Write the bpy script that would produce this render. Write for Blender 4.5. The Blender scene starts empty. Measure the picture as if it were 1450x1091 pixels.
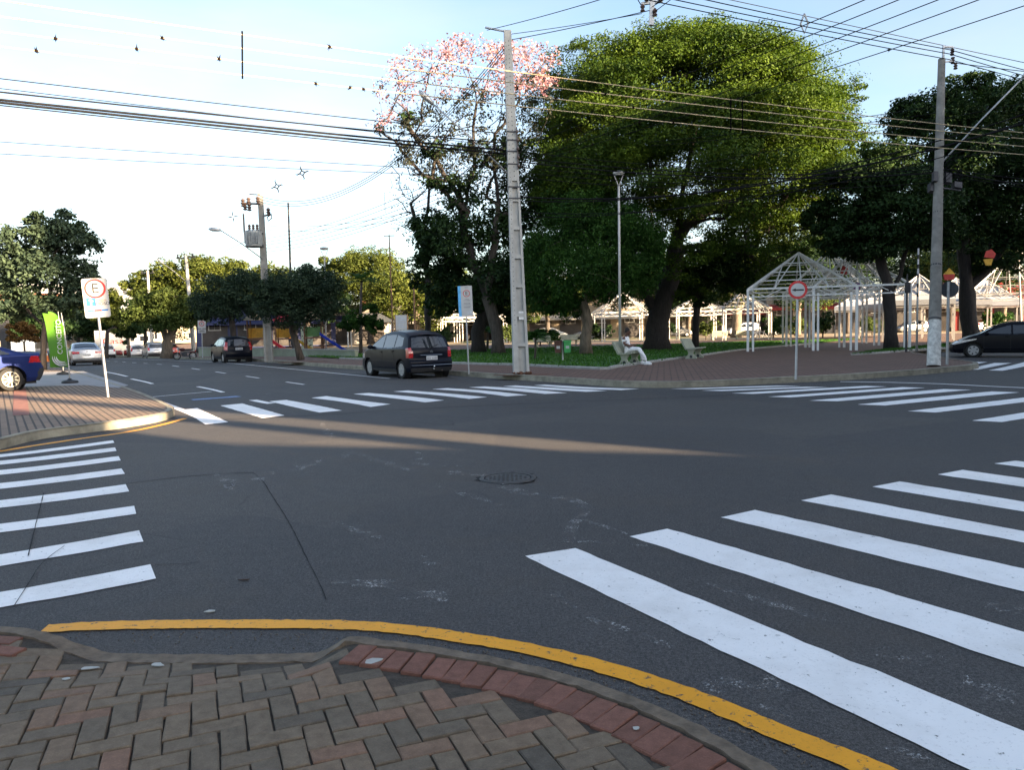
import bpy, bmesh, math, random
import numpy as np
from mathutils import Vector, Matrix
R = math.radians
rnd = random.Random(7)
scene = bpy.context.scene
# ---------------------------------------------------------------- camera
FPX, CX, CY = 1091.0, 725.0, 545.5          # survey of the photograph (1450 x 1091)
PITCH, ROLL, EYE = math.atan(79 / 1091), 0.021, 1.62
cr, sr, cp, sp = math.cos(ROLL), math.sin(ROLL), math.cos(PITCH), math.sin(PITCH)
cam_d = bpy.data.cameras.new('camera')
cam_d.sensor_width = 36.0
cam_d.lens = 36.0 * FPX / 1450
cam_d.clip_start, cam_d.clip_end = 0.05, 3000
cam = bpy.data.objects.new('camera', cam_d)
scene.collection.objects.link(cam)
cam.matrix_world = Matrix(((cr, sr, 0, 0), (-sr * sp, cr * sp, -cp, 0), (-sr * cp, cr * cp, sp, EYE), (0, 0, 0, 1)))
scene.camera = cam
# ---------------------------------------------------------------- light
SUN_EL, SUN_AZ = R(12.5), math.atan2(0.8, -0.6)     # azimuth clockwise from +Y
world = bpy.data.worlds.new('World')
scene.world = world
world.use_nodes = True
wn = world.node_tree
sky = wn.nodes.new('ShaderNodeTexSky')
sky.sky_type = 'NISHITA'
sky.sun_disc = False
sky.sun_elevation, sky.sun_rotation = SUN_EL, SUN_AZ
sky.air_density, sky.dust_density, sky.ozone_density = 1.0, 2.2, 1.6
wn.nodes['Background'].inputs['Strength'].default_value = 0.066
# thin high cloud veil: part of the sky light is greyed towards white, in soft streaks
_tc = wn.nodes.new('ShaderNodeTexCoord'); _mp = wn.nodes.new('ShaderNodeMapping'); _mp.inputs['Scale'].default_value = (1.2, 2.0, 5.0)
wn.links.new(_tc.outputs['Generated'], _mp.inputs[0])
_no = wn.nodes.new('ShaderNodeTexNoise'); _no.inputs['Scale'].default_value = 1.6; _no.inputs['Detail'].default_value = 7; _no.inputs['Roughness'].default_value = 0.55
wn.links.new(_mp.outputs[0], _no.inputs['Vector'])
_rp = wn.nodes.new('ShaderNodeValToRGB'); _rp.color_ramp.elements[0].position = 0.35; _rp.color_ramp.elements[0].color = (0.06,) * 3 + (1,); _rp.color_ramp.elements[1].position = 0.72; _rp.color_ramp.elements[1].color = (0.46,) * 3 + (1,)
wn.links.new(_no.outputs[0], _rp.inputs[0])
_bw = wn.nodes.new('ShaderNodeRGBToBW'); wn.links.new(sky.outputs[0], _bw.inputs[0])
_vl = wn.nodes.new('ShaderNodeMix'); _vl.data_type = 'RGBA'; _vl.blend_type = 'MULTIPLY'; _vl.inputs[0].default_value = 1.0
wn.links.new(_bw.outputs[0], _vl.inputs[6]); _vl.inputs[7].default_value = (1.22, 1.24, 1.32, 1)
_mx = wn.nodes.new('ShaderNodeMix'); _mx.data_type = 'RGBA'
wn.links.new(_rp.outputs[0], _mx.inputs[0]); wn.links.new(sky.outputs[0], _mx.inputs[6]); wn.links.new(_vl.outputs[2], _mx.inputs[7])
wn.links.new(_mx.outputs[2], wn.nodes['Background'].inputs[0])
sun_d = bpy.data.lights.new('sun', 'SUN')
sun_d.energy, sun_d.angle, sun_d.color = 5.0, R(0.5), (1.0, 0.74, 0.47)
sun = bpy.data.objects.new('sun', sun_d)
scene.collection.objects.link(sun)
sv = Vector((0.8 * math.cos(SUN_EL), -0.6 * math.cos(SUN_EL), math.sin(SUN_EL)))
sun.rotation_euler = sv.to_track_quat('Z', 'Y').to_euler()
sun.location = (30, -20, 30)
scene.view_settings.view_transform = 'Standard'
scene.view_settings.look = 'None'
scene.view_settings.gamma = 1.0
scene.view_settings.exposure = 2.8
scene.cycles.max_bounces = 6
scene.cycles.transparent_max_bounces = 8

# ---------------------------------------------------------------- survey helpers
U = Vector((-0.556, 0.831, 0))      # along the far street
V = Vector((0.831, 0.556, 0))       # along the crossing street
def H(x, y):
    s = -0.556 * x + 0.831 * y
    l = 0.831 * x + 0.556 * y
    m = 1.0 if l < 16 else max(0.0, 1 - (l - 16) / 24)
    return -0.015 * min(max(s - 48, 0), 90) * m
def ray(px, py):
    X, Y = (px - CX) / FPX, -(py - CY) / FPX
    X, Y = cr * X + sr * Y, -sr * X + cr * Y
    return Vector((X, cp + sp * Y, Y * cp - sp))
def at(px, py, z=0.0):
    r = ray(px, py); h = 0.0
    for i in range(12):
        t = (z + h - EYE) / r.z
        p = Vector((0, 0, EYE)) + r * t
        h = H(p.x, p.y)
    return p
def atd(px, py, D):
    r = ray(px, py)
    return Vector((0, 0, EYE)) + r * (D / r.y)
def flat(p, z=0.0): return Vector((p.x, p.y, z))

# ---------------------------------------------------------------- mesh helpers
class MB:
    def __init__(s): s.v = []; s.f = []
    def add(s, vs, fs):
        o = len(s.v)
        s.v += [(p[0], p[1], p[2]) for p in vs]
        s.f += [tuple(i + o for i in f) for f in fs]
        return s
    def box(s, c, size, rz=0.0, M=None):
        hx, hy, hz = size[0] / 2, size[1] / 2, size[2] / 2
        m = M if M is not None else Matrix.Rotation(rz, 3, 'Z')
        c = Vector(c)
        vs = [c + m @ Vector((x * hx, y * hy, z * hz)) for z in (-1, 1) for x, y in ((-1, -1), (1, -1), (1, 1), (-1, 1))]
        return s.add(vs, [(3, 2, 1, 0), (4, 5, 6, 7), (0, 1, 5, 4), (1, 2, 6, 5), (2, 3, 7, 6), (3, 0, 4, 7)])
    def bar(s, p0, p1, w, h=None):
        p0, p1 = Vector(p0), Vector(p1)
        d = p1 - p0
        q = d.to_track_quat('Z', 'Y').to_matrix()
        return s.box((p0 + p1) / 2, (w, h or w, d.length), M=q)
    def tube(s, pts, r, n=8, caps=True):
        pts = [Vector(p) for p in pts]
        rs = r if isinstance(r, (list, tuple)) else [r] * len(pts)
        vs = []; q = None
        for i, p in enumerate(pts):
            d = (pts[min(i + 1, len(pts) - 1)] - pts[max(i - 1, 0)])
            d = d.normalized() if d.length > 1e-9 else Vector((0, 0, 1))
            if q is None:
                a = d.orthogonal().normalized()
            else:
                a = (q - d * q.dot(d))
                a = a.normalized() if a.length > 1e-6 else d.orthogonal().normalized()
            q = a; b = d.cross(a)
            for k in range(n):
                t = 2 * math.pi * k / n
                vs.append(p + (a * math.cos(t) + b * math.sin(t)) * rs[i])
        fs = [(i * n + k, i * n + (k + 1) % n, (i + 1) * n + (k + 1) % n, (i + 1) * n + k) for i in range(len(pts) - 1) for k in range(n)]
        if caps: fs += [tuple(reversed(range(n))), tuple(range((len(pts) - 1) * n, len(pts) * n))]
        return s.add(vs, fs)
    def lathe(s, prof, c=(0, 0, 0), n=16, axis=None, caps=True):
        m = Vector(axis).to_track_quat('Z', 'Y').to_matrix() if axis is not None else Matrix.Identity(3)
        c = Vector(c); vs = []
        for r, z in prof:
            for k in range(n):
                t = 2 * math.pi * k / n
                vs.append(c + m @ Vector((r * math.cos(t), r * math.sin(t), z)))
        fs = [(i * n + k, i * n + (k + 1) % n, (i + 1) * n + (k + 1) % n, (i + 1) * n + k) for i in range(len(prof) - 1) for k in range(n)]
        if caps: fs += [tuple(reversed(range(n))), tuple(range((len(prof) - 1) * n, len(prof) * n))]
        return s.add(vs, fs)
    def ell(s, c, r, n=12, m=8):
        r = r if isinstance(r, (tuple, list)) else (r, r, r)
        c = Vector(c); vs = [c + Vector((0, 0, -r[2]))]
        for i in range(1, m):
            a = math.pi * i / m - math.pi / 2
            for k in range(n):
                t = 2 * math.pi * k / n
                vs.append(c + Vector((r[0] * math.cos(a) * math.cos(t), r[1] * math.cos(a) * math.sin(t), r[2] * math.sin(a))))
        vs.append(c + Vector((0, 0, r[2])))
        fs = [(0, 1 + (k + 1) % n, 1 + k) for k in range(n)]
        for i in range(m - 2):
            o = 1 + i * n
            fs += [(o + k, o + (k + 1) % n, o + n + (k + 1) % n, o + n + k) for k in range(n)]
        o = 1 + (m - 2) * n; l = len(vs) - 1
        fs += [(o + k, o + (k + 1) % n, l) for k in range(n)]
        return s.add(vs, fs)
    def prism(s, poly, M, t):
        """outline poly (2-D) laid on matrix M's x/y, extruded t along its z"""
        n = len(poly)
        vs = [M @ Vector((x, y, 0)) for x, y in poly] + [M @ Vector((x, y, t)) for x, y in poly]
        fs = [tuple(reversed(range(n))), tuple(range(n, 2 * n))] + [(i, (i + 1) % n, n + (i + 1) % n, n + i) for i in range(n)]
        return s.add(vs, fs)
    def build(s, name, mat, parent=None, smooth=False, loc=None, tint=None, angle=None):
        me = bpy.data.meshes.new(name)
        me.from_pydata(s.v, [], s.f)
        me.validate()
        o = bpy.data.objects.new(name, me)
        scene.collection.objects.link(o)
        for m in (mat if isinstance(mat, list) else [mat]): me.materials.append(m)
        if parent: o.parent = parent
        if loc is not None: o.location = loc
        if smooth:
            me.polygons.foreach_set('use_smooth', [True] * len(me.polygons))
            if angle: me.set_sharp_from_angle(angle=R(angle))
        if tint is not None and len(tint) == len(me.polygons):
            a = me.attributes.new('tint', 'FLOAT', 'FACE')
            a.data.foreach_set('value', tint)
        return o
def tag(o, label=None, cat=None, group=None, kind=None):
    if label: o['label'] = label
    if cat: o['category'] = cat
    if group: o['group'] = group
    if kind: o['kind'] = kind
    return o
def thing(name, label, cat, loc=(0, 0, 0), rz=0.0, group=None, rot=None):
    o = bpy.data.objects.new(name, None)
    scene.collection.objects.link(o)
    o.empty_display_size = 0.2
    o.location = loc
    o.rotation_euler = rot if rot else (0, 0, rz)
    return tag(o, label, cat, group)
def copy_tree(o, parent=None):
    c = o.copy(); scene.collection.objects.link(c); c.parent = parent
    for ch in list(o.children): copy_tree(ch, c)
    return c
def struct(o): return tag(o, kind='structure')
def text(name, body, size, M, mat, parent, extrude=0.002, align='CENTER', sx=1.0):
    cu = bpy.data.curves.new(name, 'FONT')
    cu.body = body; cu.size = size; cu.extrude = extrude
    cu.align_x = align; cu.align_y = 'CENTER'
    o = bpy.data.objects.new(name, cu)
    scene.collection.objects.link(o)
    dg = bpy.context.evaluated_depsgraph_get()
    me = bpy.data.meshes.new_from_object(o.evaluated_get(dg))
    bpy.data.objects.remove(o)
    me.name = name; me.materials.clear(); me.materials.append(mat)
    o = bpy.data.objects.new(name, me)
    scene.collection.objects.link(o)
    o.parent = parent
    o.matrix_local = M @ Matrix.Diagonal((sx, 1, 1, 1))
    return o
def frame(o, x, y, z=None):
    x, y = Vector(x), Vector(y)
    z = x.cross(y)
    m = Matrix((x, y, z)).transposed().to_4x4()
    m.translation = Vector(o)
    return m

# ---------------------------------------------------------------- materials
def new_mat(name):
    m = bpy.data.materials.new(name); m.use_nodes = True
    return m, m.node_tree, m.node_tree.nodes['Principled BSDF']
def nd(t, typ, **kw):
    n = t.nodes.new(typ)
    for k, v in kw.items():
        if k in n.inputs: n.inputs[k].default_value = v
        else: setattr(n, k, v)
    return n
def coords(t, scale=(1, 1, 1), rz=0.0, world=False):
    if world:
        tc = t.nodes.new('ShaderNodeNewGeometry'); out = tc.outputs['Position']
    else:
        tc = t.nodes.new('ShaderNodeTexCoord'); out = tc.outputs['Object']
    mp = t.nodes.new('ShaderNodeMapping')
    mp.inputs['Scale'].default_value = scale
    mp.inputs['Rotation'].default_value = (0, 0, rz)
    t.links.new(out, mp.inputs[0])
    return mp.outputs[0]
def ramp(t, fac, stops):
    r = t.nodes.new('ShaderNodeValToRGB')
    e = r.color_ramp.elements
    while len(e) < len(stops): e.new(0.5)
    for i, (p, c) in enumerate(stops):
        e[i].position = p; e[i].color = (*c, 1) if len(c) == 3 else c
    t.links.new(fac, r.inputs[0])
    return r.outputs[0]
def mixc(t, fac, a, b, mode='MIX'):
    m = t.nodes.new('ShaderNodeMix'); m.data_type = 'RGBA'; m.blend_type = mode
    for sock, v in ((m.inputs[0], fac), (m.inputs[6], a), (m.inputs[7], b)):
        if isinstance(v, (int, float)): sock.default_value = v
        elif isinstance(v, tuple): sock.default_value = (*v, 1) if len(v) == 3 else v
        else: t.links.new(v, sock)
    return m.outputs[2]
def noise(t, co, scale, detail=4, rough=0.6):
    n = nd(t, 'ShaderNodeTexNoise', Scale=scale, Detail=detail, Roughness=rough)
    t.links.new(co, n.inputs['Vector'])
    return n.outputs[0]
def bump(t, h, b, strength=0.3, dist=0.01):
    n = nd(t, 'ShaderNodeBump', Strength=strength, Distance=dist)
    t.links.new(h, n.inputs['Height']); t.links.new(n.outputs[0], b.inputs['Normal'])
MATS = {}
def mat(name, col, rough=0.6, metal=0.0, var=0.25, scale=6.0, bmp=0.0, spec=0.5, tint=None, coat=0.0, world=False):
    """plain surface with procedural mottling"""
    if name in MATS: return MATS[name]
    m, t, b = new_mat(name)
    co = coords(t, world=world)
    n = noise(t, co, scale, 5)
    lo = tuple(max(c * (1 - var), 0) for c in col); hi = tuple(min(c * (1 + var), 1) for c in col)
    c = ramp(t, n, [(0.3, lo), (0.7, hi)])
    t.links.new(c, b.inputs['Base Color'])
    b.inputs['Roughness'].default_value = rough
    b.inputs['Metallic'].default_value = metal
    b.inputs['Specular IOR Level'].default_value = spec
    if coat: b.inputs['Coat Weight'].default_value = coat; b.inputs['Coat Roughness'].default_value = 0.05
    if bmp: bump(t, noise(t, co, scale * 5, 3), b, bmp)
    MATS[name] = m
    return m
def leaf_mat(name, dark, light, trans=0.3):
    if name in MATS: return MATS[name]
    m, t, b = new_mat(name)
    a = nd(t, 'ShaderNodeAttribute', attribute_name='tint')
    c = ramp(t, a.outputs['Fac'], [(0.0, dark), (1.0, light)])
    t.links.new(c, b.inputs['Base Color'])
    b.inputs['Roughness'].default_value = 0.65
    b.inputs['Specular IOR Level'].default_value = 0.18
    tr = t.nodes.new('ShaderNodeBsdfTranslucent')
    t.links.new(mixc(t, 1.0, c, (1.0, 1.0, 0.45), 'MULTIPLY'), tr.inputs[0])
    mx = nd(t, 'ShaderNodeMixShader'); mx.inputs[0].default_value = trans
    t.links.new(b.outputs[0], mx.inputs[1]); t.links.new(tr.outputs[0], mx.inputs[2])
    t.links.new(mx.outputs[0], t.nodes['Material Output'].inputs[0])
    MATS[name] = m
    return m
def asphalt():
    m, t, b = new_mat('asphalt')
    co = coords(t, world=True)
    fine = noise(t, co, 170, 2, 0.8)
    mid = noise(t, co, 9, 6, 0.7)
    big = noise(t, co, 0.35, 4)
    c = ramp(t, fine, [(0.30, (0.027, 0.027, 0.029)), (0.50, (0.058, 0.057, 0.059)), (0.68, (0.14, 0.136, 0.130))])
    c = mixc(t, mid, mixc(t, 1.0, c, (0.60, 0.60, 0.61), 'MULTIPLY'), mixc(t, 1.0, c, (1.40, 1.37, 1.32), 'MULTIPLY'))
    c = mixc(t, big, mixc(t, 1.0, c, (0.72, 0.72, 0.74), 'MULTIPLY'), mixc(t, 1.0, c, (1.22, 1.19, 1.15), 'MULTIPLY'))
    grain = noise(t, co, 55, 3, 0.75)
    c = mixc(t, ramp(t, grain, [(0.40, (0, 0, 0)), (0.60, (1, 1, 1))]), mixc(t, 1.0, c, (0.60, 0.60, 0.60), 'MULTIPLY'), mixc(t, 1.0, c, (1.42, 1.41, 1.39), 'MULTIPLY'))
    sp = nd(t, 'ShaderNodeTexVoronoi', Scale=34.0); t.links.new(co, sp.inputs['Vector'])
    c = mixc(t, mixc(t, 1.0, ramp(t, sp.outputs['Distance'], [(0.10, (0.8, 0.8, 0.8)), (0.2, (0, 0, 0))]), ramp(t, noise(t, co, 3.0, 4), [(0.45, (0, 0, 0)), (0.65, (1, 1, 1))]), 'MULTIPLY'), c, (0.17, 0.165, 0.155))
    pc = nd(t, 'ShaderNodeTexVoronoi', Scale=0.22)
    t.links.new(co, pc.inputs['Vector'])
    sepc = t.nodes.new('ShaderNodeSeparateColor'); t.links.new(pc.outputs['Color'], sepc.inputs[0])
    c = mixc(t, sepc.outputs[0], mixc(t, 1.0, c, (0.86, 0.87, 0.90), 'MULTIPLY'), mixc(t, 1.0, c, (1.10, 1.08, 1.05), 'MULTIPLY'))
    # fine wandering cracks
    wob = nd(t, 'ShaderNodeTexNoise', Scale=1.2, Detail=3)
    t.links.new(co, wob.inputs['Vector'])
    cw = mixc(t, 0.25, co, wob.outputs[1])
    vo = nd(t, 'ShaderNodeTexVoronoi', feature='DISTANCE_TO_EDGE', Scale=0.33)
    t.links.new(cw, vo.inputs['Vector'])
    crack = ramp(t, vo.outputs['Distance'], [(0.0, (1, 1, 1)), (0.004, (0, 0, 0))])
    gate = ramp(t, noise(t, co, 0.5, 2), [(0.54, (0, 0, 0)), (0.64, (0.7, 0.7, 0.7))])
    c = mixc(t, mixc(t, 1.0, crack, gate, 'MULTIPLY'), c, (0.014, 0.014, 0.015))
    # dusty brown stains
    st = ramp(t, noise(t, co, 0.8, 5, 0.65), [(0.52, (0, 0, 0)), (0.72, (0.45, 0.45, 0.45))])
    c = mixc(t, st, c, (0.075, 0.063, 0.05))
    t.links.new(c, b.inputs['Base Color'])
    b.inputs['Roughness'].default_value = 0.78
    b.inputs['Specular IOR Level'].default_value = 0.35
    bump(t, mixc(t, 0.5, fine, grain), b, 0.6, 0.008)
    return m
def road_paint(name, col, worn):
    m, t, b = new_mat(name)
    co = coords(t, world=True)
    f = noise(t, co, 60, 4, 0.7)
    wear = ramp(t, noise(t, co, 22, 8, 0.75), [(worn, (0, 0, 0)), (worn + 0.05, (1, 1, 1))])
    g = noise(t, co, 2.0, 5)
    base = mixc(t, g, tuple(c * 0.9 for c in col), col)
    base = mixc(t, ramp(t, f, [(0.33, (0.5, 0.5, 0.5)), (0.42, (0, 0, 0))]), base, tuple(c * 0.6 for c in col))
    base = mixc(t, ramp(t, noise(t, co, 1.3, 6, 0.7), [(0.45, (0, 0, 0)), (0.75, (0.45, 0.45, 0.45))]), base, mixc(t, 1.0, base, (0.55, 0.52, 0.48), 'MULTIPLY'))
    c = mixc(t, wear, (0.06, 0.058, 0.056), base)
    t.links.new(c, b.inputs['Base Color'])
    b.inputs['Roughness'].default_value = 0.6
    bump(t, f, b, 0.3, 0.004)
    return m
def paver(name, bw, bh, rz, c1, c2, mortar, msize=0.012, offset=0.5, grime=0.35):
    m, t, b = new_mat(name)
    co = coords(t, rz=rz, world=True)
    br = nd(t, 'ShaderNodeTexBrick', Scale=1.0)
    br.inputs['Brick Width'].default_value = bw
    br.inputs['Row Height'].default_value = bh
    br.inputs['Mortar Size'].default_value = msize
    br.inputs['Mortar Smooth'].default_value = 0.2
    br.offset = offset
    br.inputs['Color1'].default_value = (*c1, 1); br.inputs['Color2'].default_value = (*c2, 1)
    br.inputs['Mortar'].default_value = (*mortar, 1)
    t.links.new(co, br.inputs['Vector'])
    c = mixc(t, ramp(t, noise(t, co, 0.7, 6), [(0.35, (grime,) * 3), (0.65, (0, 0, 0))]), br.outputs[0], tuple(x * 0.55 for x in c1))
    c = mixc(t, 0.35, c, mixc(t, 1.0, c, noise(t, co, 14, 5), 'MULTIPLY'))
    t.links.new(c, b.inputs['Base Color'])
    b.inputs['Roughness'].default_value = 0.85
    bump(t, br.outputs['Fac'], b, -0.4, 0.01)
    return m
def brick_mat(name, stops):
    m, t, b = new_mat(name)
    a = nd(t, 'ShaderNodeAttribute', attribute_name='tint')
    co = coords(t)
    c = ramp(t, a.outputs['Fac'], stops)
    n = noise(t, co, 18, 6, 0.7)
    c = mixc(t, ramp(t, n, [(0.35, (0.65,) * 3), (0.6, (0, 0, 0))]), c, mixc(t, 1.0, c, (0.55, 0.52, 0.48), 'MULTIPLY'))
    f = noise(t, co, 160, 3, 0.7)
    c = mixc(t, ramp(t, f, [(0.5, (0,) * 3), (0.75, (0.6,) * 3)]), c, mixc(t, 1.0, c, (1.8, 1.75, 1.65), 'MULTIPLY'))
    t.links.new(c, b.inputs['Base Color'])
    b.inputs['Roughness'].default_value = 0.88
    bump(t, f, b, 0.5, 0.004)
    return m
def bark_mat(name, col):
    if name in MATS: return MATS[name]
    m, t, b = new_mat(name)
    co = coords(t, (1, 1, 0.22))
    n = noise(t, co, 9, 8, 0.75)
    c = ramp(t, n, [(0.3, tuple(c * 0.35 for c in col)), (0.55, col), (0.75, tuple(min(1, c * 1.7) for c in col))])
    t.links.new(c, b.inputs['Base Color'])
    b.inputs['Roughness'].default_value = 0.9
    bump(t, n, b, 0.9, 0.06)
    MATS[name] = m
    return m
def glass_mat():
    m, t, b = new_mat('tinted_glass')
    b.inputs['Base Color'].default_value = (0.012, 0.015, 0.02, 1)
    b.inputs['Roughness'].default_value = 0.03
    b.inputs['Specular IOR Level'].default_value = 0.9
    return m
ASPH = asphalt()
WHITE = road_paint('white_road_paint', (0.93, 0.91, 0.89), 0.335)
def flake_paint():
    m, t, b = new_mat('worn_white_paint')
    co = coords(t, world=True)
    k = mixc(t, 1.0, ramp(t, noise(t, co, 70, 9, 0.8), [(0.52, (0, 0, 0)), (0.56, (1, 1, 1))]), ramp(t, noise(t, co, 5, 4, 0.7), [(0.46, (0, 0, 0)), (0.60, (1, 1, 1))]), 'MULTIPLY')
    t.links.new(mixc(t, noise(t, co, 30, 3), (0.22, 0.22, 0.22), (0.58, 0.57, 0.55)), b.inputs['Base Color'])
    b.inputs['Roughness'].default_value = 0.7
    tr = t.nodes.new('ShaderNodeBsdfTransparent'); mx = t.nodes.new('ShaderNodeMixShader')
    t.links.new(k, mx.inputs[0]); t.links.new(tr.outputs[0], mx.inputs[1]); t.links.new(b.outputs[0], mx.inputs[2])
    t.links.new(mx.outputs[0], t.nodes['Material Output'].inputs[0])
    return m
WORN = flake_paint()
YELLOW = road_paint('yellow_road_paint', (0.90, 0.38, 0.004), 0.37)
BLUEP = road_paint('blue_road_paint', (0.16, 0.28, 0.55), 0.42)
CONC = mat('concrete', (0.33, 0.32, 0.29), 0.85, var=0.22, scale=5, bmp=0.3)
CONC_POLE = mat('pole_concrete', (0.42, 0.41, 0.38), 0.85, var=0.16, scale=3, bmp=0.25)
CONC_DARK = mat('old_pole_concrete', (0.20, 0.19, 0.17), 0.88, var=0.3, scale=4, bmp=0.3)
KERB = mat('kerb_concrete', (0.25, 0.23, 0.175), 0.88, var=0.35, scale=3.5, bmp=0.4, world=True)
KERB_NEAR = mat('near_kerb_concrete', (0.150, 0.114, 0.08), 0.9, var=0.35, scale=14, bmp=0.6)
GALV = mat('galvanised_steel', (0.45, 0.46, 0.47), 0.45, 0.6, var=0.12)
WSTEEL = mat('white_painted_steel', (0.46, 0.45, 0.43), 0.5, var=0.1, scale=3)
DSTEEL = mat('dark_steel', (0.05, 0.05, 0.055), 0.5, 0.4)
BLACK = mat('black_plastic', (0.012, 0.012, 0.013), 0.5)
RUBBER = mat('tyre_rubber', (0.015, 0.015, 0.015), 0.8)
MATTE = mat('matte_black', (0.006, 0.006, 0.006), 1.0, spec=0.0)
WIRE = mat('black_cable', (0.014, 0.014, 0.016), 0.95, spec=0.05)
SUNGOLD = mat('sunlit_gold_conductor', (0.50, 0.40, 0.24), 0.6, 0.1)  # golden sunlight is put into the wire colour
SIGNW = mat('sign_white', (0.50, 0.50, 0.49), 0.5, var=0.05)
SIGNR = mat('sign_red', (0.55, 0.03, 0.03), 0.5, var=0.08)
SIGNK = mat('sign_black', (0.02, 0.02, 0.02), 0.5)
SIGNB = mat('sign_blue', (0.02, 0.15, 0.46), 0.5, var=0.06)
GREYTXT = mat('print_grey', (0.25, 0.25, 0.27), 0.6)
PORC = mat('insulator_porcelain', (0.10, 0.07, 0.06), 0.3)
GLASS = glass_mat()
CHROME = mat('chrome', (0.7, 0.7, 0.7), 0.15, 1.0, var=0.03)
ALLOY = mat('alloy_rim', (0.36, 0.36, 0.37), 0.4, 0.5, var=0.06)
TAIL = mat('tail_lamp_red', (0.42, 0.012, 0.015), 0.15, coat=1.0)
TAILW = mat('lamp_clear', (0.65, 0.62, 0.6), 0.12, coat=1.0)
PLATE = mat('licence_plate', (0.55, 0.56, 0.57), 0.5, var=0.05)
# ================================================================ ground
def gridded(name, mat_, slines, llines, zoff, inside=None):
    b = MB(); idx = {}
    for i, s in enumerate(slines):
        for j, l in enumerate(llines):
            p = U * s + V * l
            idx[i, j] = len(b.v); b.v.append((p.x, p.y, H(p.x, p.y) + zoff))
    for i in range(len(slines) - 1):
        for j in range(len(llines) - 1):
            b.f.append((idx[i, j], idx[i, j + 1], idx[i + 1, j + 1], idx[i + 1, j]))
    return b.build(name, mat_)
struct(gridded('road', ASPH, [-400, -120, -40, -10, 20, 48, 70, 93, 115, 138, 200, 500], [-500, -150, -50, -20, 0, 8, 16, 22, 28, 34, 40, 80, 160, 500], 0.0))

def cut_poly(pts, z, name, m, kind='structure', cuts=(48, 138), zfun=None):
    """flat polygon (plan points) laid on the ground height + z"""
    me = bpy.data.meshes.new(name); bm = bmesh.new()
    f = bm.faces.new([bm.verts.new((p[0], p[1], 0)) for p in pts])
    bmesh.ops.triangulate(bm, faces=[f])
    for c in cuts:
        bmesh.ops.bisect_plane(bm, geom=bm.verts[:] + bm.edges[:] + bm.faces[:], plane_co=U * c, plane_no=U)
    for c in (16, 22, 28, 34, 40):
        bmesh.ops.bisect_plane(bm, geom=bm.verts[:] + bm.edges[:] + bm.faces[:], plane_co=V * c, plane_no=V)
    for v in bm.verts: v.co.z = H(v.co.x, v.co.y) + z
    bmesh.ops.recalc_face_normals(bm, faces=bm.faces[:])
    if sum(f.normal.z for f in bm.faces) < 0: bmesh.ops.reverse_faces(bm, faces=bm.faces[:])
    bm.to_mesh(me); bm.free()
    me.materials.append(m)
    o = bpy.data.objects.new(name, me); scene.collection.objects.link(o)
    return tag(o, kind=kind)

def smooth_line(pts, step=0.25):
    """Catmull-Rom through plan points"""
    pts = [Vector(p) for p in pts]; out = []
    for i in range(len(pts) - 1):
        p0, p1, p2, p3 = pts[max(i - 1, 0)], pts[i], pts[i + 1], pts[min(i + 2, len(pts) - 1)]
        n = max(2, int((p2 - p1).length / step))
        for k in range(n):
            t = k / n
            out.append(0.5 * ((2 * p1) + (p2 - p0) * t + (2 * p0 - 5 * p1 + 4 * p2 - p3) * t * t + (3 * p1 - p0 - 3 * p2 + p3) * t ** 3))
    out.append(pts[-1])
    return out
def offset_line(line, d):
    out = []
    for i, p in enumerate(line):
        t = line[min(i + 1, len(line) - 1)] - line[max(i - 1, 0)]
        n = Vector((-t.y, t.x, 0)).normalized()
        out.append(p + n * d)
    return out
def ribbon(name, line, w, z, m, jit=0.0):
    b = MB(); a = offset_line(line, w / 2); c = offset_line(line, -w / 2); r = random.Random(len(line))
    vs = []
    for p, q in zip(a, c):
        j1, j2 = r.uniform(-jit, jit), r.uniform(-jit, jit)
        d = (p - q).normalized()
        p = p + d * j1; q = q + d * j2
        vs += [(p.x, p.y, H(p.x, p.y) + z), (q.x, q.y, H(q.x, q.y) + z)]
    b.add(vs, [(2 * i, 2 * i + 1, 2 * i + 3, 2 * i + 2) for i in range(len(line) - 1)])
    return struct(b.build(name, m))
def kerb(name, line, h, w, m, side=1, z0=0.0, seg=1.0):
    """kerb stones along a plan line; body lies on 'side' of it; small joints between the stones"""
    b = MB(); prev = 0.0
    inner = offset_line(line, w * side)
    run = 0.0; r = random.Random(3)
    lift = [0.0]
    vs = []; N = len(line)
    prof = [(0.0, 0.0), (0.006, h - 0.03), (0.035, h), (w, h)]
    for i in range(N):
        d = (inner[i] - line[i]).normalized()
        dz = r.uniform(-0.006, 0.006)
        for (o, zz) in prof:
            p = line[i] + d * (o + (r.uniform(-0.006, 0.006) if o < w else 0))
            vs.append((p.x, p.y, H(p.x, p.y) + z0 + zz + (dz if zz > 0 else -0.05)))
    k = len(prof)
    fs = []
    for i in range(N - 1):
        for j in range(k - 1):
            f = (i * k + j, (i + 1) * k + j, (i + 1) * k + j + 1, i * k + j + 1)
            fs.append(f if side < 0 else f[::-1])
    b.add(vs, fs)
    return struct(b.build(name, m, smooth=True, angle=40))

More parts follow.
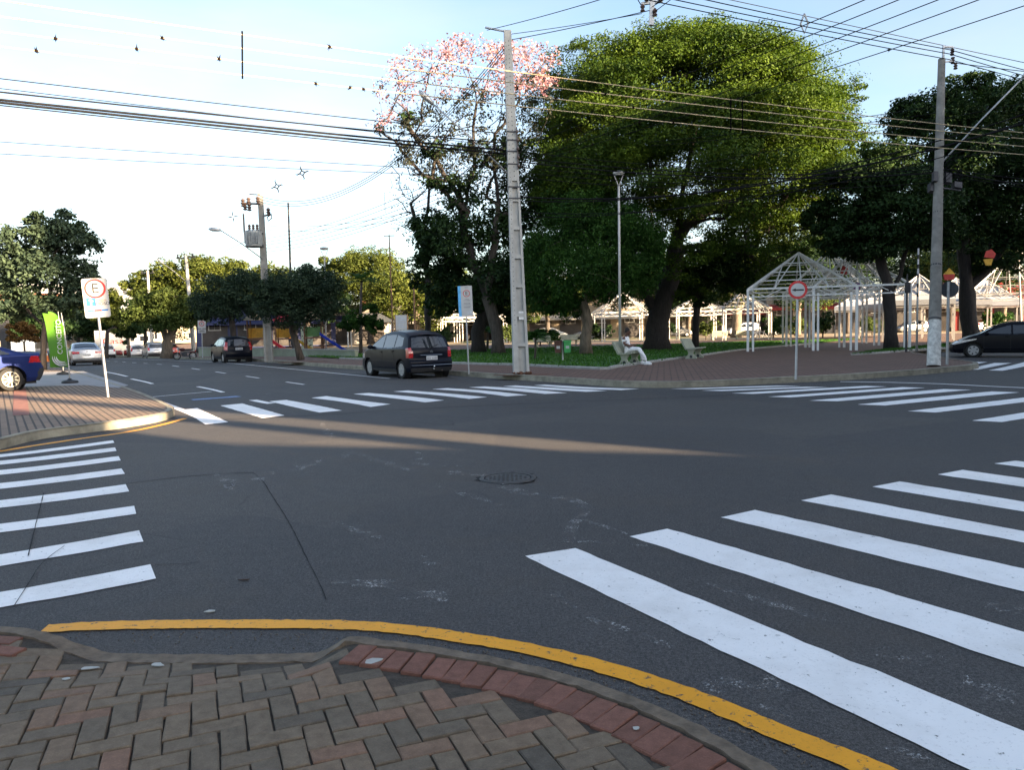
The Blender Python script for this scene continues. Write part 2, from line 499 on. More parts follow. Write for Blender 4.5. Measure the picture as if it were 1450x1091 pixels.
# ---- square (plaza) on the far side -------------------------------------------------
sq = [flat(U * 160 + V * 13.2), flat(U * 90 + V * 13.2), flat(U * 48 + V * 13.1)] + [flat(at(*p)) for p in ((480, 522), (560, 526.5), (641, 532), (700, 536.5), (780, 541.5), (850, 547), (900, 549.5), (960, 549.5), (1020, 547.5), (1090, 544), (1200, 538.5), (1300, 531.5), (1375, 524.5), (1386, 522), (1384, 519.5))]
sq_line = smooth_line(sq[2:-3], 0.6) + sq[-3:]
bay = [flat(at(1292, 503, 0)), Vector((24.5, 41.0, 0)), Vector((75, 78, 0)), Vector((200, 160, 0))]
PAVE_SQ = paver('square_paving', 0.40, 0.20, -R(33.8) + R(45), (0.26, 0.142, 0.098), (0.17, 0.10, 0.072), (0.028, 0.022, 0.02), 0.022)
cut_poly(sq[:2] + sq_line + bay + [Vector((200, 300, 0)), Vector((-90, 300, 0))], 0.15, 'square_pavement', PAVE_SQ)
kerb('kerb', sq_line, 0.17, 0.16, KERB, 1)
kerb('kerb', [sq[0], sq[1], sq[2]], 0.17, 0.16, KERB, 1)
kerb('kerb', smooth_line([sq[-1]] + bay[:3], 2.0), 0.165, 0.12, KERB, 1)
GRASS = mat('lawn', (0.045, 0.125, 0.02), 0.9, var=0.6, scale=7, bmp=0.8, world=True)
lawn1 = [at(*p, .17) for p in ((480, 508), (560, 511), (640, 515), (740, 518), (850, 523), (875, 520), (940, 511), (1000, 503), (1060, 495), (1150, 487))]
lawn1_l = smooth_line([flat(p) for p in lawn1], 0.6)
lawn1_back = [Vector((30, 66, 0)), Vector((16, 62, 0)), Vector((4, 58, 0)), Vector((-8, 55, 0)), Vector((-13, 48.5, 0))]
cut_poly(lawn1_l + lawn1_back, 0.19, 'lawn', GRASS)
kerb('lawn_edging', lawn1_l, 0.09, 0.15, CONC, 1, z0=0.15)
lawn2 = [flat(at(*p, .17)) for p in ((1205, 503), (1230, 501.5), (1260, 499.5), (1340, 493), (1440, 486))]
lawn2_l = smooth_line(lawn2, 0.6)
cut_poly(lawn2_l + [Vector((36, 55, 0)), Vector((26, 46, 0)), Vector((18, 38, 0))], 0.19, 'lawn', GRASS)
kerb('lawn_edging', lawn2_l, 0.09, 0.15, CONC, 1, z0=0.15)
# far lawns of the square
FARGROUND = mat('square_far_ground', (0.30, 0.24, 0.16), 0.9, var=0.3, scale=0.8, world=True)
cut_poly([Vector(p) for p in ((-20, 80, 0), (-12, 72, 0), (22, 76, 0), (62, 90, 0), (120, 130, 0), (120, 180, 0), (-30, 180, 0))], 0.16, 'square_far_ground', FARGROUND)
cut_poly([Vector(p) for p in ((-6, 90, 0), (20, 92, 0), (24, 97, 0), (-6, 97, 0))], 0.175, 'lawn', GRASS)
# bare soil patches
SOIL = mat('red_soil', (0.13, 0.06, 0.035), 0.95, var=0.4, scale=9, bmp=0.8, world=True)
def blob(c, rx, ry, n=18, seed=1, rz=0.0):
    r = random.Random(seed); o = []
    for k in range(n):
        a = 2 * math.pi * k / n; q = r.uniform(0.75, 1.2)
        p = Matrix.Rotation(rz, 3, 'Z') @ Vector((rx * q * math.cos(a), ry * q * math.sin(a), 0))
        o.append(Vector((c.x, c.y, 0)) + p)
    return o
for px, py, rx, ry, sd in ((425, 513, 1.3, 0.9, 1), (738, 531, 0.9, 0.5, 2), (380, 512, 0.7, 0.4, 3)):
    cut_poly(blob(at(px, py, .15), rx, ry, seed=sd), 0.156, 'soil_patch', SOIL)

# ---- left pavement ---------------------------------------------------------------------
kd = (flat(at(0, 637)) - flat(at(60, 622))).normalized()
lk = [flat(p) for p in (at(0, 637) + kd * 60, at(0, 637) + kd * 4, at(0, 637) + kd * 2, at(0, 637), at(60, 622), at(120, 614), at(180, 606), at(225, 598), at(243, 592), at(247, 587), at(236, 580), at(205, 565), at(168, 551))] + [flat(U * 36 + V * 3.0), flat(U * 48 + V * 2.9), flat(U * 100 + V * 2.9), flat(U * 160 + V * 2.9)]
lk_line = smooth_line(lk[1:13], 0.3) + lk[13:]
PAVE_L = paver('left_paving', 1.1, 0.125, -R(123.8), (0.28, 0.195, 0.135), (0.23, 0.165, 0.12), (0.04, 0.032, 0.026), 0.018, grime=0.3)
cut_poly([lk[0]] + lk_line + [Vector((-260, 150, 0)), Vector((-260, -60, 0))], 0.14, 'left_pavement', PAVE_L)
kerb('kerb', lk_line[:-3], 0.15, 0.13, KERB, 1)
kerb('kerb', lk_line[-4:], 0.155, 0.15, KERB, 1)
cut_poly([at(*p, .14) for p in ((-60, 536), (60, 527), (118, 526), (182, 546), (168, 550), (120, 546), (0, 549), (-80, 553))], 0.146, 'driveway', mat('driveway_concrete', (0.26, 0.26, 0.27), 0.85, var=0.12, scale=2, world=True))
TACT = mat('red_tactile_paving', (0.24, 0.10, 0.075), 0.85, var=0.25, scale=6, world=True)
cut_poly([at(*p, .14) for p in ((20, 548), (36, 548), (42, 588), (18, 589))], 0.147, 'tactile_strip', TACT)

# ---- markings ---------------------------------------------------------------------------
def stripes(name, quads, m=WHITE, z=0.006):
    """each stripe: polyline of pixel pairs (one edge, other edge)"""
    b = MB(); r = random.Random(5)
    for q in quads:
        e1, e2 = [[p if isinstance(p, Vector) else flat(at(*p)) for p in qq] for qq in q]
        e1 = smooth_line(e1, 0.12); n = len(e1)
        e2s = smooth_line(e2, 0.12)
        e2 = [e2s[min(len(e2s) - 1, round(i * (len(e2s) - 1) / (n - 1)))] for i in range(n)]
        vs = []
        for p, c in zip(e1, e2):
            d = (p - c).normalized()
            p = p + d * r.gauss(0, 0.004); c = c + d * r.gauss(0, 0.004)
            vs += [(p.x, p.y, H(p.x, p.y) + z), (c.x, c.y, H(c.x, c.y) + z)]
        b.add(vs, [(2 * i, 2 * i + 1, 2 * i + 3, 2 * i + 2) for i in range(n - 1)])
    o = b.build(name, m)
    bm = bmesh.new(); bm.from_mesh(o.data)
    for f in bm.faces:
        f.normal_update()
        if f.normal.z < 0: f.normal_flip()
    bm.to_mesh(o.data); bm.free()
    return struct(o)
near = []
for l0, l1, u0, u1 in (((743, 789), (1370, 1091), (814, 778), (1450, 1038)), ((892, 761), (1450, 947), (946, 750), (1450, 897)), ((1021, 734), (1450, 840), (1069, 723.5), (1450, 807)), ((1134, 710), (1450, 770), (1177, 701.5), (1450, 754)),
                       ((1235, 690.5), (1450, 726), (1274, 683), (1450, 712)), ((1328, 673), (1450, 691), (1363, 666.5), (1450, 679)), ((1408, 657.5), (1450, 663), (1438, 653.5), (1450, 655))):
    e = lambda p, q, k: (p[0] + (q[0] - p[0]) * k, p[1] + (q[1] - p[1]) * k)
    # every bar is about 4.2 m long, whatever part of it the frame shows
    W0, W1, X0, X1 = flat(at(*l0)), flat(at(*l1)), flat(at(*u0)), flat(at(*u1))
    dl, du = (W1 - W0).normalized(), (X1 - X0).normalized()
    near.append(([W0 + dl * s_ for s_ in (0, 1.4, 2.8, 4.2)], [X0 + du * s_ for s_ in (0, 1.4, 2.8, 4.2)]))
stripes('crosswalk', near)
left = []
for (xe, y1), (xe2, y2), dl in (((162, 628), (160, 624.5), 21), ((165, 639.5), (163, 634.5), 20), ((171, 653), (168, 647), 21), ((177, 672), (172, 664.5), 22), ((183, 697), (178, 687), 24), ((193, 729), (190, 717.5), 27), ((203, 768), (197, 752.5), 36), ((221, 821), (213, 800.5), 42)):
    k = xe
    left.append(([(xe, y1), (xe * 0.5, y1 + dl * 0.52), (0, y1 + dl * 0.98), (-200, y1 + dl * 1.95)], [(xe2, y2), (xe2 * 0.5, y2 + dl * 0.5), (0, y2 + dl * 0.95), (-200, y2 + dl * 1.85)]))
stripes('crosswalk', left)
far = [([(258, 581), (291, 602)], [(279, 578.5), (323, 598.5)]),
       ([(312, 575), (345, 585), (372, 593)], [(343, 572), (375, 581), (403, 589)]),
       ([(381, 569), (420, 578), (452, 585)], [(405, 567), (450, 575), (484, 582)]),
       ([(441, 564), (490, 570.5), (525, 577)], [(462, 561.5), (510, 568), (553, 573)]),
       ([(500, 558.5), (560, 565), (602, 570.5)], [(522, 557), (580, 562), (629, 567.5)]),
       ([(557, 555), (610, 559.5), (665, 565.5)], [(577, 553.5), (630, 557.5), (690, 563)]),
       ([(612, 551.5), (670, 556), (718, 562)], [(634, 550.2), (690, 554), (747, 560)]),
       ([(664, 549), (720, 553.5), (772, 558.5)], [(686, 547.8), (740, 551), (803, 557)]),
       ([(712, 547.6), (770, 552), (830, 555.5)], [(730, 546.4), (790, 550), (860, 554)]),
       ([(756, 546.2), (815, 550.5), (880, 553)], [(772, 545.2), (840, 549.2), (905, 551.2)])]
stripes('crosswalk', far)
right = []
for a, b_ in (((1376, 596.5), (1418, 598.5)), ((1286, 583), (1325, 585)), ((1214, 573.5), (1253, 575)), ((1146, 568), (1186, 569)), ((1088, 562.5), (1120, 563.5)), ((1036, 557.5), (1066, 558.5)), ((992, 553.6), (1022, 554.4)), ((950, 551.2), (985, 551.7))):
    sl = {1376: -0.155, 1286: -0.118, 1214: -0.098, 1146: -0.086, 1088: -0.072, 1036: -0.055, 992: -0.036, 950: -0.03}[a[0]]
    L = 190 if a[0] > 1000 else 150
    # stripe runs up to the right
    right.append(([(a[0], a[1]), (a[0] + L * .5, a[1] + sl * L * .5), (a[0] + L, a[1] + sl * L)], [(b_[0], b_[1]), (b_[0] + L * .5, b_[1] + sl * L * .5), (b_[0] + L, b_[1] + sl * L)]))
stripes('crosswalk', right)
bays = [([(1330, 517), (1345, 513)], [(1380, 516.5), (1398, 513)]), ([(1366, 524), (1408, 514.5)], [(1385, 524), (1432, 514.5)]), ([(1400, 525), (1432, 518), (1466, 509)], [(1420, 525.5), (1450, 519.5), (1485, 511)])]
stripes('crosswalk', bays)
def line_px(name, pts, w, m, z=0.005, step=0.5, jit=0.0):
    return ribbon(name, smooth_line([flat(at(*p)) for p in pts], step), w, z, m, jit)
line_px('edge_line', [(1190, 541), (1260, 542), (1330, 544), (1400, 547.5), (1480, 551)], 0.14, WHITE)
ribbon('edge_line', [flat(U * s + V * 11.3) for s in (24.5, 30, 40, 48)], 0.10, 0.005, WHITE)
ribbon('edge_line', [flat(U * s + V * 11.3) for s in (48, 70, 93, 120)], 0.10, 0.005, WHITE)
for s in range(24, 110, 5):
    a = 24 + (s - 24)
    if 46 <= a <= 48: a = 48.2
    ribbon('lane_dash', [flat(U * a + V * 8.1), flat(U * (a + 1.8) + V * 8.1)], 0.10, 0.005, WHITE)
line_px('edge_line', [(204, 562), (235, 573), (262, 583), (283, 592)], 0.17, WHITE)
line_px('parking_line', [(186, 537), (205, 541), (216, 544)], 0.12, WHITE)
line_px('parking_line', [(150, 527), (165, 530), (180, 533.5)], 0.12, WHITE)
line_px('parking_line', [(280, 548), (298, 551.5), (316, 556)], 0.13, WHITE)
line_px('parking_line', [(212, 563), (260, 558.5), (300, 555)], 0.08, WHITE)
line_px('parking_line', [(240, 580), (310, 575.5), (372, 571)], 0.07, WORN)
line_px('stop_line', [(358, 567), (372, 570), (384, 572)], 0.2, WHITE)
line_px('blue_parking_mark', [(272, 567), (300, 565), (338, 562)], 0.34, BLUEP, 0.009, jit=0.03)
line_px('parking_line', [(160, 539), (175, 537), (186, 536)], 0.05, WORN)
line_px('yellow_kerb_line', [(145, 539.5), (158, 545), (180, 553.5), (203, 562)], 0.2, YELLOW)
line_px('yellow_kerb_line', [(-120, 664), (0, 640), (100, 624), (180, 612.5), (230, 602), (262, 593)], 0.12, YELLOW, step=0.2, jit=0.01)
# near yellow line round the kerb
line_px('yellow_kerb_line', [(62, 893), (120, 889), (200, 887), (300, 886), (400, 886), (480, 887), (560, 892), (640, 903), (720, 916), (800, 933), (880, 955), (960, 981), (1040, 1013), (1120, 1046), (1200, 1078), (1300, 1120), (1420, 1180), (1600, 1290)], 0.125, YELLOW, 0.008, 0.04, 0.006)
# asphalt trench seams
SEAM = mat('asphalt_seam', (0.038, 0.038, 0.039), 0.95, var=0.3, world=True, spec=0.1)
for pts, w in (([(178, 686), (250, 677), (310, 672), (358, 670)], 0.016), ([(358, 670), (372, 682), (386, 704), (410, 742), (436, 795)], 0.008), ([(436, 795), (452, 826), (462, 850)], 0.006),
               ([(92, 905 - 130), (60, 800), (40, 830), (20, 862)], 0.006), ([(62, 700), (52, 740), (40, 790)], 0.007), ([(220, 801), (250, 800), (283, 797)], 0.008)):
    line_px('asphalt_seam', pts, w, SEAM, 0.013 if pts[0][0] < 100 else 0.004, 0.1, w * 0.3)
line_px('asphalt_seam', [(180, 600), (420, 590), (640, 577), (900, 566), (1040, 560)], 0.03, SEAM, 0.004, 0.3, 0.01)
# worn flecks of old paint
b = MB(); r = random.Random(21)
def flecks(p, q, n, spread, smin, smax):
    a, c = flat(at(*p)), flat(at(*q)); t0 = (c - a).normalized(); nn = Vector((-t0.y, t0.x, 0)); w = min(.10, max(.03, spread * 1.6)); k = 12; vs = []
    for i in range(k + 1):
        o = a.lerp(c, i / k) + nn * r.gauss(0, spread * .3); ww = w * (.35 + .65 * math.sin(math.pi * (i + .3) / (k + .6))) * r.uniform(.7, 1.2)
        for s in (-1, 1): vs.append((o.x + nn.x * ww * s, o.y + nn.y * ww * s, 0.0045))
    b.add(vs, [(2 * i, 2 * i + 2, 2 * i + 3, 2 * i + 1)[::-1] for i in range(k)])
for args in (((455, 735), (560, 770), 26, .03, .02, .09), ((570, 780), (640, 810), 30, .03, .02, .08), ((620, 690), (715, 718), 34, .025, .02, .1), ((820, 735), (890, 758), 44, .02, .02, .07),
             ((770, 836), (870, 895), 70, .02, .01, .05), ((860, 880), (965, 925), 70, .02, .01, .05), ((1000, 828), (1170, 880), 80, .03, .01, .05), ((995, 965), (1130, 985), 130, .10, .008, .035),
             ((1240, 930), (1330, 925), 140, .12, .008, .03), ((1360, 975), (1440, 985), 120, .10, .006, .025), ((1075, 1000), (1125, 1018), 30, .02, .01, .03), ((1390, 850), (1450, 870), 60, .10, .01, .03),
             ((455, 600), (470, 622), 14, .05, .03, .12), ((500, 640), (580, 668), 20, .05, .02, .1), ((310, 670), (330, 690), 10, .05, .03, .1), ((340, 560), (430, 556), 30, .25, .05, .25), ((400, 556), (480, 550), 25, .2, .05, .3),
             ((290, 700), (500, 640), 12, .3, .03, .08), ((600, 640), (900, 780), 30, .8, .01, .05), ((1250, 1058), (1320, 1080), 30, .015, .008, .03), ((480, 820), (640, 850), 24, .15, .008, .03)):
    flecks(*args)
tag(b.build('worn_paint_flecks', WORN), kind='stuff')
# loose grit and litter in the gutter
b = MB(); r = random.Random(8)
for i in range(420):
    px = r.uniform(90, 1150); py = 900 + r.gauss(0, 7) if px < 500 else np.interp(px, [500, 640, 800, 960, 1150], [896, 915, 949, 1000, 1080]) + r.gauss(0, 5)
    p = at(px, py); s = r.uniform(0.002, 0.007)
    b.box((p.x, p.y, s * 0.4), (s * r.uniform(.7, 1.6), s, s), r.random() * 3)
tag(b.build('gutter_grit', mat('grit', (0.12, 0.10, 0.08), 0.9, var=0.6, scale=30)), kind='stuff')

# ---- near pavement: real bricks ------------------------------------------------------------
EX = [-40, -6, -3.6, -2.76, -2.42, -2.10, -1.75, -1.40, -1.05, -0.88, -0.80, -0.46, -0.11, 0.21, 0.48, 0.71, 0.88, 0.99, 1.10, 1.2]
EY = [6.2, 4.42, 4.14, 4.02, 3.93, 3.86, 3.82, 3.80, 3.80, 3.80, 3.79, 3.66, 3.51, 3.32, 3.08, 2.81, 2.55, 2.35, 2.04, 1.7]
def yedge(x): return float(np.interp(x, EX, EY)) if x < 1.2 else 1.7 - (x - 1.2) * 4
def sst(a, b_, x):
    t = min(max((x - a) / (b_ - a), 0), 1); return t * t * (3 - 2 * t)
def hnear(x, y):
    m = sst(-2.55, -2.05, x) * (1 - sst(-1.02, -0.82, x))
    d = yedge(x) - y
    wob = 0.004 * math.sin(3.1 * x + 1.7 * y) + 0.003 * math.sin(5.3 * y - 2.2 * x)
    return 0.10 - 0.088 * m * (1 - sst(0.0, 0.75, d)) + wob * (1 - m)
edge_pts = smooth_line([Vector((x, y, 0)) for x, y in zip(EX[1:], EY[1:])] + [Vector((1.35, 1.0, 0)), Vector((1.6, -3, 0))], 0.012)
BRICK = brick_mat('paving_brick', [(0.0, (0.098, 0.080, 0.060)), (0.22, (0.145, 0.112, 0.078)), (0.7, (0.185, 0.138, 0.092)), (0.85, (0.20, 0.134, 0.086)), (1.0, (0.215, 0.120, 0.078))])
REDBRICK = brick_mat('red_brick', [(0.0, (0.15, 0.066, 0.045)), (1.0, (0.21, 0.092, 0.064))])
# bedding sheet under the bricks
b = MB(); xs = np.arange(-7, 1.9, 0.1); ys = np.arange(-4, 4.5, 0.1); idx = {}
for i, x in enumerate(xs):
    for j, y in enumerate(ys):
        ye = yedge(x) - 0.02
        yy = min(y, ye)
        idx[i, j] = len(b.v); b.v.append((x, yy, hnear(x, yy) - 0.015))
for i in range(len(xs) - 1):
    for j in range(len(ys) - 1):
        if ys[j] < min(yedge(xs[i]), yedge(xs[i + 1])): b.f.append((idx[i, j], idx[i + 1, j], idx[i + 1, j + 1], idx[i, j + 1]))
struct(b.build('near_pavement_bed', mat('bedding_mortar', (0.06, 0.048, 0.036), 0.95, var=0.45, scale=22, bmp=0.8)))
struct(MB().add([(-60, -60, 0.06), (1.7, -60, 0.06), (1.7, -3.9, 0.09), (-60, -3.9, 0.06)], [(0, 1, 2, 3)]).build('near_pavement_bed', MATS['bedding_mortar']))
struct(MB().add([(-60, -4, 0.085), (-6.9, -4, 0.085), (-6.9, 4.4, 0.085), (-60, 7, 0.085)], [(0, 1, 2, 3)]).build('near_pavement_bed', MATS['bedding_mortar']))
def dist_edge(x, y):
    best = 9
    for p in edge_pts[::4]:
        d = (p.x - x) ** 2 + (p.y - y) ** 2
        if d < best: best = d
    return math.sqrt(best)
def put_brick(b, tints, cx, cy, ang, L, W, r, gap=0.0075, tint=None, sink=0.0):
    c, s = math.cos(ang), math.sin(ang)
    hl, hw = L / 2 - gap / 2, W / 2 - gap / 2; bv = 0.005
    dz = r.gauss(0, 0.0022) - sink; tx, ty = r.gauss(0, 0.011), r.gauss(0, 0.011)
    vs = []
    for (l, w, z) in ((hl, hw, -0.04), (hl, hw, -0.004), (hl - bv, hw - bv, 0.0)):
        for sx, sy in ((-1, -1), (1, -1), (1, 1), (-1, 1)):
            k = r.gauss(0, 0.0014) if z < 0 else r.gauss(0, 0.001)
            lx, ly = sx * (l + k), sy * (w + k)
            x, y = cx + c * lx - s * ly, cy + s * lx + c * ly
            vs.append((x, y, hnear(x, y) + z + dz + tx * lx + ty * ly))
    fs = []
    for q in (0, 4):
        fs += [(q + i, q + (i + 1) % 4, q + 4 + (i + 1) % 4, q + 4 + i) for i in range(4)]
    fs.append((8, 9, 10, 11))
    b.add(vs, fs)
    t = r.random() if tint is None else tint
    tints += [t] * len(fs)
r = random.Random(11)
b = MB(); tints = []
ANG = R(22); ca, sa = math.cos(ANG), math.sin(ANG)
w = 0.1
for i in range(-110, 60):
    for j in range(-60, 60):
        k = (i - j) % 4
        # herringbone on unit cells: a lying brick starts at k==0, a standing brick at k==3
        if k == 0: cx, cy, an, = (i + 1.0), (j + 0.5), 0.0
        elif k == 3: cx, cy, an = (i + 0.5), (j + 1.0), math.pi / 2
        else: continue
        x, y = (cx * ca - cy * sa) * w, (cx * sa + cy * ca) * w
        if not (-5.6 < x < 1.5 and 1.0 < y < 4.4): continue
        if y > yedge(x) - 0.05: continue
        d = dist_edge(x, y)
        lim = 0.335 if x > -0.85 else (0.15 if x > -2.3 else 0.15)
        if d < lim: continue
        near_e = d < (0.42 if x > -0.85 else 0.24)
        put_brick(b, tints, x, y, ANG + an + r.gauss(0, 0.008), 0.2, 0.1, r, sink=(0.006 if near_e else 0) + (abs(r.gauss(0, 0.005)) if -2.5 < x < -0.85 and d < 0.7 else 0))
struct(b.build('near_pavement', BRICK, tint=tints))
b = MB(); tints = []
run = 0
for i in range(1, len(edge_pts) - 1):
    p = edge_pts[i]
    if p.x < -0.78 or p.y < 0: continue
    run += (edge_pts[i] - edge_pts[i - 1]).length
    if run < 0.104: continue
    run = 0
    t = (edge_pts[i + 1] - edge_pts[i - 1]).normalized(); n = Vector((t.y, -t.x, 0))
    q = p + n * (0.105 + 0.10)
    put_brick(b, tints, q.x, q.y, math.atan2(n.y, n.x) + r.gauss(0, 0.02) + 0.12, 0.2, 0.104, r, 0.007)
for i in range(7):
    for j in range(2):
        x = -3.9 + i * 0.21 + j * 0.1
        y = yedge(x) - 0.16 - j * 0.105
        if x < -2.5: put_brick(b, tints, x, y, -0.14 + r.gauss(0, 0.03), 0.2, 0.1, r)
struct(b.build('red_edge_course', REDBRICK, tint=tints))
# near kerb stone
b = MB(); vs = []; N = 0; r = random.Random(4)
edge_k = edge_pts[::4]
for i, p in enumerate(edge_k):
    t = (edge_k[min(i + 1, len(edge_k) - 1)] - edge_k[max(i - 1, 0)]).normalized(); n = Vector((t.y, -t.x, 0))
    h = hnear(p.x, p.y)
    flr = sst(-2.55, -2.05, p.x) * (1 - sst(-1.02, -0.82, p.x))
    wid = 0.085 + 0.035 * flr
    for o, z in ((-0.012, -0.02), (0.0, h - 0.018), (0.012, h - 0.003), (wid, h - 0.001), (wid, -0.02)):
        q = p + n * (o + r.gauss(0, 0.0035))
        vs.append((q.x, q.y, z + r.gauss(0, 0.0015)))
    N += 1
fs = [(i * 5 + j, i * 5 + j + 1, (i + 1) * 5 + j + 1, (i + 1) * 5 + j) for i in range(N - 1) for j in range(4)]
b.add(vs, fs); struct(b.build('kerb', KERB_NEAR))
# broken white scraps and a stone by the dropped kerb
PAPER = mat('white_scrap', (0.40, 0.40, 0.37), 0.7, var=0.15, scale=20)
def scrap(px, py, w_, l_, rz, label, z=0.1, m=PAPER):
    p = at(px, py, z); rr = random.Random(px); bb = MB(); k = 9
    pts = [(w_ * math.cos(2 * math.pi * a / k) * rr.uniform(.6, 1.1), l_ * math.sin(2 * math.pi * a / k) * rr.uniform(.6, 1.1)) for a in range(k)]
    M = Matrix.Translation((p.x, p.y, hnear(p.x, p.y) + 0.002)) @ Matrix.Rotation(rz, 4, 'Z') @ Matrix.Rotation(0.06, 4, 'X')
    return tag(bb.prism(pts, M, 0.003).build('scrap', m), label, 'scrap')
scrap(528, 938, 0.05, 0.03, 0.5, 'white broken tile piece set beside the red edge bricks')
scrap(222, 941, 0.045, 0.02, -0.3, 'larger white scrap lying in the middle of the dropped kerb', 0.03)
scrap(125, 944, 0.05, 0.016, 0.1, 'thin white scrap lying at the left end of the dropped kerb', 0.05)
scrap(93, 959, 0.02, 0.014, 0.0, 'small round white scrap on the bricks at the left', 0.08)
scrap(901, 1034, 0.017, 0.012, 0.4, 'tiny white chip on the grey bricks near the red course', 0.1)
p = at(297, 868); tag(MB().prism([(-.03, -.012), (0.0, -.016), (.03, -.006), (.028, .012), (-.01, .016)], Matrix.Translation((p.x, p.y, 0.006)), 0.005).build('scrap', PAPER), 'white paper scrap on the asphalt above the yellow line', 'scrap')
p = at(346, 823); tag(MB().prism([(-.04, -.008), (0.02, -.012), (.035, .004), (.0, .012)], Matrix.Translation((p.x, p.y, 0.006)), 0.006).build('leaf', mat('dead_leaf', (0.05, 0.03, 0.02), 0.8)), 'dark dry leaf lying on the asphalt', 'leaf')
# manhole
mh = at(719, 678)
t = thing('manhole_cover', 'round iron manhole cover sunk in the asphalt of the crossing', 'manhole cover', (mh.x, mh.y, 0))
IRON = mat('cast_iron', (0.06, 0.058, 0.056), 0.6, 0.3, var=0.4, scale=18, bmp=0.5)
bb = MB().lathe([(0.0, 0.004), (0.245, 0.004), (0.245, 0.010), (0.0, 0.010)], n=40)
for i in range(-5, 6):
    for j in range(-5, 6):
        if i * i + j * j < 18: bb.box((i * 0.047, j * 0.047, 0.012), (0.026, 0.026, 0.005))
bb.build('cover', IRON, t)
bb = MB(); n = 40; vs = []
for rr_, z in ((0.26, 0.003), (0.26, 0.012), (0.30, 0.012), (0.31, 0.003)):
    for k in range(n): vs.append((rr_ * math.cos(2 * math.pi * k / n), rr_ * math.sin(2 * math.pi * k / n), z))
bb.add(vs, [(i * n + k, i * n + (k + 1) % n, (i + 1) * n + (k + 1) % n, (i + 1) * n + k) for i in range(3) for k in range(n)]).build('rim', IRON, t)
cut_poly(blob(mh, 0.345, 0.33, 26, 9), 0.0035, 'asphalt_patch', SEAM)
# ================================================================ trees
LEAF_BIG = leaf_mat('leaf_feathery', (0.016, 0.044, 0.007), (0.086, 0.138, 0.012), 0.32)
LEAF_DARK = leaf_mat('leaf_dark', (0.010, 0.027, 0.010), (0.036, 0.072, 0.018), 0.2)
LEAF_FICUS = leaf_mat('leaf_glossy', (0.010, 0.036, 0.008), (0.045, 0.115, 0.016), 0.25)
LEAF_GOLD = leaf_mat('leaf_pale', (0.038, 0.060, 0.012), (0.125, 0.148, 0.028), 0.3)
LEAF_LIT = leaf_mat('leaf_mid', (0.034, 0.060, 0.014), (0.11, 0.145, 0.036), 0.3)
LEAF_BLUE = leaf_mat('leaf_bluish', (0.024, 0.044, 0.030), (0.085, 0.125, 0.070), 0.2)
LEAF_STREET = leaf_mat('leaf_street', (0.014, 0.030, 0.020), (0.045, 0.078, 0.046), 0.2)
PINK = leaf_mat('pink_blossom', (0.30, 0.14, 0.18), (0.46, 0.29, 0.34), 0.3)
DULL = leaf_mat('leaf_dull', (0.010, 0.014, 0.008), (0.030, 0.032, 0.018), 0.1)
DRY = leaf_mat('leaf_dry', (0.10, 0.05, 0.02), (0.22, 0.13, 0.04), 0.3)
BARK = bark_mat('bark_grey_brown', (0.085, 0.07, 0.058))
BARK_D = bark_mat('bark_dark', (0.034, 0.028, 0.026))
BARK_L = bark_mat('bark_pale', (0.17, 0.135, 0.10))

def leaf_mesh(name, C, size, out, upb, rng, mat_, parent, tints, aspect=0.5, droop=0.0):
    """C: Nx3 leaf centres, out: Nx3 outward direction; one bent rhombus per leaf"""
    N = len(C)
    if N == 0: return None
    nrm = out * 0.6 + rng.normal(0, 0.55, (N, 3)); nrm[:, 2] += upb
    nrm /= np.linalg.norm(nrm, axis=1)[:, None] + 1e-9
    a = rng.normal(0, 1, (N, 3)); a[:, 2] -= droop
    a -= nrm * np.sum(a * nrm, axis=1)[:, None]
    a /= np.linalg.norm(a, axis=1)[:, None] + 1e-9
    b = np.cross(nrm, a)
    s = size * rng.uniform(0.6, 1.35, N)[:, None]
    P = np.empty((N, 4, 3))
    P[:, 0] = C - a * s * 0.5; P[:, 2] = C + a * s * 0.5 - nrm * s * 0.12
    P[:, 1] = C + b * s * aspect * 0.5 + nrm * s * 0.08; P[:, 3] = C - b * s * aspect * 0.5 + nrm * s * 0.08
    me = bpy.data.meshes.new(name)
    me.vertices.add(4 * N); me.vertices.foreach_set('co', P.ravel())
    me.loops.add(4 * N); me.loops.foreach_set('vertex_index', np.arange(4 * N, dtype=np.int32))
    me.polygons.add(N)
    me.polygons.foreach_set('loop_start', np.arange(0, 4 * N, 4, dtype=np.int32))
    me.update()
    at_ = me.attributes.new('tint', 'FLOAT', 'FACE'); at_.data.foreach_set('value', np.clip(tints, 0, 1).astype(np.float32))
    me.materials.append(mat_)
    o = bpy.data.objects.new(name, me); scene.collection.objects.link(o); o.parent = parent
    return o

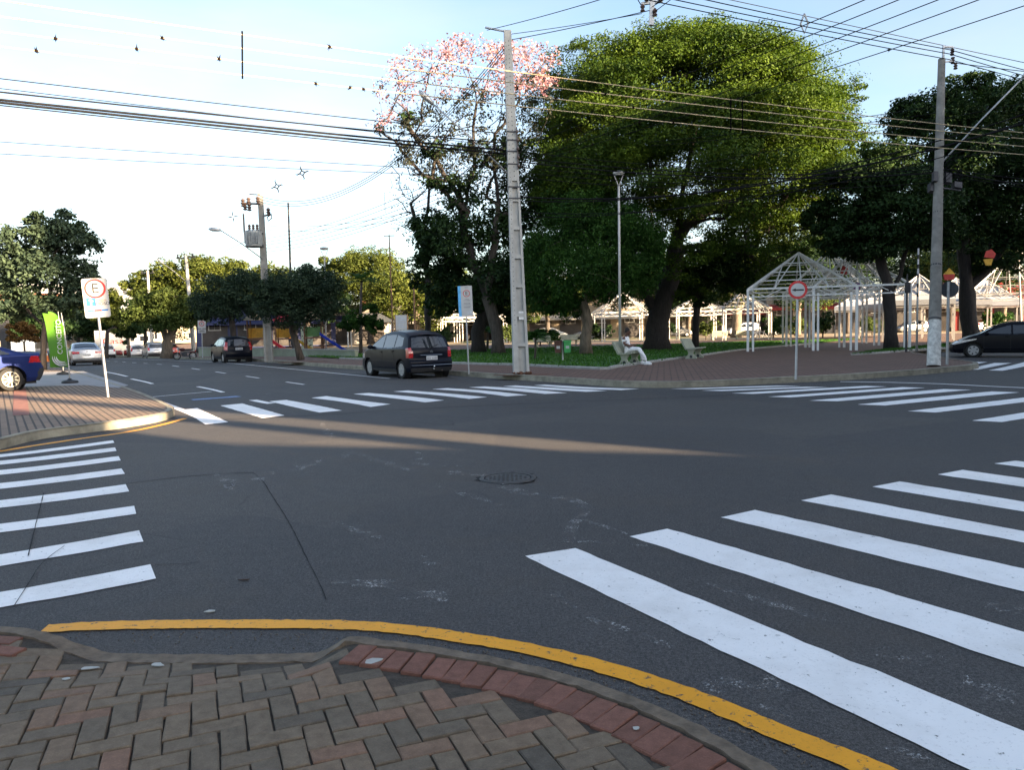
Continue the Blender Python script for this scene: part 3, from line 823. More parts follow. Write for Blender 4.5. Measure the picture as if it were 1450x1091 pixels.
def branch_net(trunks, tips, rng, r_tip, r_base, lift=0.25, jit=0.06):
    """trunks: list of (points) from the ground; every tip joins the nearest lower node.
    returns a list of node (pos, parent) and radii"""
    pos, par, dep = [], [], []
    def addn(p, q):
        pos.append(np.array(p, float)); par.append(q); dep.append(0.0 if q < 0 else dep[q] + np.linalg.norm(pos[-1] - pos[q]))
        return len(pos) - 1
    for tr in trunks:
        q = -1
        if tr[0] is not None and isinstance(tr[0], str):   # continues from nearest node
            tr = tr[1:]
            d = [np.linalg.norm(p - np.array(tr[0])) for p in pos]; q = int(np.argmin(d))
        prev = None
        for p in tr:
            p = np.array(p, float)
            if prev is not None:
                n = max(1, int(np.linalg.norm(p - prev) / 0.6))
                for k in range(1, n): q = addn(prev + (p - prev) * k / n + rng.normal(0, jit * 0.6, 3) * (1 if q > 2 else 0), q)
            q = addn(p, q); prev = p
    ntrunk = len(pos)
    base = pos[0]
    order = sorted(range(len(tips)), key=lambda i: np.linalg.norm(tips[i] - pos[ntrunk - 1]))
    for i in order:
        t = np.array(tips[i], float)
        A = np.array(pos)
        d = np.linalg.norm(A - t, axis=1)
        horiz = np.linalg.norm(A[:, :2] - t[:2], axis=1)
        cost = d + 0.12 * np.array(dep) + np.where(A[:, 2] > t[2] + 0.2, 2.0, 0) + np.where(A[:, 2] < base[2] + 0.28 * (t[2] - base[2]), 4.0, 0)
        q = int(np.argmin(cost)); p0 = pos[q]
        L = np.linalg.norm(t - p0); n = max(1, int(L / 0.7))
        mid = (p0 + t) / 2 + np.array([0, 0, lift * L * (0.5 if t[2] > p0[2] else 0.2)]) + rng.normal(0, jit * L, 3)
        for k in range(1, n + 1):
            u = k / n
            pt = (1 - u) ** 2 * p0 + 2 * u * (1 - u) * mid + u * u * t
            q = addn(pt, q)
    cnt = np.zeros(len(pos))
    child = np.zeros(len(pos), int)
    for i in range(len(pos)):
        if par[i] >= 0: child[par[i]] += 1
    cnt[child == 0] = 1
    for i in range(len(pos) - 1, -1, -1):
        if par[i] >= 0: cnt[par[i]] += cnt[i]
    rad = r_tip * np.sqrt(cnt)
    k = r_base / max(rad[0], 1e-6)
    rad = r_tip + (rad - r_tip) * ((r_base - r_tip) / max(rad[0] - r_tip, 1e-6))
    return pos, par, rad, ntrunk
def net_mesh(b, net, n=6, flare=1.35, flare_h=0.8):
    pos, par, rad, _ = net
    kids = {}
    for i, p in enumerate(par):
        if p >= 0: kids.setdefault(p, []).append(i)
    roots = [i for i, p in enumerate(par) if p < 0]
    stack = [(r_, None) for r_ in roots]
    z0 = pos[0][2]
    while stack:
        i, frm = stack.pop()
        path = [] if frm is None else [frm]
        rs = [] if frm is None else [min(rad[frm], rad[i] * 1.15)]
        cur = i
        while True:
            path.append(cur)
            h = pos[cur][2] - z0
            rs.append(rad[cur] * (1 + (flare - 1) * max(0, 1 - h / flare_h) ** 2))
            ks = kids.get(cur, [])
            if not ks: break
            ks = sorted(ks, key=lambda q: -rad[q])
            for o in ks[1:]: stack.append((o, cur))
            cur = ks[0]
        if len(path) > 1:
            mr = max(rs)
            b.tube([pos[q] for q in path], rs, 10 if mr > 0.2 else (n if mr > 0.05 else 4))
def px_lobes(lobes, D, base):
    out = []
    for L in lobes:
        px, py, rx, ry = L[:4]; dY = L[4] if len(L) > 4 else 0
        c = atd(px, py, D + dY) - base
        k = (D + dY) / FPX
        rd = L[5] if len(L) > 5 else (rx + ry) / 2 * k
        out.append((np.array(c), np.array([rx * k, rd, ry * k])))
    return out
def grow(name, label, base, lobes, leaf, bark, leaf_n, leaf_s, trunk_pts, r_base, seed=1, sub=14, subr=(0.28, 0.45), flatz=0.7, r_tip=0.012, fill=0.25, upb=0.55, aspect=0.5, droop=0.0, group=None, extra=None, cat='tree', tips_per=6, shell=(0.55, 1.08), dens=None, cname='crown'):
    """lobes: list of (centre, radii) relative to base"""
    rng = np.random.default_rng(seed)
    root = thing(name, label, cat, base, group=group)
    C, O, T, tips = [], [], [], []
    area = [float(np.prod(r) ** (2 / 3)) for c, r in lobes]; tot = sum(area)
    if dens:
        c, r, ns, nl, fr, srr, zmin = dens
        for k in range(ns):
            while True:
                d = rng.normal(0, 1, 3); d /= np.linalg.norm(d)
                if d[2] > zmin: break
            sc = c + d * r * rng.uniform(*fr); sr = np.mean(r) * rng.uniform(*srr) * np.array([1, 1, 0.40])
            dd = rng.normal(0, 1, (nl, 3)); dd /= np.linalg.norm(dd, axis=1)[:, None]
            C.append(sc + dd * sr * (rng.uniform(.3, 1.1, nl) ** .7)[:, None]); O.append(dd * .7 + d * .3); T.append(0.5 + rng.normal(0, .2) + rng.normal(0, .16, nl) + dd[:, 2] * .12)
    for (c, r), a in zip(lobes, area):
        ns = max(4, int(sub * (0.5 + 1.0 * a * len(lobes) / tot)))
        nl = int(leaf_n * a / tot / ns)
        lt = rng.uniform(-0.1, 0.1)
        for k in range(ns):
            d = rng.normal(0, 1, 3); d[2] = d[2] * 0.9 + 0.15; d /= np.linalg.norm(d)
            f = rng.uniform(0.62, 0.98) if rng.random() > fill else rng.uniform(0.1, 0.6)
            sc = c + d * r * f
            sr = np.mean(r) * rng.uniform(*subr) * np.array([1, 1, flatz])
            dd = rng.normal(0, 1, (nl, 3)); dd /= np.linalg.norm(dd, axis=1)[:, None]
            rr = rng.uniform(*shell, nl) ** 0.7
            P = sc + dd * sr * rr[:, None]
            C.append(P); O.append(dd)
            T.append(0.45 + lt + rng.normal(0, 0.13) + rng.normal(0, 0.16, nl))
            if k < tips_per: tips.append(c + d * r * f * 0.9)
    C, O, T = np.vstack(C), np.vstack(O), np.concatenate(T)
    keep = C[:, 2] > 0.25
    net = branch_net(trunk_pts, tips, rng, r_tip, r_base)
    b = MB(); net_mesh(b, net)
    b.build('trunk', bark, root, smooth=True)
    leaf_mesh(cname, C[keep], leaf_s, O[keep], upb, rng, leaf, root, T[keep], aspect, droop)
    if extra: extra(root, rng, net)
    return root
def ptree(name, label, bpx, D, lobes, leaf, bark, leaf_n, leaf_s, r_base, trunk_px=None, z=0.15, **kw):
    """tree located by its base pixel column and depth"""
    bpos = atd(bpx[0], bpx[1], D)
    base = Vector((bpos.x, bpos.y, H(bpos.x, bpos.y) + z))
    lb = px_lobes(lobes, D, base)
    top = min(l[1] for l in lobes)
    tr = []
    for tp in (trunk_px or [[(bpx[0], bpx[1] - 40)]]):
        if tp and isinstance(tp[0], str):
            pts = ['join'] + [np.array(atd(q[0], q[1], D + (q[2] if len(q) > 2 else 0)) - base) for q in tp[1:]]
        else:
            st = np.zeros(3) if len(tr) == 0 or not kw.get('multi') else np.zeros(3)
            pts = [st] + [np.array(atd(q[0], q[1], D + (q[2] if len(q) > 2 else 0)) - base) for q in tp]
        tr.append(pts)
    kw.pop('multi', None)
    if kw.get('dens'):
        L, *rest = kw['dens']; (cc, rr_), = px_lobes([L], D, base); kw['dens'] = (cc, rr_, *rest)
    return grow(name, label, base, lb, leaf, bark, leaf_n, leaf_s, tr, r_base, **kw)

# the great feathery-leaved tree of the square
ptree('broad_tree', 'huge broad domed tree whose yellow green top catches the sun', (930, 493), 47,
      [(985, 90, 120, 54, 1), (905, 98, 95, 58, 2), (825, 128, 70, 60, 3), (775, 165, 40, 66, 4), (1085, 120, 95, 58, 0), (1150, 165, 58, 62, -1), (1080, 205, 105, 60, -3), (960, 180, 120, 76, -4), (850, 210, 90, 76, -3), (1120, 258, 88, 46, -2), (1000, 285, 120, 66, -4), (768, 235, 44, 76, 4), (1110, 312, 74, 40, 1), (900, 290, 84, 60, -1), (1060, 365, 70, 36, 2), (1000, 180, 190, 120, 7), (1178, 205, 40, 40, 0), (1168, 246, 46, 28, -1), (985, 390, 76, 34, 3), (770, 310, 42, 70, 5), (880, 380, 60, 40, 5), (930, 420, 50, 24, 6), (1030, 410, 60, 24, 5), (1190, 140, 32, 36, 1), (840, 95, 60, 44, 2), (1060, 80, 70, 40, 0), (955, 360, 70, 36, -4), (1040, 345, 60, 34, -4), (960, 415, 50, 22, 1), (810, 285, 60, 50, 3), (790, 255, 50, 40, 3), (860, 330, 50, 40, 3), (1090, 300, 70, 40, 3), (1140, 345, 50, 34, 3), (1040, 300, 60, 40, 4), (1110, 385, 50, 30, 4)],
      LEAF_BIG, BARK_D, 220000, 0.165, 0.74,
      [[(931, 465), (926, 440), (908, 400), (886, 340), (860, 260)], ['j', (930, 462), (940, 425), (955, 370), (965, 280), (985, 180)], ['j', (955, 350), (985, 300, -1), (1040, 250, -1), (1090, 200, -1)], ['j', (938, 440), (930, 380, 3), (920, 280, 4)], ['j', (958, 330), (1000, 300, 1), (1070, 270, 1)]],
      seed=3, sub=30, subr=(0.22, 0.36), flatz=0.42, upb=0.6, r_tip=0.03, tips_per=7, fill=0.2, shell=(0.35, 1.1),
      dens=((975, 268, 230, 228, 1, 9.8), 330, 820, (0.80, 0.93), (0.11, 0.19), -0.12))
# drooping small-leaved tree in front of it
ptree('drooping_tree', 'dense dark green tree with drooping small leaves beside the tall lamp post', (830, 504), 42,
      [(845, 335, 82, 55, 0), (790, 350, 48, 66, 1), (900, 345, 46, 55, -1), (840, 385, 85, 42, -1), (768, 380, 32, 52, 1), (890, 395, 42, 32, 0), (840, 300, 60, 34, 0), (800, 415, 42, 26, 0), (925, 370, 22, 35, 0), (860, 420, 30, 20, 0), (768, 425, 32, 30, 0), (795, 438, 36, 18, 0), (750, 395, 20, 50, 2)],
      LEAF_FICUS, BARK_L, 74000, 0.15, 0.30, [[(829, 480), (833, 455), (826, 430), (838, 400), (840, 350)], ['j', (829, 470), (822, 440), (815, 410)]],
      seed=5, sub=34, subr=(0.2, 0.34), flatz=1.0, upb=0.1, droop=1.6, tips_per=6, shell=(0.4, 1.1))
# pink flowering tree: bare upper limbs with blossom, dark leafy lower crown
def pink_extra(root, rng, net):
    D = 46
    C, T, DL = [], [], []
    for i in range(1500):
        a = rng.uniform(0, 2 * math.pi); q = math.sqrt(rng.random())
        px, py = 655 + 128 * q * math.cos(a), 158 + 108 * q * math.sin(a)
        if i % 5 == 0: px, py = rng.uniform(690, 788), rng.uniform(58, 125) + abs(rng.normal(0, 8))
        if px < 560 and py > 190: continue
        C.append(np.array(atd(px, py, D + rng.uniform(-4, 4))) - np.array(root.location))
        T.append((px, py))
    r2 = random.Random(4)
    tips = C[:560]
    tr = []
    for tp in ([(704, 470), (690, 420), (668, 365), (655, 320), (650, 270)], ['j', (690, 420), (700, 350), (705, 280), (700, 220)], ['j', (668, 365), (630, 340), (600, 322)], ['j', (650, 280), (620, 230), (590, 200)], ['j', (655, 300), (672, 240), (670, 180)], ['j', (705, 290), (730, 240), (745, 190)], ['j', (650, 262), (600, 250), (560, 200), (530, 180)]):
        s = 1 if tp[0] == 'j' else 0
        pts = [np.array(atd(*q, D)) - np.array(root.location) for q in tp[s:]]
        tr.append((['j'] + pts) if s else ([np.zeros(3)] + pts))
    net2 = branch_net(tr, tips, rng, 0.009, 0.25, lift=0.1, jit=0.10)
    b = MB(); net_mesh(b, net2, 6)
    b.build('limbs', BARK_D, root, smooth=True)
    # blossom tufts on the highest outer twigs, sparse leaves further down
    F, FO, FT, S, SO, ST = [], [], [], [], [], []
    for c, (px, py) in zip(C[:560], T[:560]):
        high = py < 128 + 0.42 * max(0, 650 - px) and (py < 95 or rng.random() < 0.75)
        if high:
            n = int(rng.integers(10, 24)); d = rng.normal(0, 1, (n, 3)); d /= np.linalg.norm(d, axis=1)[:, None]
            F.append(c + d * 0.42 * rng.uniform(.4, 1.2, (n, 1))); FO.append(d); FT.append(rng.uniform(0, 1, n))
        elif rng.random() < 0.8:
            n = int(rng.integers(8, 34)); d = rng.normal(0, 1, (n, 3)); d /= np.linalg.norm(d, axis=1)[:, None]
            S.append(c + d * 0.38 * rng.uniform(.4, 1.2, (n, 1))); SO.append(d); ST.append(rng.uniform(0, .8, n))
    leaf_mesh('blossom', np.vstack(F), 0.15, np.vstack(FO), 0.3, rng, PINK, root, np.concatenate(FT), 0.8)
    leaf_mesh('sparse_leaves', np.vstack(S), 0.20, np.vstack(SO), 0.3, rng, DULL, root, np.concatenate(ST), 0.5)
ptree('pink_flowering_tree', 'tall bare limbed tree with pink blossom at its top behind the near concrete pole', (706, 502), 46,
      [(655, 345, 50, 40, 0), (690, 310, 48, 46, 1), (725, 350, 38, 60, 1), (690, 390, 46, 40, 0), (735, 290, 28, 50, 2), (655, 270, 36, 30, -1), (620, 262, 26, 20, 0), (715, 225, 34, 34, 0), (675, 215, 30, 22, 0), (612, 215, 24, 18, 0), (575, 165, 20, 14, 0)],
      LEAF_DARK, BARK, 15000, 0.24, 0.36, [[(704, 470), (690, 420), (668, 365), (655, 320)], ['j', (690, 420), (700, 350), (705, 290)]],
      seed=8, sub=12, subr=(0.3, 0.5), tips_per=5, extra=pink_extra, shell=(0.2, 1.15))
ptree('dark_tree', 'dense dark tree on a dark leaning trunk left of the pink flowering tree', (678, 500), 49,
      [(622, 345, 42, 46, 0), (650, 390, 46, 40, 0), (605, 385, 26, 36, -1), (640, 425, 40, 26, -1), (600, 330, 20, 26, 0), (690, 420, 40, 30, 1), (720, 400, 36, 60, 3)],
      LEAF_DARK, BARK_D, 26000, 0.24, 0.42, [[(676, 470), (688, 440), (690, 410)], ['j', (684, 445), (655, 400), (630, 360)]],
      seed=12, sub=16, tips_per=5)
# bare twiggy top behind the dark tree
def twigs(root, rng, net): pass
def bare():
    D = 56
    base = atd(606, 492, D); base = Vector((base.x, base.y, 0.15))
    rng = np.random.default_rng(5)
    root = thing('bare_tree', 'nearly leafless twiggy tree rising against the sky left of the pink tree', 'tree', base)
    rel = lambda px, py, dy=0: np.array(atd(px, py, D + dy) - base)
    tips = [rel(rng.uniform(552, 618), rng.uniform(228, 330), rng.uniform(-2, 2)) for i in range(110)]
    net = branch_net([[np.zeros(3), rel(606, 430), rel(603, 380), rel(598, 340)], ['j', rel(600, 350), rel(585, 300), rel(575, 265)], ['j', rel(600, 345), rel(606, 300), rel(607, 280)]], tips, rng, 0.014, 0.22, jit=0.12)
    b = MB(); net_mesh(b, net); b.build('trunk', BARK_D, root, smooth=True)
    S = np.vstack([t + rng.normal(0, .3, (5, 3)) for t in tips[:60]])
    leaf_mesh('sparse_leaves', S, 0.2, rng.normal(0, 1, S.shape), 0.2, rng, LEAF_DARK, root, rng.uniform(0, .7, len(S)))
bare()
# right-hand trees
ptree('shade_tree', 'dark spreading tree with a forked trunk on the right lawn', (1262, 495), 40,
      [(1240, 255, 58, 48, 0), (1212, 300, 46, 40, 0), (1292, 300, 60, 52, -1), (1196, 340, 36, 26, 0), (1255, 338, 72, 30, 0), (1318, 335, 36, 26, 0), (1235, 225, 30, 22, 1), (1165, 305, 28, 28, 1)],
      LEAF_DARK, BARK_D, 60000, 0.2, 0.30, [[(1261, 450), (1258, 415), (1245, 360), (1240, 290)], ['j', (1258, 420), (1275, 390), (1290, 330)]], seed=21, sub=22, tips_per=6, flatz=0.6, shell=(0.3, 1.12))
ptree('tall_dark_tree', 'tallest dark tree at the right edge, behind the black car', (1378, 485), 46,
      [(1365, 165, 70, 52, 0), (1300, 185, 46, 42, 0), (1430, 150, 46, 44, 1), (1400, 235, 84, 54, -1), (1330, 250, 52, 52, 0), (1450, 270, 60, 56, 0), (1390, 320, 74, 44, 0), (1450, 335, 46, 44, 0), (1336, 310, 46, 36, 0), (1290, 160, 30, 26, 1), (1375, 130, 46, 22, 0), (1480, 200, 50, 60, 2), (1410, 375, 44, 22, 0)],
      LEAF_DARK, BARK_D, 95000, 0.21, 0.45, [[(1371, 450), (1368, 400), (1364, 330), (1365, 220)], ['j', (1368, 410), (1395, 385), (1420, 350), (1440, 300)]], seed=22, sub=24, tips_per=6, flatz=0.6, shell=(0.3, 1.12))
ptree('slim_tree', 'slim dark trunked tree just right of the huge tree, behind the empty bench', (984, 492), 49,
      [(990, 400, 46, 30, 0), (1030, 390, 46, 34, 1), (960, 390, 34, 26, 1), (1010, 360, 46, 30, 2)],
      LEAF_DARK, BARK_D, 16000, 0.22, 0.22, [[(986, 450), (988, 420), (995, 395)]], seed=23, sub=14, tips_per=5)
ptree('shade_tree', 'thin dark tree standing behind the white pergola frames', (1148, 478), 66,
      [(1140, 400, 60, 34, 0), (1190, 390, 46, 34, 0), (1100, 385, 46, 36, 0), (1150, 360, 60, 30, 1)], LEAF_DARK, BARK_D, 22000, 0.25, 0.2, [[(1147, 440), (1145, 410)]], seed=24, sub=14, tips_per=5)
ptree('sunlit_tree', 'tree with sunlit orange limbs seen beyond the huge trunk at its right', (1042, 474), 86,
      [(1040, 398, 52, 34, 0), (1085, 390, 44, 34, 1), (1000, 400, 40, 30, 1), (1120, 400, 34, 26, 2)], LEAF_LIT, BARK_L, 20000, 0.3, 0.5, [[(1045, 440), (1030, 410)], ['j', (1046, 440), (1062, 405)]], seed=25, sub=14, tips_per=6)
# left part
ptree('street_tree', 'large bluish green tree on the left pavement behind the green flags', (60, 508), 37,
      [(78, 322, 36, 24, 0), (40, 342, 38, 28, 0), (100, 346, 42, 22, 0), (20, 372, 34, 26, 0), (70, 384, 62, 28, 0), (118, 398, 28, 24, 0), (28, 418, 40, 22, 0), (88, 428, 48, 24, 0), (8, 440, 30, 20, 1), (140, 350, 12, 8, 0), (135, 410, 14, 12, 0), (-30, 400, 36, 40, 1)],
      LEAF_BLUE, BARK_D, 23000, 0.21, 0.13, [[(62, 478), (66, 450), (72, 415), (76, 360)], ['j', (64, 462), (44, 445), (25, 420)]], seed=31, sub=18, tips_per=6, z=0.14, shell=(0.3, 1.15))
ptree('round_street_tree', 'clipped round dark tree on a leaning trunk by the kerb pole', (426, 512), 43,
      [(435, 418, 52, 36, -1), (402, 415, 40, 34, -2), (466, 420, 26, 30, -.5), (425, 445, 54, 18, -1), (384, 432, 24, 24, -2), (440, 392, 34, 18, -1), (372, 420, 18, 24, -2)],
      LEAF_STREET, BARK, 34000, 0.13, 0.17, [[(421, 490), (414, 470), (412, 455), (415, 430)], ['j', (413, 462), (405, 452), (395, 435)]], seed=32, sub=26, subr=(0.25, 0.4), tips_per=6)
ptree('round_street_tree', 'darker round tree behind the parked dark hatchback', (330, 503), 52,
      [(322, 413, 42, 26, 0), (296, 430, 26, 22, 0), (352, 430, 34, 26, 0), (318, 440, 40, 18, 0), (345, 398, 30, 16, 0), (372, 410, 20, 24, 1)],
      LEAF_STREET, BARK_D, 24000, 0.16, 0.2, [[(331, 480), (328, 450), (322, 425)]], seed=33, sub=22, tips_per=5)
ptree('street_tree', 'light green sunlit tree on an orange trunk beside the parked motorcycle', (236, 504), 63,
      [(214, 438, 32, 22, 0), (250, 442, 32, 22, 0), (234, 424, 36, 16, 0), (194, 450, 22, 16, 0), (274, 450, 22, 16, 0), (232, 456, 40, 12, -1)],
      LEAF_LIT, BARK_L, 20000, 0.22, 0.42, [[(237, 485), (232, 470), (222, 450)], ['j', (237, 482), (246, 466), (256, 450)]], seed=34, sub=18, tips_per=6)
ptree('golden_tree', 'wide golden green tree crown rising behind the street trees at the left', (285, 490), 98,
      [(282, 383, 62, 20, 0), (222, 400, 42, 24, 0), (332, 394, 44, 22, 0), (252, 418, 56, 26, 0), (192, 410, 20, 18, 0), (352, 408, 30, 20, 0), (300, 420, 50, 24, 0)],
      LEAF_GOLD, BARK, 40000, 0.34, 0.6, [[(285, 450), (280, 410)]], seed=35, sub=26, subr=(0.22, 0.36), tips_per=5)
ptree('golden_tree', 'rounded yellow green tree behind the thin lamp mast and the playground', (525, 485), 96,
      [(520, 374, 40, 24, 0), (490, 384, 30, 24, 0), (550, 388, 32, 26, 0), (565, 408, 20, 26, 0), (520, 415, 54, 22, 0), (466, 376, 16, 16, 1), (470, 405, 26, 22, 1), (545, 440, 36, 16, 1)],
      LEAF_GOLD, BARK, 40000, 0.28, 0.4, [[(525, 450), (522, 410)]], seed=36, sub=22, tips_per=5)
ptree('small_tree', 'small dark green tree in front of the palm on the square', (510, 500), 52,
      [(505, 455, 20, 14, 0), (530, 460, 16, 16, 0), (488, 462, 12, 10, 0), (528, 440, 12, 10, 0)], LEAF_FICUS, BARK, 7000, 0.16, 0.08, [[(510, 480), (508, 462)]], seed=37, sub=12, tips_per=4)
ptree('bush', 'orange tinted sunlit bush low behind the blue car', (35, 500), 52, [(30, 468, 18, 12, 0), (45, 474, 14, 10, 0), (18, 476, 12, 9, 0)], DRY, BARK, 4000, 0.2, 0.06, [[(34, 485)]], seed=38, sub=8, tips_per=3, cat='bush', cname='foliage')
ptree('street_tree', 'dark narrow tree beside the far pole at the end of the street', (182, 498), 84, [(180, 462, 14, 18, 0), (190, 470, 12, 12, 0), (174, 476, 10, 10, 0)], LEAF_DARK, BARK, 5000, 0.3, 0.15, [[(182, 480)]], seed=39, sub=10, tips_per=3)
ptree('street_tree', 'dark tree just behind the leaning white parking sign', (150, 500), 80, [(158, 430, 16, 22, 0), (146, 440, 14, 22, 0), (162, 455, 14, 16, 0)], LEAF_GOLD, BARK_D, 6000, 0.3, 0.2, [[(152, 470)]], seed=40, sub=10, tips_per=3)
# background trees of the square: individual trees seen between the trunks
bgl = [(590, 88, 8.5, 5.0, LEAF_GOLD, 'pale sunlit tree behind the small minivan'), (655, 100, 9.5, 5.5, LEAF_LIT, 'mid green tree behind the parking sign on the square'), (715, 96, 9, 5, LEAF_DARK, 'dark background tree behind the near concrete pole'),
       (775, 92, 8.5, 5.0, LEAF_LIT, 'background tree right of the near concrete pole with red brown leaves low'), (845, 108, 12, 6, LEAF_DARK, 'dark background tree behind the drooping tree'), (905, 112, 12, 6, LEAF_LIT, 'background tree behind the seated person'),
       (975, 104, 11, 6, LEAF_DARK, 'dark background tree behind the far pergola'), (1075, 112, 13, 6, LEAF_LIT, 'background tree left of the pergola frames'), (1130, 88, 15, 6.5, LEAF_LIT, 'sunlit background tree above the pergola frames'),
       (1200, 96, 13, 6.5, LEAF_DARK, 'dark background tree above the white pergola ridge'), (1275, 104, 14, 7, LEAF_DARK, 'dark background tree above the white tents'), (1345, 98, 13, 6.5, LEAF_LIT, 'background tree behind the right pole'),
       (1420, 92, 14, 7, LEAF_DARK, 'dark background tree at the far right edge'), (435, 86, 9, 5, LEAF_DARK, 'dark tree behind the clipped round tree'), (400, 100, 11, 5, LEAF_GOLD, 'golden tree tip right of the transformer pole'),
       (110, 120, 9, 5, LEAF_LIT, 'distant tree behind the white banner'), (60, 95, 8, 5, LEAF_DARK, 'distant dark tree behind the grey panel'), (620, 120, 12, 6, LEAF_DARK, 'dark far tree behind the bare tree'), (10, 90, 9, 5, LEAF_DARK, 'distant dark tree at the left edge'), (205, 118, 10, 5, LEAF_DARK, 'dark distant tree behind the farthest poles'), (245, 124, 11, 6, LEAF_LIT, 'distant tree behind the white sunlit pole'), (128, 112, 8, 4.5, LEAF_DARK, 'dark distant tree above the white sedan'), (316, 110, 11, 6, LEAF_DARK, 'distant dark tree behind the dark hatchback')]
for i, (px, D, h, cr_, lm, lab) in enumerate(bgl):
    q = atd(px, 480, D); base = Vector((q.x, q.y, H(q.x, q.y) + 0.15)); rr = random.Random(100 + i)
    lb = [(np.array([rr.uniform(-.5, .5) * cr_, rr.uniform(-.5, .5) * cr_, h * rr.uniform(.38, .8)]), np.array([cr_ * rr.uniform(.5, .7), cr_ * rr.uniform(.5, .7), h * rr.uniform(.2, .28)])) for k in range(6)]
    grow('background_tree', lab, base, lb, lm, BARK if i % 2 else BARK_L, 11000, 0.36, [[np.zeros(3), np.array([0.1, 0, h * .3]), np.array([0.2 * (-1) ** i, 0, h * .55])]], 0.28, seed=200 + i, sub=12, tips_per=4, group='trees in the background of the square and street')
shr = [(585, 70, 1.6, 'round shrub far behind the minivan'), (630, 78, 1.8, 'shrub behind the parking rules sign'), (720, 80, 2.0, 'shrub behind the near concrete pole'), (765, 66, 1.5, 'dark shrub right of the near concrete pole'), (850, 84, 1.9, 'shrub right of the drooping tree trunk'), (1000, 78, 1.8, 'shrub behind the empty bench'), (1095, 80, 2.2, 'shrub behind the bicycle'), (1165, 74, 2.4, 'leafy shrub inside the pergola frames'), (1235, 84, 2.0, 'shrub left of the forked tree trunk'), (1415, 76, 2.2, 'shrub behind the black hatchback'), (945, 92, 2.4, 'tall shrub behind the huge trunk'), (1125, 90, 2.6, 'tall shrub left of the pergola path')]
for i, (px, D, h, lab) in enumerate(shr):
    q = atd(px, 480, D); base = Vector((q.x, q.y, H(q.x, q.y) + 0.15)); rr = random.Random(300 + i)
    lb = [(np.array([rr.uniform(-.9, .9), rr.uniform(-.6, .6), h * rr.uniform(.4, .75)]), np.array([rr.uniform(.7, 1.1), .8, h * .35])) for k in range(4)]
    grow('shrub', lab, base, lb, (LEAF_FICUS, LEAF_DARK, LEAF_LIT)[i % 3], BARK, 2200, 0.24, [[np.zeros(3), np.array([0, 0, h * .4])]], 0.06, seed=400 + i, sub=8, tips_per=3, group='shrubs at the back of the square', cat='shrub', cname='foliage')
# palms
def palm(px, py_base, D, py_crown, label, nf=15, L=2.2, r0=0.11):
    q = atd(px, py_base, D); base = Vector((q.x, q.y, H(q.x, q.y) + 0.15)); top = atd(px + 1, py_crown, D) - base
    t = thing('palm_tree', label, 'palm tree', base); rr = random.Random(px)
    MB().tube([(0, 0, 0), (0.05, 0, top.z * .5), (top.x, top.y, top.z)], [r0 * 1.3, r0, r0 * .8], 8).build('trunk', BARK, t, smooth=True)
    b = MB(); tn = []
    for k in range(nf):
        a = 2 * math.pi * k / nf + rr.uniform(-.2, .2); el = rr.uniform(0.1, 1.1); pts = []
        for s in range(9):
            u = s / 8; d = L * u
            pts.append(Vector((top.x + math.cos(a) * d * math.cos(el) , top.y + math.sin(a) * d * math.cos(el), top.z + d * math.sin(el) - 0.55 * L * u * u)))
        for s in range(1, 9):
            d = (pts[s] - pts[s - 1]).normalized(); side = d.cross(Vector((0, 0, 1))).normalized(); ll = 0.22 * L * (1 - abs(s / 8 - .45))
            for sg in (-1, 1):
                for h_ in (0, 0.5):
                    o = pts[s - 1].lerp(pts[s], h_); e = o + side * sg * ll + d * ll * .5 - Vector((0, 0, ll * .45))
                    b.add([o, o + d * .07, e], [(0, 1, 2)]); tn.append(rr.random())
    b.build('fronds', LEAF_FICUS, t, tint=tn)
palm(511, 495, 60, 398, 'slim palm with drooping fronds in front of the yellow green tree', L=2.4)
palm(757, 505, 36, 478, 'knee high dark palm like plant on the lawn right of the near concrete pole', 14, 0.85, 0.05)
palm(690, 495, 56, 470, 'low dark palm between the two dark trunks', 12, 1.3, 0.08)
# grass blades on the lawn edges
b_v, tn = [], []
rng = np.random.default_rng(4)
C = []
def blades(poly, n):
    xs = [p.x for p in poly]; ys = [p.y for p in poly]; k = 0
    while k < n:
        x, y = rng.uniform(min(xs), max(xs)), rng.uniform(min(ys), max(ys)); ins = False
        for i in range(len(poly)):
            a, c = poly[i], poly[i - 1]
            if (a.y > y) != (c.y > y) and x < (c.x - a.x) * (y - a.y) / (c.y - a.y) + a.x: ins = not ins
        if ins: C.append((x, y, H(x, y) + 0.22)); k += 1
blades([flat(p) for p in lawn1_l[::3]] + lawn1_back, 26000)
blades(lawn2_l[::3] + [Vector((36, 55, 0)), Vector((26, 46, 0)), Vector((18, 38, 0))], 12000)
C = np.array(C); O = np.zeros(C.shape); O[:, :2] = rng.normal(0, 1, (len(C), 2))
o = leaf_mesh('grass', C, 0.14, O, 0.0, rng, leaf_mat('grass_blade', (0.03, 0.085, 0.014), (0.085, 0.22, 0.035), 0.25), None, rng.uniform(0, 1, len(C)), 0.3, 2.0)
tag(o, 'short green grass covering the lawns of the square', 'grass', kind='stuff')
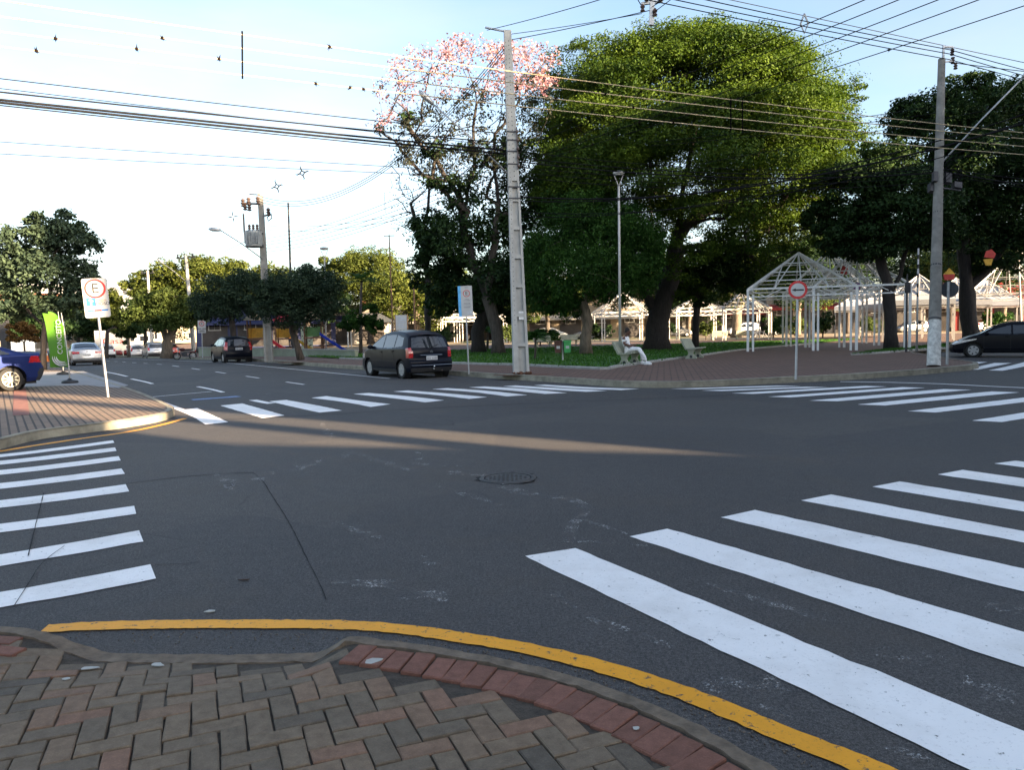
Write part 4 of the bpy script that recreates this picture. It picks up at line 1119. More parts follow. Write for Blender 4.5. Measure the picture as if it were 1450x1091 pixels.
# ================================================================ buildings
def building(label, c, size, rz, wallm, floors, cols, winm=None, roof=None, name='building', win=(1.2, 1.2), base_h=0.0, sides=(0,), awning=None, flatroof=True, z=None):
    """box building; local -Y is the street front. Windows are recess frames with panes"""
    zz = H(c[0], c[1]) if z is None else z
    t = thing(name, label, 'building', (c[0], c[1], zz), rz)
    W, Dp, Hh = size
    MB().box((0, 0, Hh / 2), (W, Dp, Hh)).build('wall', wallm, t)
    if flatroof:
        b = MB(); pw = 0.18
        for x, y, sx, sy in ((0, -Dp / 2 - .04, W + .24, pw), (0, Dp / 2 + .04, W + .24, pw), (-W / 2 - .04, 0, pw, Dp - .1), (W / 2 + .04, 0, pw, Dp - .1)): b.box((x, y, Hh + .2), (sx, sy, .5))
        b.build('parapet', roof or wallm, t)
    else:
        o = .5; r = Hh + min(W, Dp) * .22
        MB().add([(-W / 2 - o, -Dp / 2 - o, Hh), (W / 2 + o, -Dp / 2 - o, Hh), (W / 2 + o, Dp / 2 + o, Hh), (-W / 2 - o, Dp / 2 + o, Hh), (-W / 2 - o, 0, r), (W / 2 + o, 0, r)], [(0, 1, 5, 4), (2, 3, 4, 5), (0, 4, 3), (1, 2, 5), (3, 2, 1, 0)]).build('roof', roof, t)
    proto = None
    fh = (Hh - base_h) / floors
    for sd in sides:
        L = W if sd in (0, 2) else Dp
        n = cols if sd in (0, 2) else max(1, int(cols * Dp / W))
        for f in range(floors):
            for k in range(n):
                u = (k + .5) / n * L - L / 2; zc = base_h + fh * (f + .55)
                pos, rot = {0: ((u, -Dp / 2 - .01, zc), 0), 1: ((W / 2 + .01, u, zc), R(90)), 2: ((u, Dp / 2 + .01, zc), R(180)), 3: ((-W / 2 - .01, u, zc), R(-90))}[sd]
                if proto is None:
                    b = MB(); w, h = win; e = .07
                    b.box((0, -.03, h / 2 + e / 2), (w + 2 * e, .1, e)); b.box((0, -.06, -h / 2 - e / 2), (w + 4 * e, .18, e))
                    b.box((-w / 2 - e / 2, -.03, 0), (e, .1, h)); b.box((w / 2 + e / 2, -.03, 0), (e, .1, h)); b.box((0, -.02, 0), (.05, .05, h))
                    proto = b.build('window', SIGNW, t, loc=pos)
                    MB().box((0, 0.0, 0), (w, .02, h)).build('pane', winm or GLASS, proto)
                    proto.rotation_euler = (0, 0, rot)
                else:
                    o = proto.copy(); scene.collection.objects.link(o); o.location = pos; o.rotation_euler = (0, 0, rot)
                    for ch in proto.children:
                        c2 = ch.copy(); scene.collection.objects.link(c2); c2.parent = o
    if awning:
        m, h, d = awning
        MB().add([(-W / 2 + .2, -Dp / 2 - .02, h + .5), (W / 2 - .2, -Dp / 2 - .02, h + .5), (W / 2 - .2, -Dp / 2 - d, h), (-W / 2 + .2, -Dp / 2 - d, h), (W / 2 - .2, -Dp / 2 - d, h - .3), (-W / 2 + .2, -Dp / 2 - d, h - .3)], [(3, 2, 1, 0), (5, 4, 2, 3)]).build('awning', m, t)
        b = MB(); n = max(2, int(W / 4))
        for k in range(n): b.box(((k + .5) / n * W - W / 2, -Dp / 2 - .03, (h - .3) / 2), (W / n * .72, .05, h - .5))
        b.build('shopfront', mat('shop_interior', (0.035, 0.03, 0.028), 0.6, var=0.5, scale=1.5), t)
    return t
CREAM = mat('cream_render', (0.22, 0.175, 0.12), 0.85, var=0.12, scale=1.2)
WALLW = mat('white_render', (0.26, 0.25, 0.23), 0.85, var=0.1, scale=1.0)
WALLG = mat('grey_render', (0.24, 0.25, 0.26), 0.85, var=0.12, scale=1.0)
BEIGE = mat('beige_render', (0.25, 0.22, 0.17), 0.85, var=0.12, scale=1.0)
TILE = mat('roof_tile', (0.30, 0.12, 0.06), 0.85, var=0.35, scale=8)
REDA = mat('red_awning', (0.22, 0.02, 0.02), 0.7, var=0.2)
BLUEA = mat('dark_blue_front', (0.02, 0.03, 0.10), 0.6, var=0.2)
# out of the frame, towards the sun: the row of buildings whose shadow lies over the crossing
def ab(a, b_): return (-0.8 * a + 0.6 * b_, 0.6 * a + 0.8 * b_)
rzc = math.atan2(0.8, 0.6) + 0.0
def caster(label, b0, b1, h, wm, floors, dp=9.0, front=-25.0):
    c = ab(front - dp / 2, (b0 + b1) / 2)
    return building(label, c, (b1 - b0, dp, h), math.atan2(0.8, 0.6) + math.pi, wm, floors, max(2, int((b1 - b0) / 3.2)), z=0)
caster('beige three storey building outside the frame behind the camera', -40, 6.55, 11.0, BEIGE, 3)
caster('narrow four storey grey building outside the frame right of the camera', 9.25, 16, 12.9, WALLG, 4)
caster('tall seven storey cream apartment block outside the frame at the right', 16.02, 40, 21.6, CREAM, 7)
caster('white five storey building outside the frame right of the cream apartment block', 40.02, 49.5, 15.9, WALLW, 5)
caster('seven storey grey block outside the frame at the far right', 49.52, 60, 21.9, WALLG, 7)
t = thing('building', 'low shed with a sloping roof in the gap between two buildings outside the frame', 'building', (*ab(-25, 7.9), 0), math.atan2(0.8, 0.6))
MB().add([(-1.34, -6, 0), (1.34, -6, 0), (1.34, 0, 0), (-1.34, 0, 0), (-1.34, -6, 7.85), (1.34, -6, 6.35), (1.34, 0, 6.35), (-1.34, 0, 7.85)], [(3, 2, 1, 0), (4, 5, 6, 7), (0, 1, 5, 4), (1, 2, 6, 5), (2, 3, 7, 6), (3, 0, 4, 7)]).build('wall', WALLG, t)
MB().box((0.25, -2.5, 7.2), (0.6, 0.6, 9.5)).build('shade_block', CONC, t)  # unseen block added to split the sun streak with a dark band
# beyond the square
def far_b(px, D, *a, **k):
    q = atd(px, 480, D); return building(a[0], (q.x, q.y), *a[1:], **k, z=0.1)
far_b(640, 112, 'long cream single storey shop seen between the dark trunks behind the minivan', (24, 10, 5.2), 0.15, CREAM, 1, 6, roof=TILE, flatroof=False, awning=(WALLW, 2.9, 1.4))
far_b(800, 108, 'cream shop with a white awning behind the litter bins', (20, 10, 5.0), 0.08, CREAM, 1, 5, awning=(WALLW, 2.9, 1.5))
far_b(925, 118, 'low white building behind the huge trunk', (22, 10, 6.0), 0.0, WALLW, 1, 6, awning=(CREAM, 3.0, 1.5))
far_b(1060, 112, 'red and white shop front seen left of the pergola frames', (20, 9, 5.6), -0.1, WALLW, 1, 5, awning=(REDA, 3.1, 1.6))
far_b(1185, 108, 'shop with a dark red front seen through the pergola frames', (20, 9, 6.0), -0.2, WALLW, 1, 5, awning=(REDA, 3.6, 1.2))
far_b(1310, 112, 'dark blue shop front behind the white tents', (26, 9, 6.4), -0.3, BLUEA, 1, 6, awning=(BLUEA, 3.4, 1.2))
far_b(1440, 104, 'red shop front at the far right behind the white market frame', (24, 9, 6.0), -0.4, REDA, 1, 5, awning=(REDA, 3.4, 1.2))
far_b(500, 104, 'white low building with a dark opening behind the playground', (26, 10, 4.6), 0.25, WALLW, 1, 5, awning=(BLUEA, 3.2, 1.0))
far_b(380, 98, 'blue roofed hall behind the playground wall', (16, 10, 5.0), 0.3, BLUEA, 1, 4, awning=(BLUEA, 3.0, 1.0))
far_b(122, 150, 'pale office block with rows of windows far down the street', (22, 14, 11), 0.5, WALLG, 5, 9, win=(1.5, 1.0))
far_b(60, 130, 'pale low house behind the left street tree', (16, 10, 7), 0.6, CREAM, 2, 5, roof=TILE, flatroof=False)
far_b(190, 170, 'beige house at the far end of the street', (26, 10, 6), 0.5, BEIGE, 2, 7, roof=TILE, flatroof=False)
# far red lettered hoarding
q = atd(156, 477, 100); t = thing('hoarding', 'white hoarding with red lettering far down the street', 'sign', (q.x, q.y, H(q.x, q.y)), 0.35)
b = MB()
for x in (-1.4, 1.4): b.tube([(x, 0, 0), (x, 0, 1.4)], .06)
b.build('post', GALV, t); MB().box((0, 0, 2.2), (3.6, .1, 2.6)).build('panel', SIGNW, t)
text('lettering', 'Casa', 1.0, frame((0.3, -.06, 2.1), (1, 0, 0), (0, 0, 1)), SIGNR, t, sx=1.3)
# left edge: gate post, white panel, grey panel wall
q = at(8, 552, .14); t = thing('gate_post', 'dark square gate post at the left edge behind the blue car', 'post', (at(10, 516, .14).x, at(10, 516, .14).y, .14))
MB().box((0, 0, 1.6), (.45, .45, 3.2)).build('post', DSTEEL, t); MB().box((0, 0, 3.25), (.55, .55, .1)).build('cap', DSTEEL, t)
p = at(-22, 516, .14); t = thing('garden_wall', 'white wall panel left of the dark gate post', 'wall', (p.x, p.y, .14), 0.3)
MB().box((-.4, 0, .95), (2.6, .15, 1.9)).build('panel', WALLW, t); MB().box((-.4, 0, 1.94), (2.7, .22, .08)).build('coping', CONC, t)
p = at(33, 512, .14); t = thing('site_fence', 'blue grey metal sheet fence behind the boot of the blue car', 'fence', (p.x, p.y, .14), 0.25)
b = MB()
for i in range(14): b.box((-.98 + i * .15, -.01 if i % 2 else .02, .72), (.15, .02, 1.44))
b.build('sheet', mat('blue_grey_sheet', (0.22, 0.26, 0.31), 0.6, var=0.15), t)
b = MB(); b.bar((-1.05, .06, .3), (1.1, .06, .3), .05); b.bar((-1.05, .06, 1.2), (1.1, .06, 1.2), .05); b.build('rail', DSTEEL, t)
p = at(52, 508, .14); t = thing('sign_board', 'small white notice board on a post behind the grey sheet fence', 'sign', (p.x, p.y, .14))
MB().tube([(0, 0, 0), (0, 0, .9)], .03).build('post', GALV, t); MB().box((0, 0, 1.25), (.32, .04, .7)).build('panel', SIGNW, t)
p = at(66, 516, .14); t = thing('sun_glow_cone', 'added orange cone for the sun glow on the left street tree trunk', 'cone', (p.x, p.y, .14))  # made-up cone standing in for orange sun on the trunk
ORANGE = mat('sun_orange', (0.75, 0.20, 0.03), 0.5)
MB().lathe([(.17, .04), (.13, .3), (.08, .55), (.04, .8)], n=14).build('body', ORANGE, t); MB().box((0, 0, .02), (.42, .42, .04)).build('base', ORANGE, t); MB().lathe([(.118, .42), (.122, .42), (.095, .55), (.09, .55)], n=14).build('band', SIGNW, t)

# ================================================================ poles
def upright(base, top, rz=0.0):
    d = (Vector(top) - Vector(base)).normalized(); y = Vector((-math.sin(rz), math.cos(rz), 0)); y = (y - d * y.dot(d)).normalized()
    return Matrix((y.cross(d), y, d)).transposed().to_quaternion()
def dt_pole(name, label, base, top, w0, w1, m, rz=0.0, holes=True, panels=True):
    """concrete double-T pole: two flanges, a web with recessed panels"""
    base, top = Vector(base), Vector(top); h = (top - base).length
    t = thing(name, label, 'utility pole', base)
    t.rotation_mode = 'QUATERNION'; t.rotation_quaternion = upright(base, top, rz)
    b = MB()
    def seg(x0, x1, y0, y1, za, zb):
        ka, kb = w0 + (w1 - w0) * za / h, w0 + (w1 - w0) * zb / h
        vs = [(x * ka, y * ka, za) for x, y in ((x0, y0), (x1, y0), (x1, y1), (x0, y1))] + [(x * kb, y * kb, zb) for x, y in ((x0, y0), (x1, y0), (x1, y1), (x0, y1))]
        b.add(vs, [(3, 2, 1, 0), (4, 5, 6, 7), (0, 1, 5, 4), (1, 2, 6, 5), (2, 3, 7, 6), (3, 0, 4, 7)])
    seg(-.5, -.18, -.36, .36, 0, h); seg(.32, .5, -.36, .36, 0, h)
    seg(-.18, .32, -.12, .12, 0, h)
    if panels:
        z = 0.9
        lim = h * .52
        zs = []
        while z < lim: zs.append(z); z += 0.98
        for z in zs: seg(-.18, .32, -.34, -.12, z, z + .12)
        seg(-.18, .32, -.34, -.12, lim + .3, h)
    b.build('shaft', m, t)
    if holes:
        b = MB(); n = int((h - 2) / .16)
        for i in range(n):
            z = 1.6 + i * (h - 1.9) / n; k = w0 + (w1 - w0) * z / h
            b.lathe([(.014, 0), (.014, .004)], (-.34 * k, -.36 * k - .001, z), 6, axis=(0, -1, 0))
            if z > h * .55: b.lathe([(.018, 0), (.018, .004)], (.06 * k, -.342 * k, z + .05), 6, axis=(0, -1, 0))
        b.build('bolt_holes', SIGNK, t)
    return t, h
P1b = at(738, 531, .15); P1t = atd(718.5, 44, 27.3)
P1, h1 = dt_pole('utility_pole', 'pale concrete pole with recessed panels standing at the near corner of the square', P1b, P1t, .50, .24, CONC_POLE, rz=0.12)
b = MB()
for z, n in ((7.1, 2), (7.55, 2), (7.95, 2), (8.25, 1), (6.3, 1), (5.9, 1)):
    k = .5 + (.24 - .5) * z / h1
    b.box((0, 0, z), (k + .03, k * .74 + .03, .045))
b.build('clamp', DSTEEL, P1)
b = MB(); b.bar((.16, -.16, 6.9), (.16, -.16, 8.4), .035)
for z in (7.0, 7.3, 7.6, 7.9, 8.2): b.lathe([(.03, -.05), (.05, -.02), (.05, .02), (.03, .05)], (.16, -.23, z), 8)
b.build('insulator_rack', PORC, P1)
MB().box((0.06, -.142, 1.92), (.16, .01, .28)).build('notice', mat('paper_notice', (0.7, 0.7, 0.68), 0.8, var=0.1), P1)
b = MB(); b.bar((-.02, 0, 11.95), (-.75, .1, 12.15), .05); b.build('cross_arm', GALV, P1)
b = MB(); rr = random.Random(2)
for i in range(16): b.ell((rr.uniform(-.28, .28), -.2 + rr.uniform(-.06, .05), .02), (rr.uniform(.03, .08),) * 2 + (rr.uniform(.02, .06),), 7, 5)
b.build('soil_clod', SOIL, P1)
def arm_lamp(parent, p0, p1, headdir, name='lamp_arm'):
    p0, p1 = Vector(p0), Vector(p1)
    MB().tube([p0, p0.lerp(p1, .5) + Vector((0, 0, .05)), p1], .028, 8).build(name, GALV, parent, smooth=True)
    b = MB(); hd = Vector(headdir).normalized()
    b.tube([p1 - hd * .05, p1 + hd * .12, p1 + hd * .4, p1 + hd * .58], [.05, .09, .11, .04], 10)
    b.build('lamp_head', GALV, parent, smooth=True)
def local(o, p):
    m = Matrix.Translation(o.location) @ (o.rotation_quaternion.to_matrix().to_4x4() if o.rotation_mode == 'QUATERNION' else o.rotation_euler.to_matrix().to_4x4())
    return m.inverted() @ Vector(p)
a0, a1 = local(P1, atd(720, 247, 27.2)), local(P1, atd(612, 146, 26.4))
arm_lamp(P1, a0, a1, (a1 - a0))
# right pole: round, white painted foot
P2b = at(1322, 519.5, .15); P2t = atd(1333.5, 84, 27.4); P2h = (P2t - P2b).length
P2 = thing('utility_pole', 'weathered grey wooden pole with a white painted foot beside the round sign at the right', 'utility pole', P2b)
P2.rotation_mode = 'QUATERNION'; P2.rotation_quaternion = upright(P2b, P2t)
MB().tube([(0, 0, 0), (0, 0, 1.6), (0, 0, 5), (0, 0, P2h)], [.20, .185, .155, .115], 14).build('shaft', CONC_DARK, P2, smooth=True, angle=50)
MB().tube([(0, 0, .01), (0, 0, 1.52)], [.205, .192], 16, caps=False).build('painted_foot', mat('flaking_white_paint', (0.55, 0.54, 0.50), 0.8, var=0.4, scale=7), P2, smooth=True)
b = MB()
for z in (1.56, 3.4, 5.25, 7.1): b.lathe([(.21 - .011 * z, 0), (.21 - .011 * z, .05)], (0, 0, z), 12)
b.build('clamp', DSTEEL, P2)
b = MB(); b.bar((.05, 0, P2h - .5), (.05, 0, P2h + .55), .06); b.bar((.05, 0, P2h + .5), (.45, .1, P2h + .62), .06); b.bar((.05, 0, P2h - .1), (.5, .1, P2h + .1), .04)
b.build('top_bracket', GALV, P2)
for x, z in ((.42, .42), (.45, .1), (.55, -.1)): MB().lathe([(.02, -.13), (.07, -.1), (.03, -.05), (.07, 0), (.03, .05), (.07, .1), (.02, .13)], (x, .1, P2h + z), 10).build('insulator', PORC, P2)
a0, a1 = local(P2, atd(1333, 231, 27.1)), local(P2, atd(1450, 108, 26.2))
arm_lamp(P2, a0, a1, (a1 - a0))
b = MB(); b.box((.62, 0, 6.35), (.26, .2, .2)); b.box((.3, 0, 6.55), (.2, .2, .32)); b.bar((0, 0, 6.2), (.75, 0, 6.2), .04); b.box((-.18, -.1, 6.5), (.14, .14, .35)); b.box((-.15, .1, 6.2), (.22, .2, .3))
b.build('junction_box', DSTEEL, P2)
b = MB(); rr = random.Random(6)
for i in range(5):
    z = 6.3 + i * .16; b.tube([(0.1, -.1, z), (.3, -.2, z + .25), (.55, -.1, z + .2), (.8, 0, z - .1)], .012, 5)
b.build('cable_coil', WIRE, P2)
# transformer pole on the street
P3b = at(381, 512.5, .15); P3t = atd(368.5, 273, P3b.y + .2)
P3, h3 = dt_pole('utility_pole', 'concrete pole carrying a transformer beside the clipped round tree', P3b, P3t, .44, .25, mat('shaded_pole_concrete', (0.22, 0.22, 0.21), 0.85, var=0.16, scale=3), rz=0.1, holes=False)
def L3(px, py, dy=-.2): return local(P3, atd(px, py, P3b.y + dy))
b = MB(); b.bar(L3(341, 288), L3(368, 289), .09); b.bar(L3(353, 275), L3(368, 276), .05); b.bar(L3(374, 306), L3(383, 303), .08); b.build('cross_arm', DSTEEL, P3)
for px, py in ((344, 287), (352, 285), (365, 284), (347, 292), (353, 293), (380, 300)):
    MB().lathe([(.05, -.22), (.13, -.18), (.06, -.1), (.13, -.04), (.06, .04), (.13, .1), (.05, .2)], L3(px, py), 9).build('insulator', PORC, P3)
tc = L3(359.5, 338.5)
MB().lathe([(.42, -.42), (.45, -.4), (.45, .38), (.40, .42)], tc, 14).build('transformer', mat('transformer_grey', (0.30, 0.32, 0.33), 0.5, 0.2), P3, smooth=True, angle=40)
for dx in (-.2, 0, .2): MB().lathe([(.04, 0), (.09, .05), (.05, .1), (.09, .15), (.05, .2), (.09, .26), (.03, .36)], tc + Vector((dx, 0, .42)), 8).build('bushing', PORC, P3)
b = MB(); b.box(tc + Vector((0, -.45, 0)), (.8, .03, .08))
for k in range(7): b.box(tc + Vector((-.36 + k * .12, -.5, 0)), (.03, .12, .6))
b.build('cooling_fins', MATS['transformer_grey'], P3)
b = MB(); b.bar(L3(355, 348), L3(373, 348), .09); b.bar(L3(366, 331), L3(373, 331), .07); b.build('transformer_bracket', DSTEEL, P3)
a0, a1 = L3(372, 367), L3(312, 326, -.8); arm_lamp(P3, a0, a1, (-1, -.2, .1))
MB().tube([L3(380, 305), L3(384, 303), L3(385, 309), L3(380, 313), L3(378, 308), L3(382, 305)], .03, 5).build('cable_coil', WIRE, P3)
MB().lathe([(.05, 0), (.05, 1.0)], L3(346, 330), 6).build('fuse_holder', PORC, P3)
def plain_pole(px, py, ptx, pty, D, r0, r1, m, label, lamp=None, cross=True, name='utility_pole', cat='utility pole'):
    q = atd(px, py, D); base = Vector((q.x, q.y, H(q.x, q.y) + .14)); top = atd(ptx, pty, D)
    t = thing(name, label, cat, base)
    tp = top - base
    MB().tube([(0, 0, 0), tp], [r0, r1], 8).build('shaft', m, t, smooth=True, angle=50)
    if cross:
        b = MB(); b.bar(tp - Vector((.9, -.3, .25)), tp + Vector((.9, -.3, -.25)), .09)
        for x in (-.8, -.1, .7): b.lathe([(.04, 0), (.09, .06), (.05, .12), (.08, .2), (.03, .3)], tp + Vector((x, -x * .33, -.2)), 6)
        b.build('cross_arm', DSTEEL, t)
    if lamp:
        p0, p1 = atd(*lamp[0], D) - base, atd(*lamp[1], D - 1) - base
        arm_lamp(t, p0, p1, p1 - p0)
    return t
plain_pole(275, 502, 263, 361, 66, .20, .13, CONC_POLE, 'white sunlit concrete pole beside the parked motorcycle', ((265, 400), (231, 373)))
plain_pole(216, 500, 209, 384, 90, .2, .14, CONC_POLE, 'far concrete pole behind the light green street tree')
plain_pole(172, 500, 169, 412, 110, .22, .15, CONC_POLE, 'farthest concrete pole at the end of the street', ((170, 420), (186, 410)))
plain_pole(415, 495, 408, 287, 56, .11, .06, DSTEEL, 'dark slim mast right of the transformer pole', None, False, 'mast', 'mast')
plain_pole(557, 490, 551, 333, 64, .07, .045, mat('rust_brown_steel', (0.22, 0.12, 0.07), 0.7, 0.2), 'thin rust brown lighting mast on the square left of the dark trees', None, False, 'mast', 'mast')
q = atd(551, 334, 64); tag(MB().bar(q - Vector((.45, 0, 0)), q + Vector((.45, 0, 0)), .06).build('mast_lamp', DSTEEL), 'small lamp bar on top of the thin rust brown mast', 'lamp')
plain_pole(588, 490, 586, 407, 70, .09, .07, mat('rust_brown_steel', (0.22, 0.12, 0.07)), 'short brown post behind the minivan', None, False, 'post', 'post')
def ring_lamp(px, py, ptx, pty, D, label, r=.055, k=1.0):
    q = atd(px, py, D); base = Vector((q.x, q.y, .15)); top = atd(ptx, pty, D) - base
    t = thing('street_lamp', label, 'lamp post', base); h = top.z
    MB().tube([(0, 0, 0), (top.x * .5, 0, h * .5), (top.x, 0, h - .9 * k)], [r * 1.35, r * 1.1, r], 10).build('pole', WSTEEL, t, smooth=True)
    b = MB()
    for sx in (-1, 1): b.tube([(top.x, 0, h - .95 * k), (top.x + sx * .1 * k, 0, h - .6 * k), (top.x + sx * .3 * k, 0, h - .12 * k)], .03 * k, 6)
    b.lathe([(.07 * k, -.12), (.07 * k, .12)], (top.x, 0, h - .92 * k), 10); b.build('yoke', WSTEEL, t)
    MB().lathe([(.24 * k, -.1 * k), (.37 * k, -.06 * k), (.38 * k, .02 * k), (.3 * k, .09 * k), (.1 * k, .12 * k)], (top.x, 0, h), 18).build('lamp_head', GALV, t, smooth=True, angle=40)
    MB().lathe([(.23 * k, -.02), (.23 * k, .0)], (top.x, 0, h - .105 * k), 16).build('lens', TAILW, t)
ring_lamp(878, 488, 876, 245, 38, 'tall white lamp post with a round head on a forked yoke behind the seated person', k=.75)
ring_lamp(462, 494, 459, 352, 66, 'pale lamp post with a round head beside the yellow green tree', .05)
ring_lamp(1446, 486, 1443, 352, 52, 'white forked lamp post at the right edge above the black car', .05)
# striped white mast and dark thin posts at the right
q = at(1298, 498, .15); t = thing('mast', 'thin white mast with dark bands near its top, left of the weathered pole', 'mast', (q.x, q.y, .15)); zt = atd(1298.5, 352, q.y).z
MB().tube([(0, 0, 0), (0, 0, zt - .15)], [.055, .04], 8).build('shaft', WSTEEL, t, smooth=True)
for k in range(5): MB().tube([(0, 0, zt - .45 - k * .45), (0, 0, zt - .65 - k * .45)], .047, 8).build('band', SIGNK, t)
q = at(1283, 499, .15); t = thing('post', 'thin dark post standing on the right lawn edge', 'post', (q.x, q.y, .15)); zt = atd(1283, 388, q.y).z
MB().tube([(0, 0, 0), (0, 0, 2.6), (0, 0, zt - .15)], [.05, .05, .035], 8).build('shaft', DSTEEL, t); MB().box((0, -.06, zt - .8), (.22, .12, .5)).build('box', DSTEEL, t)

# ================================================================ signs
def post_sign(name, label, px, py, ptx, pty, pw, ph, cat='sign', z=.15, r=.03, D=None, yaw=None, postm=GALV, lean=True):
    base = at(px, py, z); D = base.y
    top = atd(ptx, pty, D); h = (top - base)
    t = thing(name, label, cat, base)
    t.rotation_mode = 'QUATERNION'
    d = h.normalized() if lean else Vector((0, 0, 1))
    y = Vector((base.x, base.y, 0)).normalized() if yaw is None else Vector((math.sin(yaw), math.cos(yaw), 0))
    y = (y - d * y.dot(d)).normalized(); x = y.cross(d)
    t.rotation_quaternion = Matrix((x, y, d)).transposed().to_quaternion()
    MB().tube([(0, .03, 0), (0, .03, h.length)], r, 10).build('post', postm, t, smooth=True, angle=50)
    return t, h.length, D / FPX
def plate_poly(w, h, rad=.05, n=4):
    pts = []
    for cx_, cz, a0 in ((w / 2 - rad, h / 2 - rad, 0), (-w / 2 + rad, h / 2 - rad, 90), (-w / 2 + rad, -h / 2 + rad, 180), (w / 2 - rad, -h / 2 + rad, 270)):
        for k in range(n + 1):
            a = R(a0 + 90 * k / n); pts.append((cx_ + rad * math.cos(a), cz + rad * math.sin(a)))
    return pts
def FR(z, y=0.0, x=0.0): return frame((x, y, z), (1, 0, 0), (0, 0, 1))     # plane facing -Y (towards the viewer)
def ring(b, x, z, r0, r1, y, n=32):
    vs = []
    for rr_ in (r0, r1):
        for k in range(n): vs.append((x + rr_ * math.cos(2 * math.pi * k / n), y, z + rr_ * math.sin(2 * math.pi * k / n)))
    b.add(vs, [(k, n + k, n + (k + 1) % n, (k + 1) % n) for k in range(n)])
# leaning sign on the left pavement
t, h, k = post_sign('parking_sign', 'white parking sign with red ringed E on a leaning post on the left pavement', 153, 563, 133, 396, 0, 0, r=.032, yaw=-.36)
pz = h - 26 * k
w_, hh = 32 * k, 55 * k
MB().prism(plate_poly(w_, hh), FR(pz, -.012), .012).build('panel', SIGNW, t)
b = MB(); ring(b, 0, pz + hh * .24, w_ * .345, w_ * .425, -.028); b.build('ring', SIGNR, t)
text('lettering', 'E', w_ * .62, FR(pz + hh * .235, -.028), SIGNK, t)
MB().prism([(-w_ * .40, -hh * .2), (-w_ * .03, -hh * .2), (-w_ * .03, hh * .01), (-w_ * .40, hh * .01)], FR(pz, -.026), .002).build('arrow_panel', SIGNB, t)
ax = -w_ * .22
MB().prism([(ax - .015, -hh * .18), (ax + .02, -hh * .18), (ax + .02, -hh * .09), (ax + .06, -hh * .09), (ax + .06, -hh * .065), (ax + .02, -hh * .065), (ax + .05, -hh * .06), (ax, -hh * .015), (ax - .05, -hh * .06), (ax - .015, -hh * .06)], FR(pz, -.03), .002).build('arrow', SIGNW, t)
text('lettering', 'IDOSO', w_ * .19, FR(pz - hh * .15, -.028, w_ * .22), SIGNK, t, extrude=.003)
text('lettering', 'VAGAS', w_ * .12, FR(pz - hh * .07, -.028, w_ * .22), mat('sign_orange', (0.35, 0.16, 0.05), 0.6), t)
MB().prism([(-w_ * .40, -hh * .34), (w_ * .42, -hh * .34), (w_ * .42, -hh * .295), (-w_ * .40, -hh * .295)], FR(pz, -.026), .002).build('stripe', SIGNB, t)
MB().prism([(-w_ * .12, -hh * .338), (w_ * .16, -hh * .338), (w_ * .16, -hh * .30), (-w_ * .12, -hh * .30)], FR(pz, -.029), .002).build('stripe', SIGNR, t)
# parking regulation sign by the minivan
t, h, k = post_sign('parking_sign', 'white and blue edged parking rules sign on a grey post right of the minivan', 664, 530, 658, 405, 0, 0, r=.026, yaw=0.02)
w_, hh = 20 * k, 43 * k; pz = h - hh / 2
MB().prism(plate_poly(w_, hh, .02), FR(pz, -.01), .01).build('panel', SIGNW, t)
MB().prism([(-w_ / 2, -hh / 2), (-w_ * .30, -hh / 2), (-w_ * .30, hh / 2), (-w_ / 2, hh / 2)], FR(pz, -.022), .002).build('blue_edge', mat('sign_light_blue', (0.12, 0.45, 0.80), 0.5), t)
b = MB(); ring(b, w_ * .1, pz + hh * .25, w_ * .2, w_ * .245, -.024); b.build('ring', SIGNR, t)
text('lettering', 'E', w_ * .36, FR(pz + hh * .25, -.024, w_ * .1), SIGNK, t)
b = MB()
for z, ww in ((.44, .24), (.06, .3), (.02, .5), (-.07, .46), (-.11, .5), (-.18, .52), (-.21, .4)):
    n = max(2, int(ww * 12)); rr = random.Random(int(z * 100) + 77)
    for i in range(n): b.box((w_ * (.1 - ww / 2 + ww * (i + .5) / n), -.024, pz + hh * z), (w_ * ww / n * rr.uniform(.55, .85), .002, .022))
b.build('fine_print', GREYTXT, t)
b = MB(); ring(b, w_ * .26, pz - hh * .37, w_ * .04, w_ * .15, -.024, 20); b.build('seal', mat('seal_grey', (0.5, 0.52, 0.54), 0.6), t)
# small notice behind the minivan roof, framed in brown
q = atd(569, 480, 34); base = Vector((q.x, q.y, .15)); t = thing('notice_board', 'white notice board with brown side posts standing behind the minivan roof', 'sign', base)
zc = atd(569, 457, 34).z - .15
b = MB()
for x in (-.27, .27): b.tube([(x, 0, 0), (x, 0, zc + .36)], .025, 8)
b.build('post', mat('orange_brown_post', (0.38, 0.22, 0.11), 0.7), t); MB().box((0, -.02, zc), (.48, .03, .66)).build('panel', SIGNW, t)
b = MB(); rr = random.Random(5)
for i in range(5): b.box((rr.uniform(-.05, .05), -.038, zc + .2 - i * .1), (rr.uniform(.2, .36), .002, .03))
b.build('fine_print', mat('faint_print', (0.45, 0.5, 0.6), 0.7), t)
